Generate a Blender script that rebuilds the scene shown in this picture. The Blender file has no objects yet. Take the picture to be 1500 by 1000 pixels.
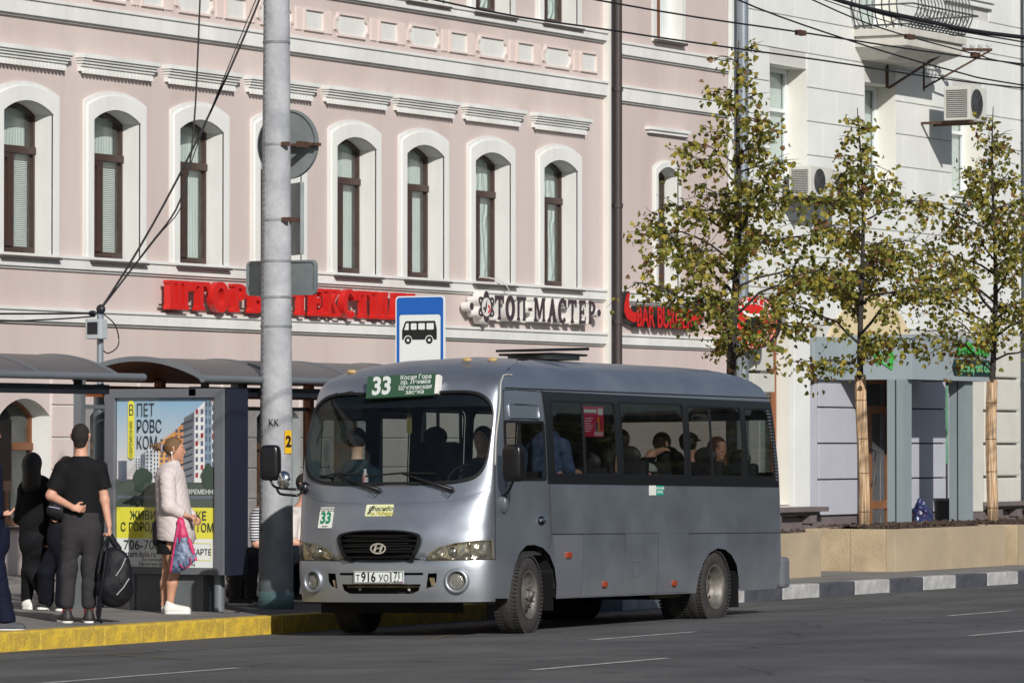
import bpy, bmesh, math, random
import numpy as np
from mathutils import Vector, Matrix, Euler, noise
from mathutils.geometry import delaunay_2d_cdt
R = math.radians
scene = bpy.context.scene
col = scene.collection
random.seed(7)
# ---------------------------------------------------------------- camera, sky, sun, exposure
cam_data = bpy.data.cameras.new('camera')
cam_data.lens = 163.2
cam_data.sensor_width = 36
cam_data.clip_start = 0.5
cam_data.clip_end = 1500
cam = bpy.data.objects.new('camera', cam_data)
col.objects.link(cam)
cam.location = (0, 0, 1.75)
CAM_AZ = R(29)
CAM_PITCH = math.atan(150 / 6800)
cam.rotation_euler = (math.pi/2 + CAM_PITCH, 0, CAM_AZ - math.pi/2)
scene.camera = cam
cam_data.dof.use_dof = True
cam_data.dof.focus_distance = 44
cam_data.dof.aperture_fstop = 11

SUN = Vector((-.92, -1, .72)).normalized()
world = bpy.data.worlds.new('World')
scene.world = world
world.use_nodes = True
wn = world.node_tree
for n in list(wn.nodes):
    wn.nodes.remove(n)
sky = wn.nodes.new('ShaderNodeTexSky')
sky.sky_type = 'NISHITA'
sky.sun_disc = False
sky.sun_elevation = math.asin(SUN.z)
sky.sun_rotation = math.atan2(SUN.x, SUN.y)
sky.air_density = 1.0
sky.dust_density = 0.8
bg = wn.nodes.new('ShaderNodeBackground')
bg.inputs[1].default_value = 0.062
wo = wn.nodes.new('ShaderNodeOutputWorld')
wn.links.new(sky.outputs[0], bg.inputs[0])
wn.links.new(bg.outputs[0], wo.inputs[0])
sd = bpy.data.lights.new('sun', 'SUN')
sd.energy = 4.25
sd.angle = R(0.53)
sd.color = (1.0, .955, .90)
sun = bpy.data.objects.new('sun', sd)
sun.rotation_euler = SUN.to_track_quat('Z', 'Y').to_euler()
sun.location = (20, -10, 30)
col.objects.link(sun)
vs = scene.view_settings
vs.view_transform = 'Standard'
vs.look = 'None'
vs.exposure = 0.0
vs.gamma = 1
vs.use_curve_mapping = False

# ---------------------------------------------------------------- materials
MATS = {}
def rgb(r, g, b):          # sRGB 0-255 to linear
    f = lambda c: (c/255/12.92) if c/255 <= .04045 else ((c/255+.055)/1.055)**2.4
    return (f(r), f(g), f(b), 1)
def mat(name, c, rough=.6, metal=0., var=.12, vscale=3., bump=0., bscale=40., spec=.5, coat=0., alpha=None, c2=None, streak=False, detail=6., rvar=.0):
    if name in MATS: return MATS[name]
    m = bpy.data.materials.new(name); m.use_nodes = True
    nt = m.node_tree; p = nt.nodes['Principled BSDF']
    if len(c) == 3: c = (*c, 1)
    p.inputs['Base Color'].default_value = c
    p.inputs['Roughness'].default_value = rough
    p.inputs['Metallic'].default_value = metal
    p.inputs['Specular IOR Level'].default_value = spec
    if coat: p.inputs['Coat Weight'].default_value = coat; p.inputs['Coat Roughness'].default_value = .06
    L = nt.links.new
    tc = nt.nodes.new('ShaderNodeTexCoord')
    mp = nt.nodes.new('ShaderNodeMapping'); L(tc.outputs['Object'], mp.inputs[0])
    if var or c2:
        nz = nt.nodes.new('ShaderNodeTexNoise'); nz.inputs['Scale'].default_value = vscale; nz.inputs['Detail'].default_value = detail; nz.inputs['Roughness'].default_value = .6
        if streak:
            mp2 = nt.nodes.new('ShaderNodeMapping'); mp2.inputs['Scale'].default_value = (1, 1, .12); L(tc.outputs['Object'], mp2.inputs[0]); L(mp2.outputs[0], nz.inputs['Vector'])
        else: L(mp.outputs[0], nz.inputs['Vector'])
        rp = nt.nodes.new('ShaderNodeValToRGB')
        k = c2 if c2 else tuple(x*(1-var*2) for x in c[:3])+(1,)
        if len(k) == 3: k = (*k, 1)
        rp.color_ramp.elements[0].position = .32; rp.color_ramp.elements[1].position = .68
        rp.color_ramp.elements[0].color = k; rp.color_ramp.elements[1].color = c
        L(nz.outputs[0], rp.inputs[0]); L(rp.outputs[0], p.inputs['Base Color'])
        if rvar:
            mr = nt.nodes.new('ShaderNodeMapRange'); mr.inputs[1].default_value = .3; mr.inputs[2].default_value = .7; mr.inputs[3].default_value = rough-rvar; mr.inputs[4].default_value = rough+rvar
            L(nz.outputs[0], mr.inputs[0]); L(mr.outputs[0], p.inputs['Roughness'])
    if bump:
        nb = nt.nodes.new('ShaderNodeTexNoise'); nb.inputs['Scale'].default_value = bscale; nb.inputs['Detail'].default_value = 5
        L(mp.outputs[0], nb.inputs['Vector'])
        b = nt.nodes.new('ShaderNodeBump'); b.inputs['Strength'].default_value = min(1, bump); b.inputs['Distance'].default_value = .02*max(1, bump)
        L(nb.outputs[0], b.inputs['Height']); L(b.outputs[0], p.inputs['Normal'])
    MATS[name] = m
    return m
def glassmat(name, tint, refl=.06, rough=.02, ior=1.5, dirt=0.):
    if name in MATS: return MATS[name]
    m = bpy.data.materials.new(name); m.use_nodes = True; nt = m.node_tree
    for n in list(nt.nodes): nt.nodes.remove(n)
    L = nt.links.new
    tr = nt.nodes.new('ShaderNodeBsdfTransparent'); tr.inputs[0].default_value = (*tint, 1)
    gl = nt.nodes.new('ShaderNodeBsdfGlossy'); gl.inputs['Roughness'].default_value = rough
    fr = nt.nodes.new('ShaderNodeFresnel'); fr.inputs[0].default_value = ior
    mx = nt.nodes.new('ShaderNodeMixShader'); o = nt.nodes.new('ShaderNodeOutputMaterial')
    ge = nt.nodes.new('ShaderNodeNewGeometry'); mi = nt.nodes.new('ShaderNodeMapRange'); mi.inputs[3].default_value = ior; mi.inputs[4].default_value = 1/ior
    L(ge.outputs['Backfacing'], mi.inputs[0]); L(mi.outputs[0], fr.inputs[0])
    L(fr.outputs[0], mx.inputs[0]); L(tr.outputs[0], mx.inputs[1]); L(gl.outputs[0], mx.inputs[2])
    if dirt:
        df = nt.nodes.new('ShaderNodeBsdfDiffuse'); df.inputs[0].default_value = (.45, .45, .42, 1)
        tc = nt.nodes.new('ShaderNodeTexCoord'); nz = nt.nodes.new('ShaderNodeTexNoise'); nz.inputs['Scale'].default_value = 6; nz.inputs['Detail'].default_value = 8
        L(tc.outputs['Object'], nz.inputs[0])
        mr = nt.nodes.new('ShaderNodeMapRange'); mr.inputs[1].default_value = .35; mr.inputs[2].default_value = .8; mr.inputs[3].default_value = dirt*.4; mr.inputs[4].default_value = dirt*2
        L(nz.outputs[0], mr.inputs[0])
        m2 = nt.nodes.new('ShaderNodeMixShader'); L(mr.outputs[0], m2.inputs[0]); L(mx.outputs[0], m2.inputs[1]); L(df.outputs[0], m2.inputs[2]); L(m2.outputs[0], o.inputs[0])
    else: L(mx.outputs[0], o.inputs[0])
    MATS[name] = m
    return m

# ---------------------------------------------------------------- object helpers
def setp(o, label=None, cat=None, group=None, kind=None):
    if label: o['label'] = label
    if cat: o['category'] = cat
    if group: o['group'] = group
    if kind: o['kind'] = kind
    return o
BASE = {}
def root(name, label, cat, loc=(0, 0, 0), rz=0., group=None, rot=None):
    o = bpy.data.objects.new(name, None); col.objects.link(o)
    o.empty_display_size = .2
    o.location = loc
    o.rotation_euler = rot if rot else (0, 0, rz)
    BASE[o.name] = Vector(loc)
    return setp(o, label, cat, group)
def link(name, me, parent=None, loc=None, m=None, world=False, **kw):
    o = bpy.data.objects.new(name, me); col.objects.link(o)
    if m and not me.materials: me.materials.append(m)
    l = Vector(loc) if loc is not None else Vector((0, 0, 0))
    if parent is not None:
        o.parent = parent
        if world and parent.name in BASE: l = l - BASE[parent.name]
    o.location = l
    return setp(o, **kw)
class MB:
    """collects verts / faces, builds one mesh"""
    def __init__(s): s.v = []; s.f = []; s.mi = []; s.cur = 0
    def add(s, vs_, fs):
        b = len(s.v); s.v += [tuple(x) for x in vs_]; s.f += [tuple(i+b for i in f) for f in fs]; s.mi += [s.cur]*len(fs)
        return s
    def box(s, x0, x1, y0, y1, z0, z1):
        return s.add([(x0,y0,z0),(x1,y0,z0),(x1,y1,z0),(x0,y1,z0),(x0,y0,z1),(x1,y0,z1),(x1,y1,z1),(x0,y1,z1)],
                     [(0,3,2,1),(4,5,6,7),(0,1,5,4),(1,2,6,5),(2,3,7,6),(3,0,4,7)])
    def obox(s, c, ax, ay, az):       # oriented box: centre + three half vectors
        c, ax, ay, az = map(Vector, (c, ax, ay, az))
        P = [c+a*ax+b*ay+d*az for d in (-1, 1) for b in (-1, 1) for a in (-1, 1)]
        return s.add(P, [(0,2,3,1),(4,5,7,6),(0,1,5,4),(1,3,7,5),(3,2,6,7),(2,0,4,6)])
    def tube(s, pts, r, n=8, cap=True):
        pts = [Vector(p) for p in pts]; rs = r if isinstance(r, (list, tuple)) else [r]*len(pts)
        b = len(s.v); up = None
        for i, p in enumerate(pts):
            d = (pts[min(i+1, len(pts)-1)]-pts[max(i-1, 0)]).normalized()
            if up is None: up = Vector((0, 0, 1)) if abs(d.z) < .9 else Vector((1, 0, 0))
            a = d.cross(up)
            if a.length < 1e-5: a = d.cross(Vector((0, 1, 0)))
            a.normalize(); c = d.cross(a).normalized(); up = -c if False else up
            for k in range(n):
                t = 2*math.pi*k/n
                s.v.append(tuple(p+(a*math.cos(t)+c*math.sin(t))*rs[i]))
        m = len(pts)
        for i in range(m-1):
            for k in range(n):
                s.f.append((b+i*n+k, b+i*n+(k+1)%n, b+(i+1)*n+(k+1)%n, b+(i+1)*n+k)); s.mi.append(s.cur)
        if cap:
            s.f.append(tuple(b+k for k in range(n))[::-1]); s.f.append(tuple(b+(m-1)*n+k for k in range(n))); s.mi += [s.cur]*2
        return s
    def ell(s, c, rx, ry, rz, nu=12, nv=8, rot=None):
        b = len(s.v); M = rot if rot else Matrix.Identity(3)
        for j in range(nv+1):
            ph = math.pi*j/nv
            for i in range(nu):
                t = 2*math.pi*i/nu
                s.v.append(tuple(Vector(c)+M @ Vector((rx*math.sin(ph)*math.cos(t), ry*math.sin(ph)*math.sin(t), rz*math.cos(ph)))))
        for j in range(nv):
            for i in range(nu):
                s.f.append((b+j*nu+i, b+(j+1)*nu+i, b+(j+1)*nu+(i+1)%nu, b+j*nu+(i+1)%nu)); s.mi.append(s.cur)
        return s
    def lathe(s, prof, axis='y', c=(0, 0, 0), n=32):   # prof: (r, h)
        b = len(s.v); c = Vector(c)
        for r, h in prof:
            for k in range(n):
                t = 2*math.pi*k/n; a, d = r*math.cos(t), r*math.sin(t)
                s.v.append(tuple(c+(Vector((a, h, d)) if axis == 'y' else Vector((a, d, h)) if axis == 'z' else Vector((h, a, d)))))
        for i in range(len(prof)-1):
            for k in range(n):
                s.f.append((b+i*n+k, b+i*n+(k+1)%n, b+(i+1)*n+(k+1)%n, b+(i+1)*n+k)); s.mi.append(s.cur)
        return s
    def mesh(s, m=None, smooth=False, bevel=0., weld=False, name='mesh', recalc=True, ms=None):
        me = bpy.data.meshes.new(name); me.from_pydata(s.v, [], s.f)
        if ms:
            for k in ms: me.materials.append(k)
            me.polygons.foreach_set('material_index', s.mi)
        elif m: me.materials.append(m)
        if bevel or weld or recalc:
            bm = bmesh.new(); bm.from_mesh(me)
            if weld: bmesh.ops.remove_doubles(bm, verts=bm.verts, dist=1e-5)
            if recalc: bmesh.ops.recalc_face_normals(bm, faces=bm.faces)
            if bevel:
                es = [e for e in bm.edges if len(e.link_faces) == 2 and e.calc_face_angle(0) > .6]
                bmesh.ops.bevel(bm, geom=es, offset=bevel, segments=2, affect='EDGES', profile=.6)
            bm.to_mesh(me); bm.free()
        if smooth:
            me.polygons.foreach_set('use_smooth', [True]*len(me.polygons))
            if smooth != 'all':
                try: me.set_sharp_from_angle(angle=R(35))
                except Exception: pass
        me.update()
        return me
def inpoly(p, poly):
    x, y = p; c = False; n = len(poly); j = n-1
    for i in range(n):
        xi, yi = poly[i]; xj, yj = poly[j]
        if (yi > y) != (yj > y) and x < (xj-xi)*(y-yi)/(yj-yi)+xi: c = not c
        j = i
    return c
def cdt(polys, holes=(), pts=()):
    """union of polygons minus holes, triangulated; returns 2D verts, tris"""
    V = []; E = []
    for pl in list(polys)+list(holes):
        b = len(V); n = len(pl)
        V += [Vector(p) for p in pl]; E += [(b+i, b+(i+1) % n) for i in range(n)]
    V += [Vector(p) for p in pts]
    r = delaunay_2d_cdt(V, E, [], 0, 1e-6)
    vs2 = [tuple(v) for v in r[0]]; out = []
    for f in r[2]:
        c = (sum(vs2[i][0] for i in f)/len(f), sum(vs2[i][1] for i in f)/len(f))
        if any(inpoly(c, p) for p in polys) and not any(inpoly(c, h) for h in holes): out.append(tuple(f))
    return vs2, out
def plate(mb, polys, holes, M3, depth, front_only=False):
    """extruded union of polygons. M3(a,b,c)->3D, c=0 is front, c=depth is back"""
    v2, fs = cdt(polys, holes)
    used = sorted({i for f in fs for i in f}); ix = {k: i for i, k in enumerate(used)}
    n = len(used)
    V = [M3(v2[i][0], v2[i][1], 0) for i in used]
    F = [tuple(ix[i] for i in f) for f in fs]
    cnt = {}
    for f in F:
        for i in range(len(f)):
            a, b = f[i], f[(i+1) % len(f)]
            k = (min(a, b), max(a, b)); cnt.setdefault(k, []).append((a, b))
    if depth:
        V += [M3(v2[i][0], v2[i][1], depth) for i in used]
        if not front_only: F2 = [tuple(n+i for i in f[::-1]) for f in F]
        else: F2 = []
        for k, l in cnt.items():
            if len(l) == 1:
                a, b = l[0]; F2.append((b, a, a+n, b+n))
        F += F2
    mb.add(V, F)
    return mb
def arch(x0, x1, z0, zs, rise, n=12):
    """segmental-arch opening outline"""
    w = (x1-x0)/2; cx = (x0+x1)/2
    rad = (w*w+rise*rise)/(2*rise); a = math.asin(w/rad)
    P = [(x0, z0), (x1, z0)]
    for i in range(n+1):
        t = a-2*a*i/n
        P.append((cx+rad*math.sin(t), zs+rise-rad+rad*math.cos(t)))
    return P
def rrect(x0, x1, z0, z1, r, n=5):
    P = []
    for cx, cz, a0 in ((x1-r, z1-r, 0), (x0+r, z1-r, 90), (x0+r, z0+r, 180), (x1-r, z0+r, 270)):
        for i in range(n+1):
            t = R(a0+90*i/n); P.append((cx+r*math.cos(t), cz+r*math.sin(t)))
    return P
def disc(cx, cz, r, n=24, rz=None):
    return [(cx+r*math.cos(2*math.pi*i/n), cz+(rz or r)*math.sin(2*math.pi*i/n)) for i in range(n)]
DG = {}
def text_mesh(s, size=1., bold=0., depth=.0, xs=1., shear=0., align='CENTER', spacing=1., lh=1.0):
    """text as mesh in local XZ plane, facing -Y"""
    cu = bpy.data.curves.new('t', 'FONT'); cu.body = s; cu.size = size; cu.offset = bold; cu.extrude = depth; cu.shear = shear
    cu.align_x = align; cu.align_y = 'CENTER'; cu.space_character = spacing; cu.space_line = lh; cu.resolution_u = 3
    o = bpy.data.objects.new('t', cu); col.objects.link(o)
    dg = bpy.context.evaluated_depsgraph_get()
    me = bpy.data.meshes.new_from_object(o.evaluated_get(dg))
    bpy.data.objects.remove(o); bpy.data.curves.remove(cu)
    me.transform(Matrix.Rotation(math.pi/2, 4, 'X') @ Matrix.Diagonal((xs, 1, 1, 1)))
    me.materials.clear()
    return me
def basis(o, x, n):
    """matrix placing local X along x, local -Y along n (outward normal), Z up"""
    x = Vector(x).normalized(); y = -Vector(n).normalized(); z = x.cross(y).normalized()
    return Matrix(((x.x, y.x, z.x, o[0]), (x.y, y.y, z.y, o[1]), (x.z, y.z, z.z, o[2]), (0, 0, 0, 1)))
def text(name, s, parent, M, m, size, **k):
    me = text_mesh(s, size, **k); me.transform(M); me.name = name
    return link(name, me, parent, m=m)
def tape(pts, r):
    return MB().tube(pts, r, 6)
def qbez(a, b, c, n=10):
    a, b, c = map(Vector, (a, b, c))
    return [a*(1-t)**2+b*2*t*(1-t)+c*t*t for t in [i/n for i in range(n+1)]]
def cat_rom(P, n=6):
    P = [Vector(p) for p in P]; out = []
    for i in range(len(P)-1):
        p0 = P[max(i-1, 0)]; p1 = P[i]; p2 = P[i+1]; p3 = P[min(i+2, len(P)-1)]
        for j in range(n):
            t = j/n
            out.append(.5*((2*p1)+(p2-p0)*t+(2*p0-5*p1+4*p2-p3)*t*t+(-p0+3*p1-3*p2+p3)*t**3))
    out.append(P[-1]); return out
def road_z(y): return -.020*(y-20.9) if y > 14 else .138
SW = .118     # sidewalk height at the kerb
# ================================================================ ground
asphalt = mat('asphalt', (.105, .106, .112), .82, var=.22, vscale=.7, bump=.35, bscale=90, rvar=.06)
def _asph():
    nt = asphalt.node_tree; p = nt.nodes['Principled BSDF']; L = nt.links.new
    tc = nt.nodes.new('ShaderNodeTexCoord')
    v = nt.nodes.new('ShaderNodeTexVoronoi'); v.inputs['Scale'].default_value = 60; L(tc.outputs['Object'], v.inputs['Vector'])
    w = nt.nodes.new('ShaderNodeTexNoise'); w.inputs['Scale'].default_value = 1; w.inputs['Detail'].default_value = 6; mq = nt.nodes.new('ShaderNodeMapping'); mq.inputs['Scale'].default_value = (.10, .9, 1); L(tc.outputs['Object'], mq.inputs[0])
    L(mq.outputs[0], w.inputs['Vector'])
    src = p.inputs['Base Color'].links[0].from_socket
    mx = nt.nodes.new('ShaderNodeMix'); mx.data_type = 'RGBA'; mx.blend_type = 'MULTIPLY'; mx.inputs[0].default_value = .35
    L(src, mx.inputs[6]); L(v.outputs['Color'], mx.inputs[7])
    hs = nt.nodes.new('ShaderNodeHueSaturation'); hs.inputs['Saturation'].default_value = .12; hs.inputs['Value'].default_value = 1.45; L(mx.outputs[2], hs.inputs['Color'])
    m2 = nt.nodes.new('ShaderNodeMix'); m2.data_type = 'RGBA'; m2.blend_type = 'MULTIPLY'; m2.inputs[0].default_value = .45
    L(hs.outputs[0], m2.inputs[6]); L(w.outputs[0], m2.inputs[7]); 
    nd = nt.nodes.new('ShaderNodeTexNoise'); nd.inputs['Scale'].default_value = .9; nd.inputs['Detail'].default_value = 8; L(tc.outputs['Object'], nd.inputs[0])
    va = nt.nodes.new('ShaderNodeVectorMath'); va.operation = 'ADD'; L(tc.outputs['Object'], va.inputs[0]); L(nd.outputs['Color'], va.inputs[1])
    vc = nt.nodes.new('ShaderNodeTexVoronoi'); vc.feature = 'DISTANCE_TO_EDGE'; vc.inputs['Scale'].default_value = .28; L(va.outputs[0], vc.inputs['Vector'])
    cr = nt.nodes.new('ShaderNodeMapRange'); cr.inputs[1].default_value = .002; cr.inputs[2].default_value = .007; cr.inputs[3].default_value = .45; cr.inputs[4].default_value = 1; L(vc.outputs[0], cr.inputs[0])
    no = nt.nodes.new('ShaderNodeTexNoise'); no.inputs['Scale'].default_value = 1.7; no.inputs['Detail'].default_value = 3; L(tc.outputs['Object'], no.inputs[0])
    oi = nt.nodes.new('ShaderNodeMapRange'); oi.inputs[1].default_value = .66; oi.inputs[2].default_value = .72; oi.inputs[3].default_value = 1; oi.inputs[4].default_value = .72; L(no.outputs[0], oi.inputs[0])
    mm_ = nt.nodes.new('ShaderNodeMath'); mm_.operation = 'MULTIPLY'; L(cr.outputs[0], mm_.inputs[0]); L(oi.outputs[0], mm_.inputs[1])
    m3 = nt.nodes.new('ShaderNodeMix'); m3.data_type = 'RGBA'; m3.blend_type = 'MULTIPLY'; m3.inputs[0].default_value = 1; L(m2.outputs[2], m3.inputs[6]); L(mm_.outputs[0], m3.inputs[7]); L(m3.outputs[2], p.inputs['Base Color'])
_asph()
mb = MB()
ys = [-14, 14, 23.35]
mb.add([(-120, -14, road_z(13)), (600, -14, road_z(13)), (600, 14, road_z(14.01)), (-120, 14, road_z(14.01)), (600, 23.5, road_z(23.5)), (-120, 23.5, road_z(23.5))], [(0, 1, 2, 3), (3, 2, 4, 5)])
link('road', mb.mesh(asphalt), kind='structure', label='dark grey asphalt road with worn lane markings')
paving = mat('pavement_asphalt', (.235, .225, .215), .85, var=.2, vscale=1.2, bump=.3, bscale=60)
mb = MB(); mb.box(-120, 600, 23.5, 60, -.4, SW)
link('pavement', mb.mesh(paving), kind='structure', label='grey asphalt pavement between the kerb and the facades')
link('ground', MB().add([(-700, -700, -.3), (900, -700, -.3), (900, 900, -.3), (-700, 900, -.3)], [(0, 1, 2, 3)]).mesh(mat('earth', (.12, .11, .09), .9)), kind='structure')
far_walk = MB().box(-120, 600, -24, -14, -.2, .3)
link('pavement', far_walk.mesh(paving), kind='structure', label='grey pavement along the opposite side of the road')

# kerb: one stone per metre, painted
kerb = root('kerb', None, None, (45, 23.35, 0)); kerb['kind'] = 'structure'; kerb['label'] = 'kerb of painted stones along the pavement edge'
yel = mat('kerb_yellow_paint', (.70, .48, .045), .65, var=.1, vscale=7, bump=.6, bscale=30, c2=(.38, .27, .06))
kw = mat('kerb_white_paint', (.5, .5, .49), .7, vscale=6, bump=.4, c2=(.3, .3, .3))
kb = mat('kerb_dark_paint', (.05, .055, .07), .6, vscale=6, bump=.4, c2=(.09, .095, .11))
kg = mat('kerb_grey_stone', (.22, .21, .20), .8, vscale=6, bump=.4)
kmesh = {}
for k, m_ in (('y', yel), ('w', kw), ('b', kb), ('g', kg)):
    g = MB().box(0.004, .996, 0, .17, -.3, SW+.006 if k in 'yg' else SW-.005)
    kmesh[k] = g.mesh(m_, bevel=.018)
x = 28.6; i = 0
while x < 76:
    k = 'y' if x < 41.4 else ('g' if x < 42.4 else 'wb'[i % 2])
    link('kerb_stone', kmesh[k], kerb, (x, 23.35, 0), world=True); x += 1.0; i += 1
# lane markings
lw = mat('road_paint_white', (.62, .62, .60), .7, var=.2, vscale=14, c2=(.25, .25, .25))
ly = mat('road_paint_yellow', (.26, .19, .06), .7, var=.3, vscale=10, c2=(.12, .11, .09))
def mark(x0, y0, x1, y1, w, m_):
    d = Vector((x1-x0, y1-y0)).normalized(); n = Vector((-d.y, d.x))*w/2
    P = [(x0+n.x, y0+n.y), (x0-n.x, y0-n.y), (x1-n.x, y1-n.y), (x1+n.x, y1+n.y)]
    mb = MB().add([(a, b, road_z(b)+.004) for a, b in P], [(0, 1, 2, 3)])
    return link('lane_marking', mb.mesh(m_), kind='structure')
for x0, x1, yy in ((26.9, 30.1, 19.08), (35.9, 37.9, 19.1), (42.4, 44.0, 18.55), (49, 51, 18.5), (29.9, 32.1, 16.42), (36.9, 39.3, 15.95), (45, 47, 15.9)):
    mark(x0, yy, x1, yy, .09, lw)
for a in ((31.4, 22.25, 35.2, 21.45), (32.5, 21.9, 31.8, 20.7), (35.2, 21.45, 36.2, 20.9), (36.2, 20.9, 40, 22.2), (43.6, 21.3, 46.6, 21.0), (44.2, 22.6, 49, 22.4)):
    mark(*a, .045, ly)
mh = MB(); mh.lathe([(0, .0), (.33, 0), (.33, -.02)], 'z', (47.5, 21.2, road_z(21.2)+.012), 28)
# ================================================================ pink building
YF = 33.5
pink = mat('pink_stucco', rgb(206, 193, 188), .85, c2=rgb(190, 176, 171), var=.06, vscale=.8, bump=.12, bscale=18, streak=True)
white = mat('white_stucco', rgb(228, 229, 226), .8, c2=rgb(206, 207, 203), var=.07, vscale=1.6, bump=.1, bscale=14, streak=True)
cream = mat('cream_reveal', rgb(222, 221, 213), .85, var=.05, vscale=1.2, bump=.1)
brown = mat('brown_window_frame', rgb(70, 51, 45), .42, var=.12, vscale=8)
obrown = mat('orange_brown_wood', rgb(122, 78, 50), .5, var=.15, vscale=8)
darkm = mat('dark_interior', (.02, .02, .022), .9, var=0)
sillm = mat('sill_sheet_metal', rgb(84, 76, 72), .5, var=.1)
wglass = glassmat('window_glass', (.93, .96, .95), rough=.03, ior=1.5, dirt=.03)
def blindmat(name, c, kind):
    m = mat(name, c, .7, var=.04, vscale=2); nt = m.node_tree; p = nt.nodes['Principled BSDF']; L = nt.links.new
    tc = nt.nodes.new('ShaderNodeTexCoord'); w = nt.nodes.new('ShaderNodeTexWave'); w.bands_direction = 'Z' if kind == 'h' else 'X'
    w.inputs['Scale'].default_value = 13 if kind == 'h' else 5; w.inputs['Distortion'].default_value = .0 if kind == 'h' else 2.5
    if kind == 'p': w.inputs['Distortion'].default_value = 9; w.inputs['Scale'].default_value = 2.2; w.inputs['Detail'].default_value = 3
    L(tc.outputs['Object'], w.inputs[0]); b = nt.nodes.new('ShaderNodeBump'); b.inputs['Strength'].default_value = .8 if kind != 'c' else .25; b.inputs['Distance'].default_value = .03
    L(w.outputs[0], b.inputs['Height']); L(b.outputs[0], p.inputs['Normal'])
    return m
bl_h = blindmat('venetian_blind', rgb(236, 240, 238), 'h')
bl_c = blindmat('pale_curtain', rgb(216, 222, 220), 'c')
bl_p = blindmat('plastic_film', rgb(216, 226, 224), 'p')

pinkb = root('pink_building', 'long two tone pink and white stucco building with arched windows and red shop letters', 'building', (56, YF, SW))
XC = [43.85, 45.85, 47.85, 49.84, 51.85, 53.84, 55.85, 57.78, 59.77, 61.87]
Pf = lambda a, b, c: (a, YF+c, b)
holes = []
for cx in XC:
    holes.append(arch(cx-.54, cx+.54, 4.13, 5.90, .15))
    holes.append(arch(cx-.54, cx+.54, 8.12, 9.90, .15))
    if not 56 < cx < 56.1: holes.append(arch(cx-.55, cx+.55, .72, 2.10, .22))
holes.append(arch(65.45-.36, 65.45+.36, 4.22, 6.0, .13)); holes.append([(65.1, 8.15), (65.98, 8.15), (65.98, 10), (65.1, 10)])
mb = MB(); plate(mb, [[(30, .0), (67.66, .0), (67.66, 12.5), (30, 12.5)]], holes, Pf, 0)
link('wall', mb.mesh(pink), pinkb, (0, 0, 0), world=True)
mb = MB().box(30, 67.6, YF+.42, 48, 0, 12.4)
link('interior', mb.mesh(darkm), pinkb, (0, 0, 0), world=True)
link('roof', MB().box(30, 67.66, YF-.45, 48, 12.5, 12.8).mesh(white), pinkb, (0, 0, 0), world=True)
# bands
def band(name, x0, x1, z0, z1, pr, m_=white, par=pinkb, y=YF, lip=True):
    mb = MB().box(x0, x1, y-pr, y+.02, z0, z1)
    if lip: mb.box(x0, x1, y-pr-.025, y+.01, z1-.035, z1+.004); mb.box(x0, x1-.003, y-pr*.5, y+.01, z0-.03, z0-.003)
    return link(name, mb.mesh(m_, bevel=.006), par, (0, 0, 0), world=True)
for a in ((30, 63.33, 3.97, 4.13, .06), (30, 63.33, 3.29, 3.46, .07), (30, 63.33, 7.12, 7.34, .08), (30, 63.33, 7.97, 8.11, .08),
          (63.74, 67.64, 3.97, 4.13, .06), (63.74, 67.64, 3.29, 3.46, .07), (63.74, 67.64, 7.08, 7.32, .07), (63.74, 67.64, 7.8, 8.0, .07)):
    band('string_course', *a)
link('pilaster', MB().box(63.34, 63.42, YF-.10, YF+.01, .16, 12.4).mesh(cream), pinkb, (0, 0, 0), world=True)
def ringplate(mb, o, i, M3, d): plate(mb, [o], [i], M3, d)
# surround + reveal mesh (local x about 0)
def surround_mesh(hw, z0, zs, rise, w=.17, top=.26, rev=.22):
    mb = MB(); M1 = lambda y0: (lambda a, b, c: (a, y0+c, b))
    inn = arch(-hw, hw, z0-.01, zs, rise)
    for y0, ww, tt in ((-.035, w, top), (-.062, w*.74, top*.78), (-.048, w*.38, top*.42)):
        d = -y0
        out = arch(-hw-ww, hw+ww, z0-.005+y0*.02, zs+tt-.02+y0*.03, rise, 14)
        # open band: outline out + reversed inner
        o2 = out[1:]+[out[0]]
        poly = [(hw+ww, z0)]+out[2:]+[(-hw-ww, z0), (-hw, z0)]+inn[2:][::-1]+[(hw, z0)]
        plate(mb, [poly], [], M1(y0 if ww != w*.38 else -.048), d, True)
    # reveal
    n = len(inn); b = [(p[0], -.03, p[1]) for p in inn]+[(p[0]*.985, rev+.02, p[1]) for p in inn]
    mb.add(b, [(i, (i+1) % n, n+(i+1) % n, n+i) for i in range(n)])
    return mb.mesh(ms=[white], recalc=False)
sur = surround_mesh(.54, 4.13, 5.90, .15)
sur_hi = surround_mesh(.54, 8.12, 9.90, .15)
sur_n = surround_mesh(.36, 4.22, 6.0, .13, .1, .13, .2)
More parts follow.
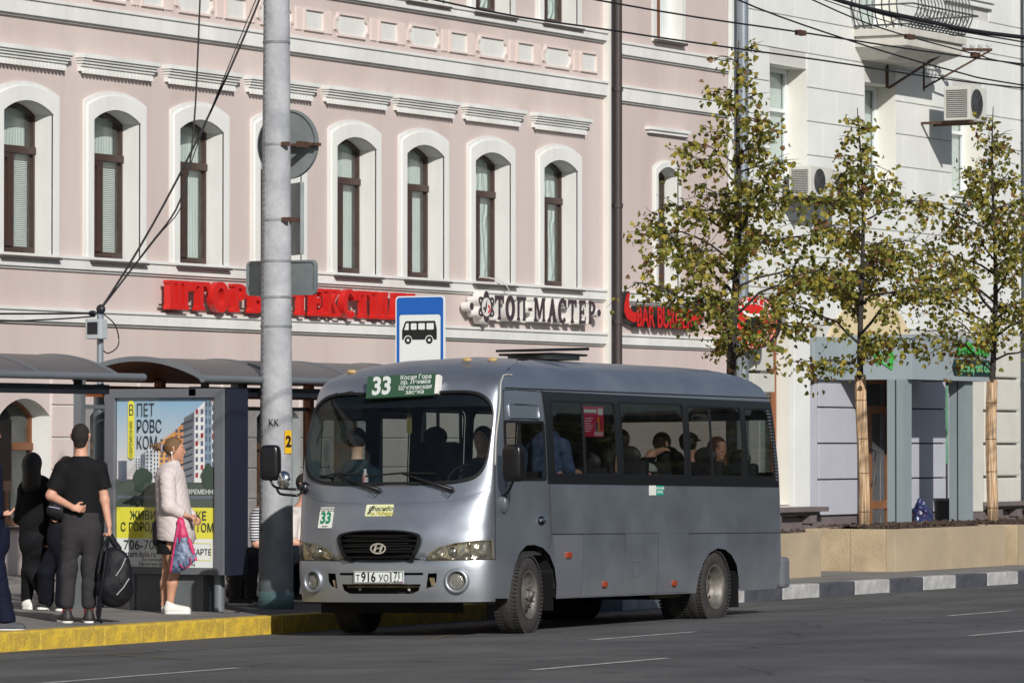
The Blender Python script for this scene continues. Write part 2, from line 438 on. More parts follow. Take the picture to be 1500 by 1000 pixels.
def frame_mesh(hw, z0, zs, rise, zt, m_, y=.22, sash=True):
    mb = MB(); M1 = lambda y0: (lambda a, b, c: (a, y0+c, b))
    f = .045
    H = [arch(-hw+f, hw-f, zt+.05, zs-.02, rise-.02)]
    H += [[(-hw+f, z0+.1), (-.036, z0+.1), (-.036, zt-.05), (-hw+f, zt-.05)], [(.036, z0+.1), (hw-f, z0+.1), (hw-f, zt-.05), (.036, zt-.05)]]
    plate(mb, [arch(-hw+.004, hw-.004, z0+.004, zs-.004, rise)], H, M1(y), .07)
    mb.box(-hw+.01, hw-.01, y-.02, y-.002, zt-.045, zt+.045)
    if sash:
        a0, a1, b0, b1 = -hw+f+.002, -.038, z0+.102, zt-.052
        plate(mb, [[(a0, b0), (a1, b0), (a1, b1), (a0, b1)]], [[(a0+.06, b0+.06), (a1-.06, b0+.06), (a1-.06, b1-.06), (a0+.06, b1-.06)]], M1(y-.03), .05)
        mb.box(-.03, .03, y-.03, y-.002, z0+.1, zt-.055)
    for q in (-.35, .25): mb.box(q, q+.02, y-.012, y-.001, z0+.03, z0+.05)
    return mb.mesh(m_, recalc=True)
fr = frame_mesh(.54, 4.13, 5.90, .15, 5.45, brown)
fr_hi = frame_mesh(.54, 8.12, 9.90, .15, 9.45, brown)
fr_n = frame_mesh(.36, 4.22, 6.0, .13, 5.5, brown, .2, False)
def pane_mesh(hw, z0, zs, rise, y, m_):
    mb = MB(); plate(mb, [arch(-hw+.03, hw-.03, z0+.03, zs-.02, rise-.02)], [], lambda a, b, c: (a, y+c, b), .008)
    return mb.mesh(m_)
pane = pane_mesh(.54, 4.13, 5.90, .15, .25, wglass); pane_hi = pane_mesh(.54, 8.12, 9.90, .15, .25, wglass); pane_n = pane_mesh(.36, 4.22, 6.0, .13, .23, wglass)
def blind_mesh(hw, z0, z1, y, m_, x0=None, x1=None):
    return MB().box(x0 if x0 is not None else -hw, x1 if x1 is not None else hw, y, y+.012, z0, z1).mesh(m_)
sill = MB(); sill.add([(-.64, -.13, 4.095), (.64, -.13, 4.095), (.64, .22, 4.15), (-.64, .22, 4.15), (-.64, -.13, 4.065), (.64, -.13, 4.065), (.64, .22, 4.12), (-.64, .22, 4.12)], [(0, 1, 2, 3), (4, 7, 6, 5), (0, 4, 5, 1), (1, 5, 6, 2), (3, 2, 6, 7), (0, 3, 7, 4)])
sill = sill.mesh(sillm)
hood = MB()
for w_, a, b, p_ in ((.885, 6.665, 6.72, .15), (.868, 6.635, 6.664, .125), (.85, 6.60, 6.634, .10), (.835, 6.565, 6.599, .075), (.83, 6.50, 6.564, .05)):
    hood.box(-w_, w_, -p_, .01, a, b)
hood = hood.mesh(white)
dent = MB()
for i in range(20): dent.box(-.80+i*.0818, -.80+i*.0818+.04, -.085, -.045, 6.475, 6.535)
dent = dent.mesh(white)
roomdark = mat('dim_room', (.05, .055, .055), .9, var=0)
kinds = ['h', 'h', 'h', 'h', 'c', 'c', 'o', 'c', 'p', 'p']
for k, cx in enumerate(XC):
    for lvl in (0, 1):
        if lvl == 1 and cx < 57: continue
        w = link('window', fr if not lvl else fr_hi, pinkb, (cx, YF, 0), world=True)
        link('pane', pane if not lvl else pane_hi, w)
        dz = 3.99*lvl; kd = kinds[k]; bmm = {'h': bl_h, 'c': bl_c, 'p': bl_p, 'o': bl_c}[kd]
        if kd == 'o':
            link('curtain', blind_mesh(0, 4.15+dz, 5.98+dz, .33, bmm, -.08, .5), w); link('curtain', blind_mesh(0, 4.2+dz, 5.4+dz, .36, bl_h, -.5, -.3), w)
        elif kd == 'h':
            link('blind', blind_mesh(.5, 4.2+dz, 5.43+dz, .32, bmm), w); link('curtain', blind_mesh(0, 5.44+dz, 5.98+dz, .36, bl_c, -.5, .5), w)
        else: link('curtain', blind_mesh(.5, 4.2+dz, 5.98+dz, .33, bmm), w)
        link('window_surround', sur if not lvl else sur_hi, pinkb, (cx, YF, 0), world=True)
        link('window_sill', sill, pinkb, (cx, YF, dz), world=True)
        if not lvl:
            h = link('cornice_hood', hood, pinkb, (cx, YF, 0), world=True)
            link('dentil_row', dent, h, kind='stuff')
w = link('window', fr_n, pinkb, (65.45, YF, 0), world=True); link('pane', pane_n, w); link('curtain', blind_mesh(.33, 4.25, 6.1, .3, bl_c), w)
link('window_surround', sur_n, pinkb, (65.45, YF, 0), world=True); link('window_sill', MB().box(-.45, .45, -.1, .2, 4.17, 4.2).mesh(sillm), pinkb, (65.45, YF, 0), world=True)
link('cornice_hood', MB().box(-.7, .7, -.1, .01, 6.69, 6.74).box(-.66, .66, -.07, .01, 6.64, 6.688).mesh(white), pinkb, (65.45, YF, 0), world=True)
w = link('window', MB().box(65.1, 65.98, YF+.2, YF+.24, 8.15, 10).mesh(bl_c), pinkb, (0, 0, 0), world=True)
mb = MB(); plate(mb, [[(64.98, 8.1), (66.1, 8.1), (66.1, 10.1), (64.98, 10.1)]], [[(65.1, 8.15), (65.98, 8.15), (65.98, 10), (65.1, 10)]], lambda a, b, c: (a, YF-.03+c, b), .25)
link('window_surround', mb.mesh(white), pinkb, (0, 0, 0), world=True)
link('window_frame', MB().box(65.1, 65.2, YF+.15, YF+.199, 8.15, 10).box(65.5, 65.56, YF+.15, YF+.199, 8.15, 10).mesh(obrown), pinkb, (0, 0, 0), world=True)
link('window_sill', MB().box(65.0, 66.05, YF-.1, YF+.15, 8.09, 8.13).mesh(sillm), pinkb, (0, 0, 0), world=True)
# frieze panels
thin = mat('frieze_trim', rgb(218, 204, 198), .8, var=.03)
def frieze(poly_o, poly_i):
    mb = MB(); mb.cur = 0
    plate(mb, [poly_o], [poly_i], lambda a, b, c: (a, -.035+c, b), .035)
    mb.cur = 1
    plate(mb, [poly_i], [], lambda a, b, c: (a, -.004+c, b), .0)
    return mb.mesh(ms=[thin, white])
def notched(w, z0, z1, k):
    P = []
    for cx, cz, s in ((w, z1, 0), (-w, z1, 1), (-w, z0, 2), (w, z0, 3)):
        for i in range(5):
            t = R(270-s*(-90)+0) if False else None
        a0 = {0: 270, 1: 0, 2: 90, 3: 180}[s]
        for i in range(5):
            t = R(a0-90*i/4); P.append((cx+k*math.cos(t), cz+k*math.sin(t)))
    return P
fo = frieze(notched(.46, 7.44, 7.77, .085), notched(.42, 7.47, 7.74, .08))
fs_ = frieze([(-.27, 7.45), (.27, 7.45), (.27, 7.76), (-.27, 7.76)], [(-.235, 7.475), (.235, 7.475), (.235, 7.735), (-.235, 7.735)])
fl = MB()
for q in (-.06, 0, .06): fl.box(q-.012, q+.012, -.03, .005, 7.45, 7.76)
fl = fl.mesh(thin)
x = 45.66
while x < 63.0:
    link('frieze_panel', fo, pinkb, (x, YF, 0), world=True)
    link('frieze_flutes', fl, pinkb, (x+.61, YF, 0), world=True, kind='stuff')
    if x+1.02 < 63: link('frieze_panel', fs_, pinkb, (x+1.02, YF, 0), world=True)
    if x+1.41 < 63: link('frieze_flutes', fl, pinkb, (x+1.41, YF, 0), world=True, kind='stuff')
    x += 2.02
# ground floor: rusticated courses, arched windows with wooden frames
gw = {}
gfr = frame_mesh(.55, .72, 2.10, .22, 1.72, obrown, .26, False); gpn = pane_mesh(.55, .72, 2.10, .22, .29, wglass)
n_ = len(arch(0, 1, 0, 1, .1))
def reveal_only(hw, z0, zs, rise, rev):
    inn = arch(-hw, hw, z0, zs, rise); n = len(inn)
    return MB().add([(p[0], -.004, p[1]) for p in inn]+[(p[0]*.98, rev+.02, p[1]) for p in inn], [(i, (i+1) % n, n+(i+1) % n, n+i) for i in range(n)]).mesh(white, recalc=False)
grv = reveal_only(.55, .72, 2.10, .22, .26)
for cx in XC:
    if cx > 56: continue
    w = link('window', gfr, pinkb, (cx, YF, 0), world=True); link('pane', gpn, w)
    link('curtain', blind_mesh(0, .8, 2.2, .5, bl_c, -.5, .15), w)
    link('window_reveal', grv, pinkb, (cx, YF, 0), world=True)
    link('window_sill', MB().box(-.6, .6, -.06, .25, .68, .715).mesh(sillm), pinkb, (cx, YF, 0), world=True)
edges = [c for c in XC if c < 56]
piers = [(a+.57, b-.57) for a, b in zip(edges, edges[1:])]+[(56.42, 63.3)]
for x0, x1 in piers:
    link('joint_backing', MB().box(x0, x1, YF-.006, YF+.001, .17, 2.70).mesh(white), pinkb, (0, 0, 0), world=True)
    z = .17
    for h_ in (.43, .41, .41, .41, .41, .41):
        link('stone_block', MB().box(x0+.005, x1-.005, YF-.03, YF-.003, z+.012, z+h_-.012).mesh(pink, bevel=.006), pinkb, (0, 0, 0), world=True); z += h_
for cx in edges:      # course over each arch
    pass
# downpipe between the two parts of the facade
dp = MB().tube([(63.56, YF-.14, .3), (63.56, YF-.14, 12)], .068, 14)
for z in (1.2, 3.6, 5.4, 7.2, 9.5): dp.tube([(63.56, YF-.14, z), (63.56, YF-.14, z+.07)], .082, 14); dp.box(63.54, 63.58, YF-.1, YF, z+.02, z+.05)
dp.tube([(63.56, YF-.14, .32), (63.56, YF-.32, .2)], .07, 12)
setp(link('downpipe', dp.mesh(mat('dark_pipe', rgb(66, 58, 58), .5, var=.1), smooth=True), pinkb, (0, 0, 0), world=True))

# unseen neighbour added on the left; its sunlit plaster mirrors in and brightens the bus front
nbh = root('town_house', 'cream plastered town house added out of view on the left to brighten the bus front', 'building', (-10, YF, SW))
H_ = [rect_ for rect_ in [[(x, z), (x+1.2, z), (x+1.2, z+2), (x, z+2)] for x in range(-48, 28, 3) for z in (1.2, 4.6, 8)]]
mb = MB(); plate(mb, [[(-50, 0), (29.95, 0), (29.95, 11.5), (-50, 11.5)]], H_, lambda a, b, c: (a, YF+c, b), .25)
link('wall', mb.mesh(mat('cream_plaster', rgb(222, 214, 192), .85, var=.06)), nbh, (0, 0, 0), world=True)
link('interior', MB().box(-50, 29.9, YF+.26, 45, 0, 11.4).mesh(darkm), nbh, (0, 0, 0), world=True)
link('roof', MB().box(-50, 29.98, YF-.3, 45, 11.5, 11.9).mesh(sillm), nbh, (0, 0, 0), world=True)
# ================================================================ white building
wb = root('white_building', 'tall cream white ashlar building with balcony and grey shop canopy', 'building', (74, YF, SW))
ash = mat('ashlar_white', rgb(222, 224, 221), .82, var=.05, vscale=1.1, bump=.15, bscale=20)
ashj = mat('ashlar_joint', rgb(200, 200, 196), .9, var=.05)
lilac = mat('lilac_blocks', rgb(178, 180, 190), .75, var=.04, vscale=2, bump=.1)
plinth = mat('plinth_brown', rgb(112, 102, 102), .8, var=.12, vscale=2, bump=.4, bscale=20)
W2 = lambda *a: a
wh = [(69.2, 70.63, 6.2, 8.05), (72.96, 74.25, 6.15, 8.0), (76.7, 78.1, 6.25, 8.12), (76.4, 78.4, 9.85, 11.8), (72.7, 74.3, 9.0, 11.8), (69.2, 70.63, 9.9, 11.8)]
low = [(72.75, 74.72, .15, 2.9), (76.33, 77.25, .15, 2.9)]
rect = lambda x0, x1, z0, z1: [(x0, z0), (x1, z0), (x1, z1), (x0, z1)]
holes = [rect(*h) for h in wh]+[rect(h[0], h[1], h[2]+.001, h[3]) for h in low]+[arch(68.83, 69.95, .74, 3.5, .5)]
mb = MB(); plate(mb, [rect(67.67, 86, .0, 12.5)], holes, Pf, 0)
link('wall', mb.mesh(ashj), wb, (0, 0, 0), world=True)
mb = MB().box(67.72, 86, YF+.7, 48, 0, 12.4)
link('interior', mb.mesh(darkm), wb, (0, 0, 0), world=True)
link('roof', MB().box(67.68, 86, YF-.4, 48, 12.5, 12.9).mesh(white), wb, (0, 0, 0), world=True)
# ashlar blocks, cut round the openings
nb = 0
zc = 3.19+.57; row = 0
while zc < 12.4:
    z0, z1 = zc+.008, zc+.57-.008
    cuts = sorted([(h[0]-.005, h[1]+.005) for h in wh if h[2] < z1-.05 and h[3] > z0+.05])
    if zc < 4.0: cuts = sorted(cuts+[(68.83, 69.95)])
    segs = []; a = 68.05
    for c0, c1 in cuts:
        if c0 > a: segs.append((a, c0))
        a = max(a, c1)
    segs.append((a, 82))
    for s0, s1 in segs:
        st = 70.7+(row % 2)*.55-2.2-1.1; bx = s0
        jo = [s0]+[st+1.1*i for i in range(14) if s0+.2 < st+1.1*i < s1-.2]+[s1]
        for j0, j1 in zip(jo, jo[1:]):
            link('stone_block', MB().box(j0+.006, j1-.006, YF-.022, YF+.002, z0, z1).mesh(ash, bevel=.006), wb, (0, 0, 0), world=True); nb += 1
    zc += .57; row += 1
# windows of the upper floor
wfr = mat('white_plastic_frame', rgb(225, 228, 230), .4, var=.02)
for (x0, x1, z0, z1) in wh:
    y = YF+.34
    mb = MB(); P2 = [(x0, z0), (x1, z0), (x1, z1), (x0, z1)]
    mb.add([(p[0], YF-.02, p[1]) for p in P2]+[(p[0], y+.08, p[1]) for p in P2], [(i, (i+1) % 4, 4+(i+1) % 4, 4+i) for i in range(4)])
    link('window_reveal', mb.mesh(cream, recalc=False), wb, (0, 0, 0), world=True)
    mb = MB(); c = (x0+x1)/2; zt = z1-(z1-z0)*.38
    plate(mb, [rect(x0+.004, x1-.004, z0+.004, z1-.004)], [rect(x0+.07, c-.035, z0+.08, zt-.03), rect(x0+.07, c-.035, zt+.03, z1-.07), rect(c+.035, x1-.07, z0+.08, zt-.03), rect(c+.035, x1-.07, zt+.03, z1-.07)], lambda a, b, c_: (a, y+c_, b), .06)
    w = link('window', mb.mesh(wfr), wb, (0, 0, 0), world=True)
    link('pane', MB().box(x0+.05, x1-.05, y+.03, y+.036, z0+.05, z1-.05).mesh(wglass), w)
    link('curtain', MB().box(x0+.45, x1-.03, y+.1, y+.12, z0+.05, z1-.05).mesh(bl_c), w)
    link('window_sill', MB().box(x0-.08, x1+.12, YF-.13, YF+.3, z0-.06, z0-.005).box(x0-.02, x1+.06, YF-.09, YF+.1, z0-.16, z0-.065).mesh(ash), wb, (0, 0, 0), world=True)
# arched shop window with wooden frame left of the pilaster
mb = MB()
plate(mb, [arch(68.84, 69.94, .75, 3.49, .49)], [arch(68.92, 69.86, 3.12, 3.46, .42), rect(68.92, 69.86, .85, 3.02)], lambda a, b, c: (a, YF+.22+c, b), .07)
w = link('window', mb.mesh(mat('reddish_wood', rgb(150, 92, 60), .5, var=.15, vscale=6)), wb, (0, 0, 0), world=True)
mb = MB(); plate(mb, [arch(68.9, 69.88, .8, 3.47, .45)], [], lambda a, b, c: (a, YF+.26+c, b), .006)
link('pane', mb.mesh(wglass), w)
link('curtain', MB().box(69.3, 69.88, YF+.4, YF+.42, .8, 3.1).mesh(bl_c), w)
inn = arch(68.83, 69.95, .74, 3.5, .5); n = len(inn)
link('window_reveal', MB().add([(p[0], YF-.02, p[1]) for p in inn]+[(p[0], YF+.3, p[1]) for p in inn], [(i, (i+1) % n, n+(i+1) % n, n+i) for i in range(n)]).mesh(cream, recalc=False), wb, (0, 0, 0), world=True)
link('pilaster', MB().box(69.97, 70.58, YF-.10, YF+.0, .7, 3.75).mesh(ash, bevel=.01), wb, (0, 0, 0), world=True)
link('pilaster', MB().box(67.70, 68.0, YF-.05, YF+.0, .2, 12.4).mesh(ash, bevel=.01), wb, (0, 0, 0), world=True)
# plinth and ledges with brackets
for x0, x1 in ((67.7, 72.7), (74.77, 76.3), (77.3, 82)):
    link('plinth', MB().box(x0, x1, YF-.07, YF-.005, SW-.05, .52).mesh(plinth), wb, (0, 0, 0), world=True)
for x0, x1 in ((68.6, 70.85), (77.9, 79.7)):
    l = link('window_ledge', MB().box(x0, x1, YF-.32, YF-.01, .62, .70).box(x0+.1, x1-.1, YF-.2, YF-.01, .56, .618).mesh(plinth, bevel=.01), wb, (0, 0, 0), world=True)
    for q in (x0+.35, x1-.55):
        link('bracket', MB().box(q, q+.2, YF-.26, YF-.071, .42, .558).box(q+.03, q+.17, YF-.2, YF-.071, .3, .418).mesh(plinth, bevel=.015), l)
# lilac blocks
for x0, x1 in ((70.95, 72.70), (74.78, 76.28)):
    link('joint_backing', MB().box(x0-.02, x1, YF-.03, YF-.003, .53, 3.0).mesh(mat('lilac_joint', rgb(90, 90, 98), .8)), wb, (0, 0, 0), world=True)
    z = .54
    for h_ in (.61, .61, .61, .61):
        link('stone_block', MB().box(x0, x1-.02, YF-.085, YF-.031, z+.012, z+h_-.012).mesh(lilac, bevel=.012), wb, (0, 0, 0), world=True); z += h_
link('pilaster', MB().box(70.62, 70.92, YF-.07, YF-.003, .53, 3.0).mesh(lilac, bevel=.008), wb, (0, 0, 0), world=True)
# right of the canopy: smooth pilaster and cream blocks
creamb = mat('cream_blocks', rgb(204, 202, 192), .8, var=.06, vscale=2, bump=.15)
link('pilaster', MB().box(77.28, 77.93, YF-.09, YF-.003, .53, 3.6).mesh(creamb, bevel=.01), wb, (0, 0, 0), world=True)
z = .54
for h_ in (.61, .6, .6, .6, .6):
    link('stone_block', MB().box(77.97, 79.6, YF-.12, YF-.003, z+.02, z+h_-.02).mesh(creamb, bevel=.03), wb, (0, 0, 0), world=True); z += h_
# arch field above the canopy
mb = MB(); plate(mb, [arch(71.4, 75.0, 3.2, 3.5, .85, 16)], [], lambda a, b, c: (a, YF-.035+c, b), .03)
link('arch_panel', mb.mesh(mat('sand_panel', rgb(214, 196, 158), .8, var=.05)), wb, (0, 0, 0), world=True)
# recessed entrance
for (x0, x1, z0, z1) in low:
    P2 = [(x0, z0), (x1, z0), (x1, z1), (x0, z1)]
    link('door_reveal', MB().add([(p[0], YF-.03, p[1]) for p in P2]+[(p[0], YF+.5, p[1]) for p in P2], [(i, (i+1) % 4, 4+(i+1) % 4, 4+i) for i in range(4)]).mesh(lilac, recalc=False), wb, (0, 0, 0), world=True)
dw = mat('door_wood', rgb(134, 84, 42), .45, var=.15, vscale=5)
mb = MB(); plate(mb, [rect(72.78, 74.7, SW, 2.88)], [rect(72.88, 73.75, SW+.2, .62), rect(72.88, 73.75, .76, 2.28), rect(72.88, 74.6, 2.42, 2.8), rect(73.95, 74.6, .3, .62), rect(73.95, 74.6, .76, 2.28)], lambda a, b, c: (a, YF+.3+c, b), .06)
d_ = link('door', mb.mesh(dw), wb, (0, 0, 0), world=True)
link('pane', MB().box(72.8, 74.68, YF+.33, YF+.336, SW+.1, 2.85).mesh(wglass), d_)
link('handle', MB().tube([(73.86, YF+.3, 1.05), (73.86, YF+.2, 1.08), (73.86, YF+.2, 1.62), (73.86, YF+.3, 1.65)], .022, 8).mesh(mat('steel', (.5, .5, .5), .3, 1., var=0), smooth=True), d_)
link('poster', MB().box(76.35, 76.8, YF+.1, YF+.11, 1.4, 2.8).mesh(mat('green_poster', rgb(130, 165, 150), .5, c2=rgb(60, 130, 80), vscale=3)), wb, (0, 0, 0), world=True)
link('door', MB().box(76.36, 77.22, YF+.3, YF+.35, SW, 2.85).mesh(darkm), wb, (0, 0, 0), world=True)
link('door_panel', MB().box(76.36, 76.75, YF+.2, YF+.25, SW, 1.1).mesh(dw), wb, (0, 0, 0), world=True)
# canopy sign box + columns
can = root('shop_canopy', 'grey boxed canopy with green lettering carried on two grey columns', 'canopy', (73.4, 32.6, SW))
cgrey = mat('canopy_grey', rgb(146, 157, 162), .55, var=.03, vscale=2)
CX0, CX1, CY = 71.75, 75.15, 32.05
link('fascia', MB().box(70.62, CX0-.003, YF-.17, YF-.03, 2.84, 3.55).mesh(cgrey), can, (0, 0, 0), world=True)
mb = MB().box(CX0, CX0+.08, CY+.082, YF-.13, 2.84, 3.6); mb.box(CX0, CX1, CY, CY+.08, 2.84, 3.6)
mb.box(CX1-.08, CX1, CY+.082, YF-.13, 2.84, 3.6); mb.box(CX0+.082, CX1-.082, CY+.082, YF-.13, 3.4, 3.46)
link('fascia', mb.mesh(cgrey), can, (0, 0, 0), world=True)
link('soffit', MB().box(CX0+.082, CX1-.082, CY+.082, YF-.13, 2.87, 2.9).mesh(mat('soffit_dark', rgb(60, 62, 66), .7)), can, (0, 0, 0), world=True)
cc = mat('column_grey', rgb(134, 146, 150), .5, var=.04, vscale=3)
for cx in (71.35, 73.95):
    c_ = link('column', MB().box(cx-.17, cx+.17, CY-.0, CY+.3, SW, 2.838).mesh(cc), can, (.42, .1, 0), world=True)
    link('column_groove', MB().box(cx-.176, cx-.171, CY+.13, CY+.15, SW, 2.83).mesh(darkm), c_)
GREEN = mat('sign_green', rgb(58, 170, 72), .4, var=0)
text('letters', 'THRONE', can, basis((74.25-73.4, CY-.02-32.6, 3.38-SW), (1, 0, 0), (0, -1, 0)), GREEN, .30, bold=.012, depth=.012, xs=1.15)
mb = MB(); plate(mb, [[(-.95, 0), (-.86, .14), (.86, .14), (.95, 0), (.86, -.14), (-.86, -.14)]], [], lambda a, b, c: (74.35+a, CY-.02+c, 3.07+b), .018)
link('sign_plaque', mb.mesh(mat('plaque_dark', rgb(30, 50, 52), .5)), can, (0, 0, 0), world=True)
text('letters', 'cybersport club', can, basis((74.35-73.4, CY-.04-32.6, 3.07-SW), (1, 0, 0), (0, -1, 0)), mat('sign_pale_green', rgb(104, 176, 126), .4, var=0), .235, bold=.007, depth=.004, xs=1.02)
mb = MB(); M_ = lambda a, b, c: (CX0-.02+c, 32.62-a, 3.2+b)
plate(mb, [[(-.22, .16), (-.02, .10), (.06, -.12), (-.02, -.04), (-.06, -.14), (-.12, .02)], [(.18, .2), (.24, .02), (.2, -.2), (.04, -.1), (.14, -.1), (.16, 0), (.08, .06), (.16, .06)]], [], M_, .018)
link('logo', mb.mesh(GREEN), can, (0, 0, 0), world=True)
# grey downpipe at the right edge
gp = mat('grey_pipe', rgb(170, 176, 178), .5, var=.15, vscale=4)
pp = MB().tube([(79.85, YF-.2, .75), (79.85, YF-.2, 12)], .1, 14); pp.tube([(79.85, YF-.2, .8), (79.85, YF-.2, .5), (79.95, YF-.45, .3)], .105, 14)
for z in (1.4, 2.9, 5): pp.tube([(79.85, YF-.2, z), (79.85, YF-.2, z+.06)], .115, 14)
link('downpipe', pp.mesh(gp, smooth=True), wb, (0, 0, 0), world=True)
link('downpipe', MB().tube([(79.75, YF-.25, 3.7), (79.75, YF-.25, 12)], .07, 12).mesh(mat('blue_grey_pipe', rgb(96, 102, 116), .5), smooth=True), wb, (.35, 0, 0), world=True)
# balcony
bal = link('balcony', None, wb) if False else root('balcony_tmp', None, None)
bpy.data.objects.remove(bal)
mb = MB(); mb.box(72.5, 75.0, 32.45, YF-.003, 8.74, 8.86); mb.box(72.56, 74.94, 32.51, YF-.003, 8.56, 8.738)
mb.add([(72.56, 32.51, 8.555), (74.94, 32.51, 8.555), (74.94, YF-.003, 8.555), (72.56, YF-.003, 8.555), (72.8, 33.0, 8.36), (74.7, 33.0, 8.36), (74.7, YF-.003, 8.36), (72.8, YF-.003, 8.36)], [(0, 1, 5, 4), (1, 2, 6, 5), (4, 5, 6, 7), (3, 0, 4, 7), (2, 3, 7, 6), (0, 3, 2, 1)])
slab = link('balcony', mb.mesh(mat('balcony_stucco', rgb(205, 203, 194), .8, var=.1, vscale=3, bump=.2), bevel=.01), wb, (0, 0, 0), world=True)
iron = mat('balcony_iron', rgb(96, 98, 100), .5, metal=.3, var=.3, vscale=9)
def belly(px, py, ox, oy):
    return cat_rom([(px, py, 8.88), (px+ox*.10, py+oy*.10, 9.0), (px+ox*.2, py+oy*.2, 9.25), (px+ox*.1, py+oy*.1, 9.55), (px, py, 9.9)], 4)
rl = link('railing', MB().tube([(72.55, YF, 9.9), (72.55, 32.5, 9.9), (74.95, 32.5, 9.9), (74.95, YF, 9.9)], .02, 6).mesh(iron), slab)
for i in range(17): link('baluster', MB().tube(belly(72.6+i*.145, 32.5, 0, -1), .013, 5).mesh(iron, smooth='all'), slab)
for i in range(7): link('baluster', MB().tube(belly(72.55, 32.6+i*.14, -1, 0), .013, 5).mesh(iron, smooth='all'), slab)
for z, o in ((8.92, .03), (9.25, .2)):
    link('rail', MB().tube([(72.55-o, YF, z), (72.55-o, 32.5-o, z), (74.95+o, 32.5-o, z), (74.95+o, YF, z)], .016, 5).mesh(iron), slab)
for i in range(8):
    c = Vector((72.75+i*.28, 32.36, 9.12)); link('scroll', MB().tube([c+Vector((.09*math.cos(t), 0, .1*math.sin(t))) for t in [R(k*30) for k in range(13)]], .009, 4).mesh(iron), slab)
mb = MB(); mb.box(71.5, 76, -17, -15, 0, 1)
# ================================================================ opposite side of the street (seen in reflections only)
def far_house(x0, x1, h, c, label):
    r = root('town_house', label, 'building', ((x0+x1)/2, -27, .3))
    H = []; x = x0+1.5
    while x < x1-2:
        for z in (1.2, 4.6, 8.0):
            if z+2.2 < h: H.append(rect(x, x+1.3, z, z+2.1))
        x += 3.2
    mb = MB(); plate(mb, [rect(x0, x1, .3, h)], H, lambda a, b, c_: (a, -24-c_, b), .3)
    mb.box(x0, x1, -35, -24.31, .3, h)
    link('wall', mb.mesh(mat('stucco_'+label[:5], c, .85, var=.1, vscale=1)), r, (0, 0, 0), world=True)
    mb = MB()
    for q in H: mb.box(q[0][0], q[1][0], -24.28, -24.2, q[0][1], q[2][1])
    o = link('window', mb.mesh(mat('far_window_glass', (.05, .06, .07), .1, var=0)), r, (0, 0, 0), world=True); o['kind'] = 'stuff'
    link('roof', MB().box(x0-.3, x1+.3, -35.4, -23.5, h, h+.4).mesh(sillm), r, (0, 0, 0), world=True)
far_house(-60, 10, 10, (.35, .27, .18), 'ochre two storey house across the road, behind the viewer')
far_house(12, 60, 12.5, (.3, .3, .28), 'grey three storey house across the road, behind the viewer')
far_house(62, 150, 11, (.34, .25, .2), 'brown row house across the road to the right, out of view')
far_house(152, 320, 12, (.3, .32, .3), 'pale green far house across the road, out of view')

# ================================================================ trees
leafm = []
for nm, c in (('leaf_green', (.15, .165, .03)), ('leaf_olive', (.25, .23, .045)), ('leaf_yellow', (.38, .31, .06)), ('leaf_brown', (.17, .09, .035)), ('leaf_dark', (.085, .10, .025))):
    m = bpy.data.materials.new(nm); m.use_nodes = True; nt = m.node_tree; p = nt.nodes['Principled BSDF']
    p.inputs['Base Color'].default_value = (*c, 1); p.inputs['Roughness'].default_value = .5; p.inputs['Specular IOR Level'].default_value = .3
    tr = nt.nodes.new('ShaderNodeBsdfTranslucent'); tr.inputs[0].default_value = (c[0]*1.5, c[1]*1.5, c[2], 1)
    mx = nt.nodes.new('ShaderNodeMixShader'); mx.inputs[0].default_value = .3
    o = nt.nodes['Material Output']; nt.links.new(p.outputs[0], mx.inputs[1]); nt.links.new(tr.outputs[0], mx.inputs[2]); nt.links.new(mx.outputs[0], o.inputs[0])
    leafm.append(m)
bark = mat('bark_dark', rgb(62, 56, 52), .85, var=.3, vscale=20, bump=.6, bscale=40)
reed = mat('reed_wrap', rgb(186, 158, 122), .8, var=.0)
def _reed():
    nt = reed.node_tree; p = nt.nodes['Principled BSDF']; L = nt.links.new
    tc = nt.nodes.new('ShaderNodeTexCoord'); mp = nt.nodes.new('ShaderNodeMapping'); mp.inputs['Scale'].default_value = (60, 60, 2.2); L(tc.outputs['Object'], mp.inputs[0])
    nz = nt.nodes.new('ShaderNodeTexNoise'); nz.inputs['Scale'].default_value = 1; L(mp.outputs[0], nz.inputs[0])
    r = nt.nodes.new('ShaderNodeValToRGB'); r.color_ramp.elements[0].position = .35; r.color_ramp.elements[0].color = rgb(128, 116, 104); r.color_ramp.elements[1].position = .62; r.color_ramp.elements[1].color = rgb(208, 188, 160)
    e = r.color_ramp.elements.new(.5); e.color = rgb(184, 148, 108)
    L(nz.outputs[0], r.inputs[0]); L(r.outputs[0], p.inputs['Base Color'])
_reed()
def add_leaf(V, F, MI, p, d, nrm, s, mi):
    d = d.normalized(); sd_ = d.cross(nrm)
    if sd_.length < 1e-4: sd_ = Vector((1, 0, 0))
    sd_.normalize(); n = sd_.cross(d)
    b = len(V); f = random.uniform(.12, .3)*s
    cv = random.uniform(-.1, .25)*s
    for a, w_, h in ((0, 0, 0), (.3, .48, f), (.72, .36, f*.8), (1.05, 0, -cv), (.72, -.36, f*.8), (.3, -.48, f), (.5, 0, 0)):
        V.append(tuple(p+d*(a*s)+sd_*(w_*s)+n*h))
    for t in ((0, 1, 6), (1, 2, 6), (2, 3, 6), (3, 4, 6), (4, 5, 6), (5, 0, 6)): F.append(tuple(b+k for k in t)); MI.append(mi)
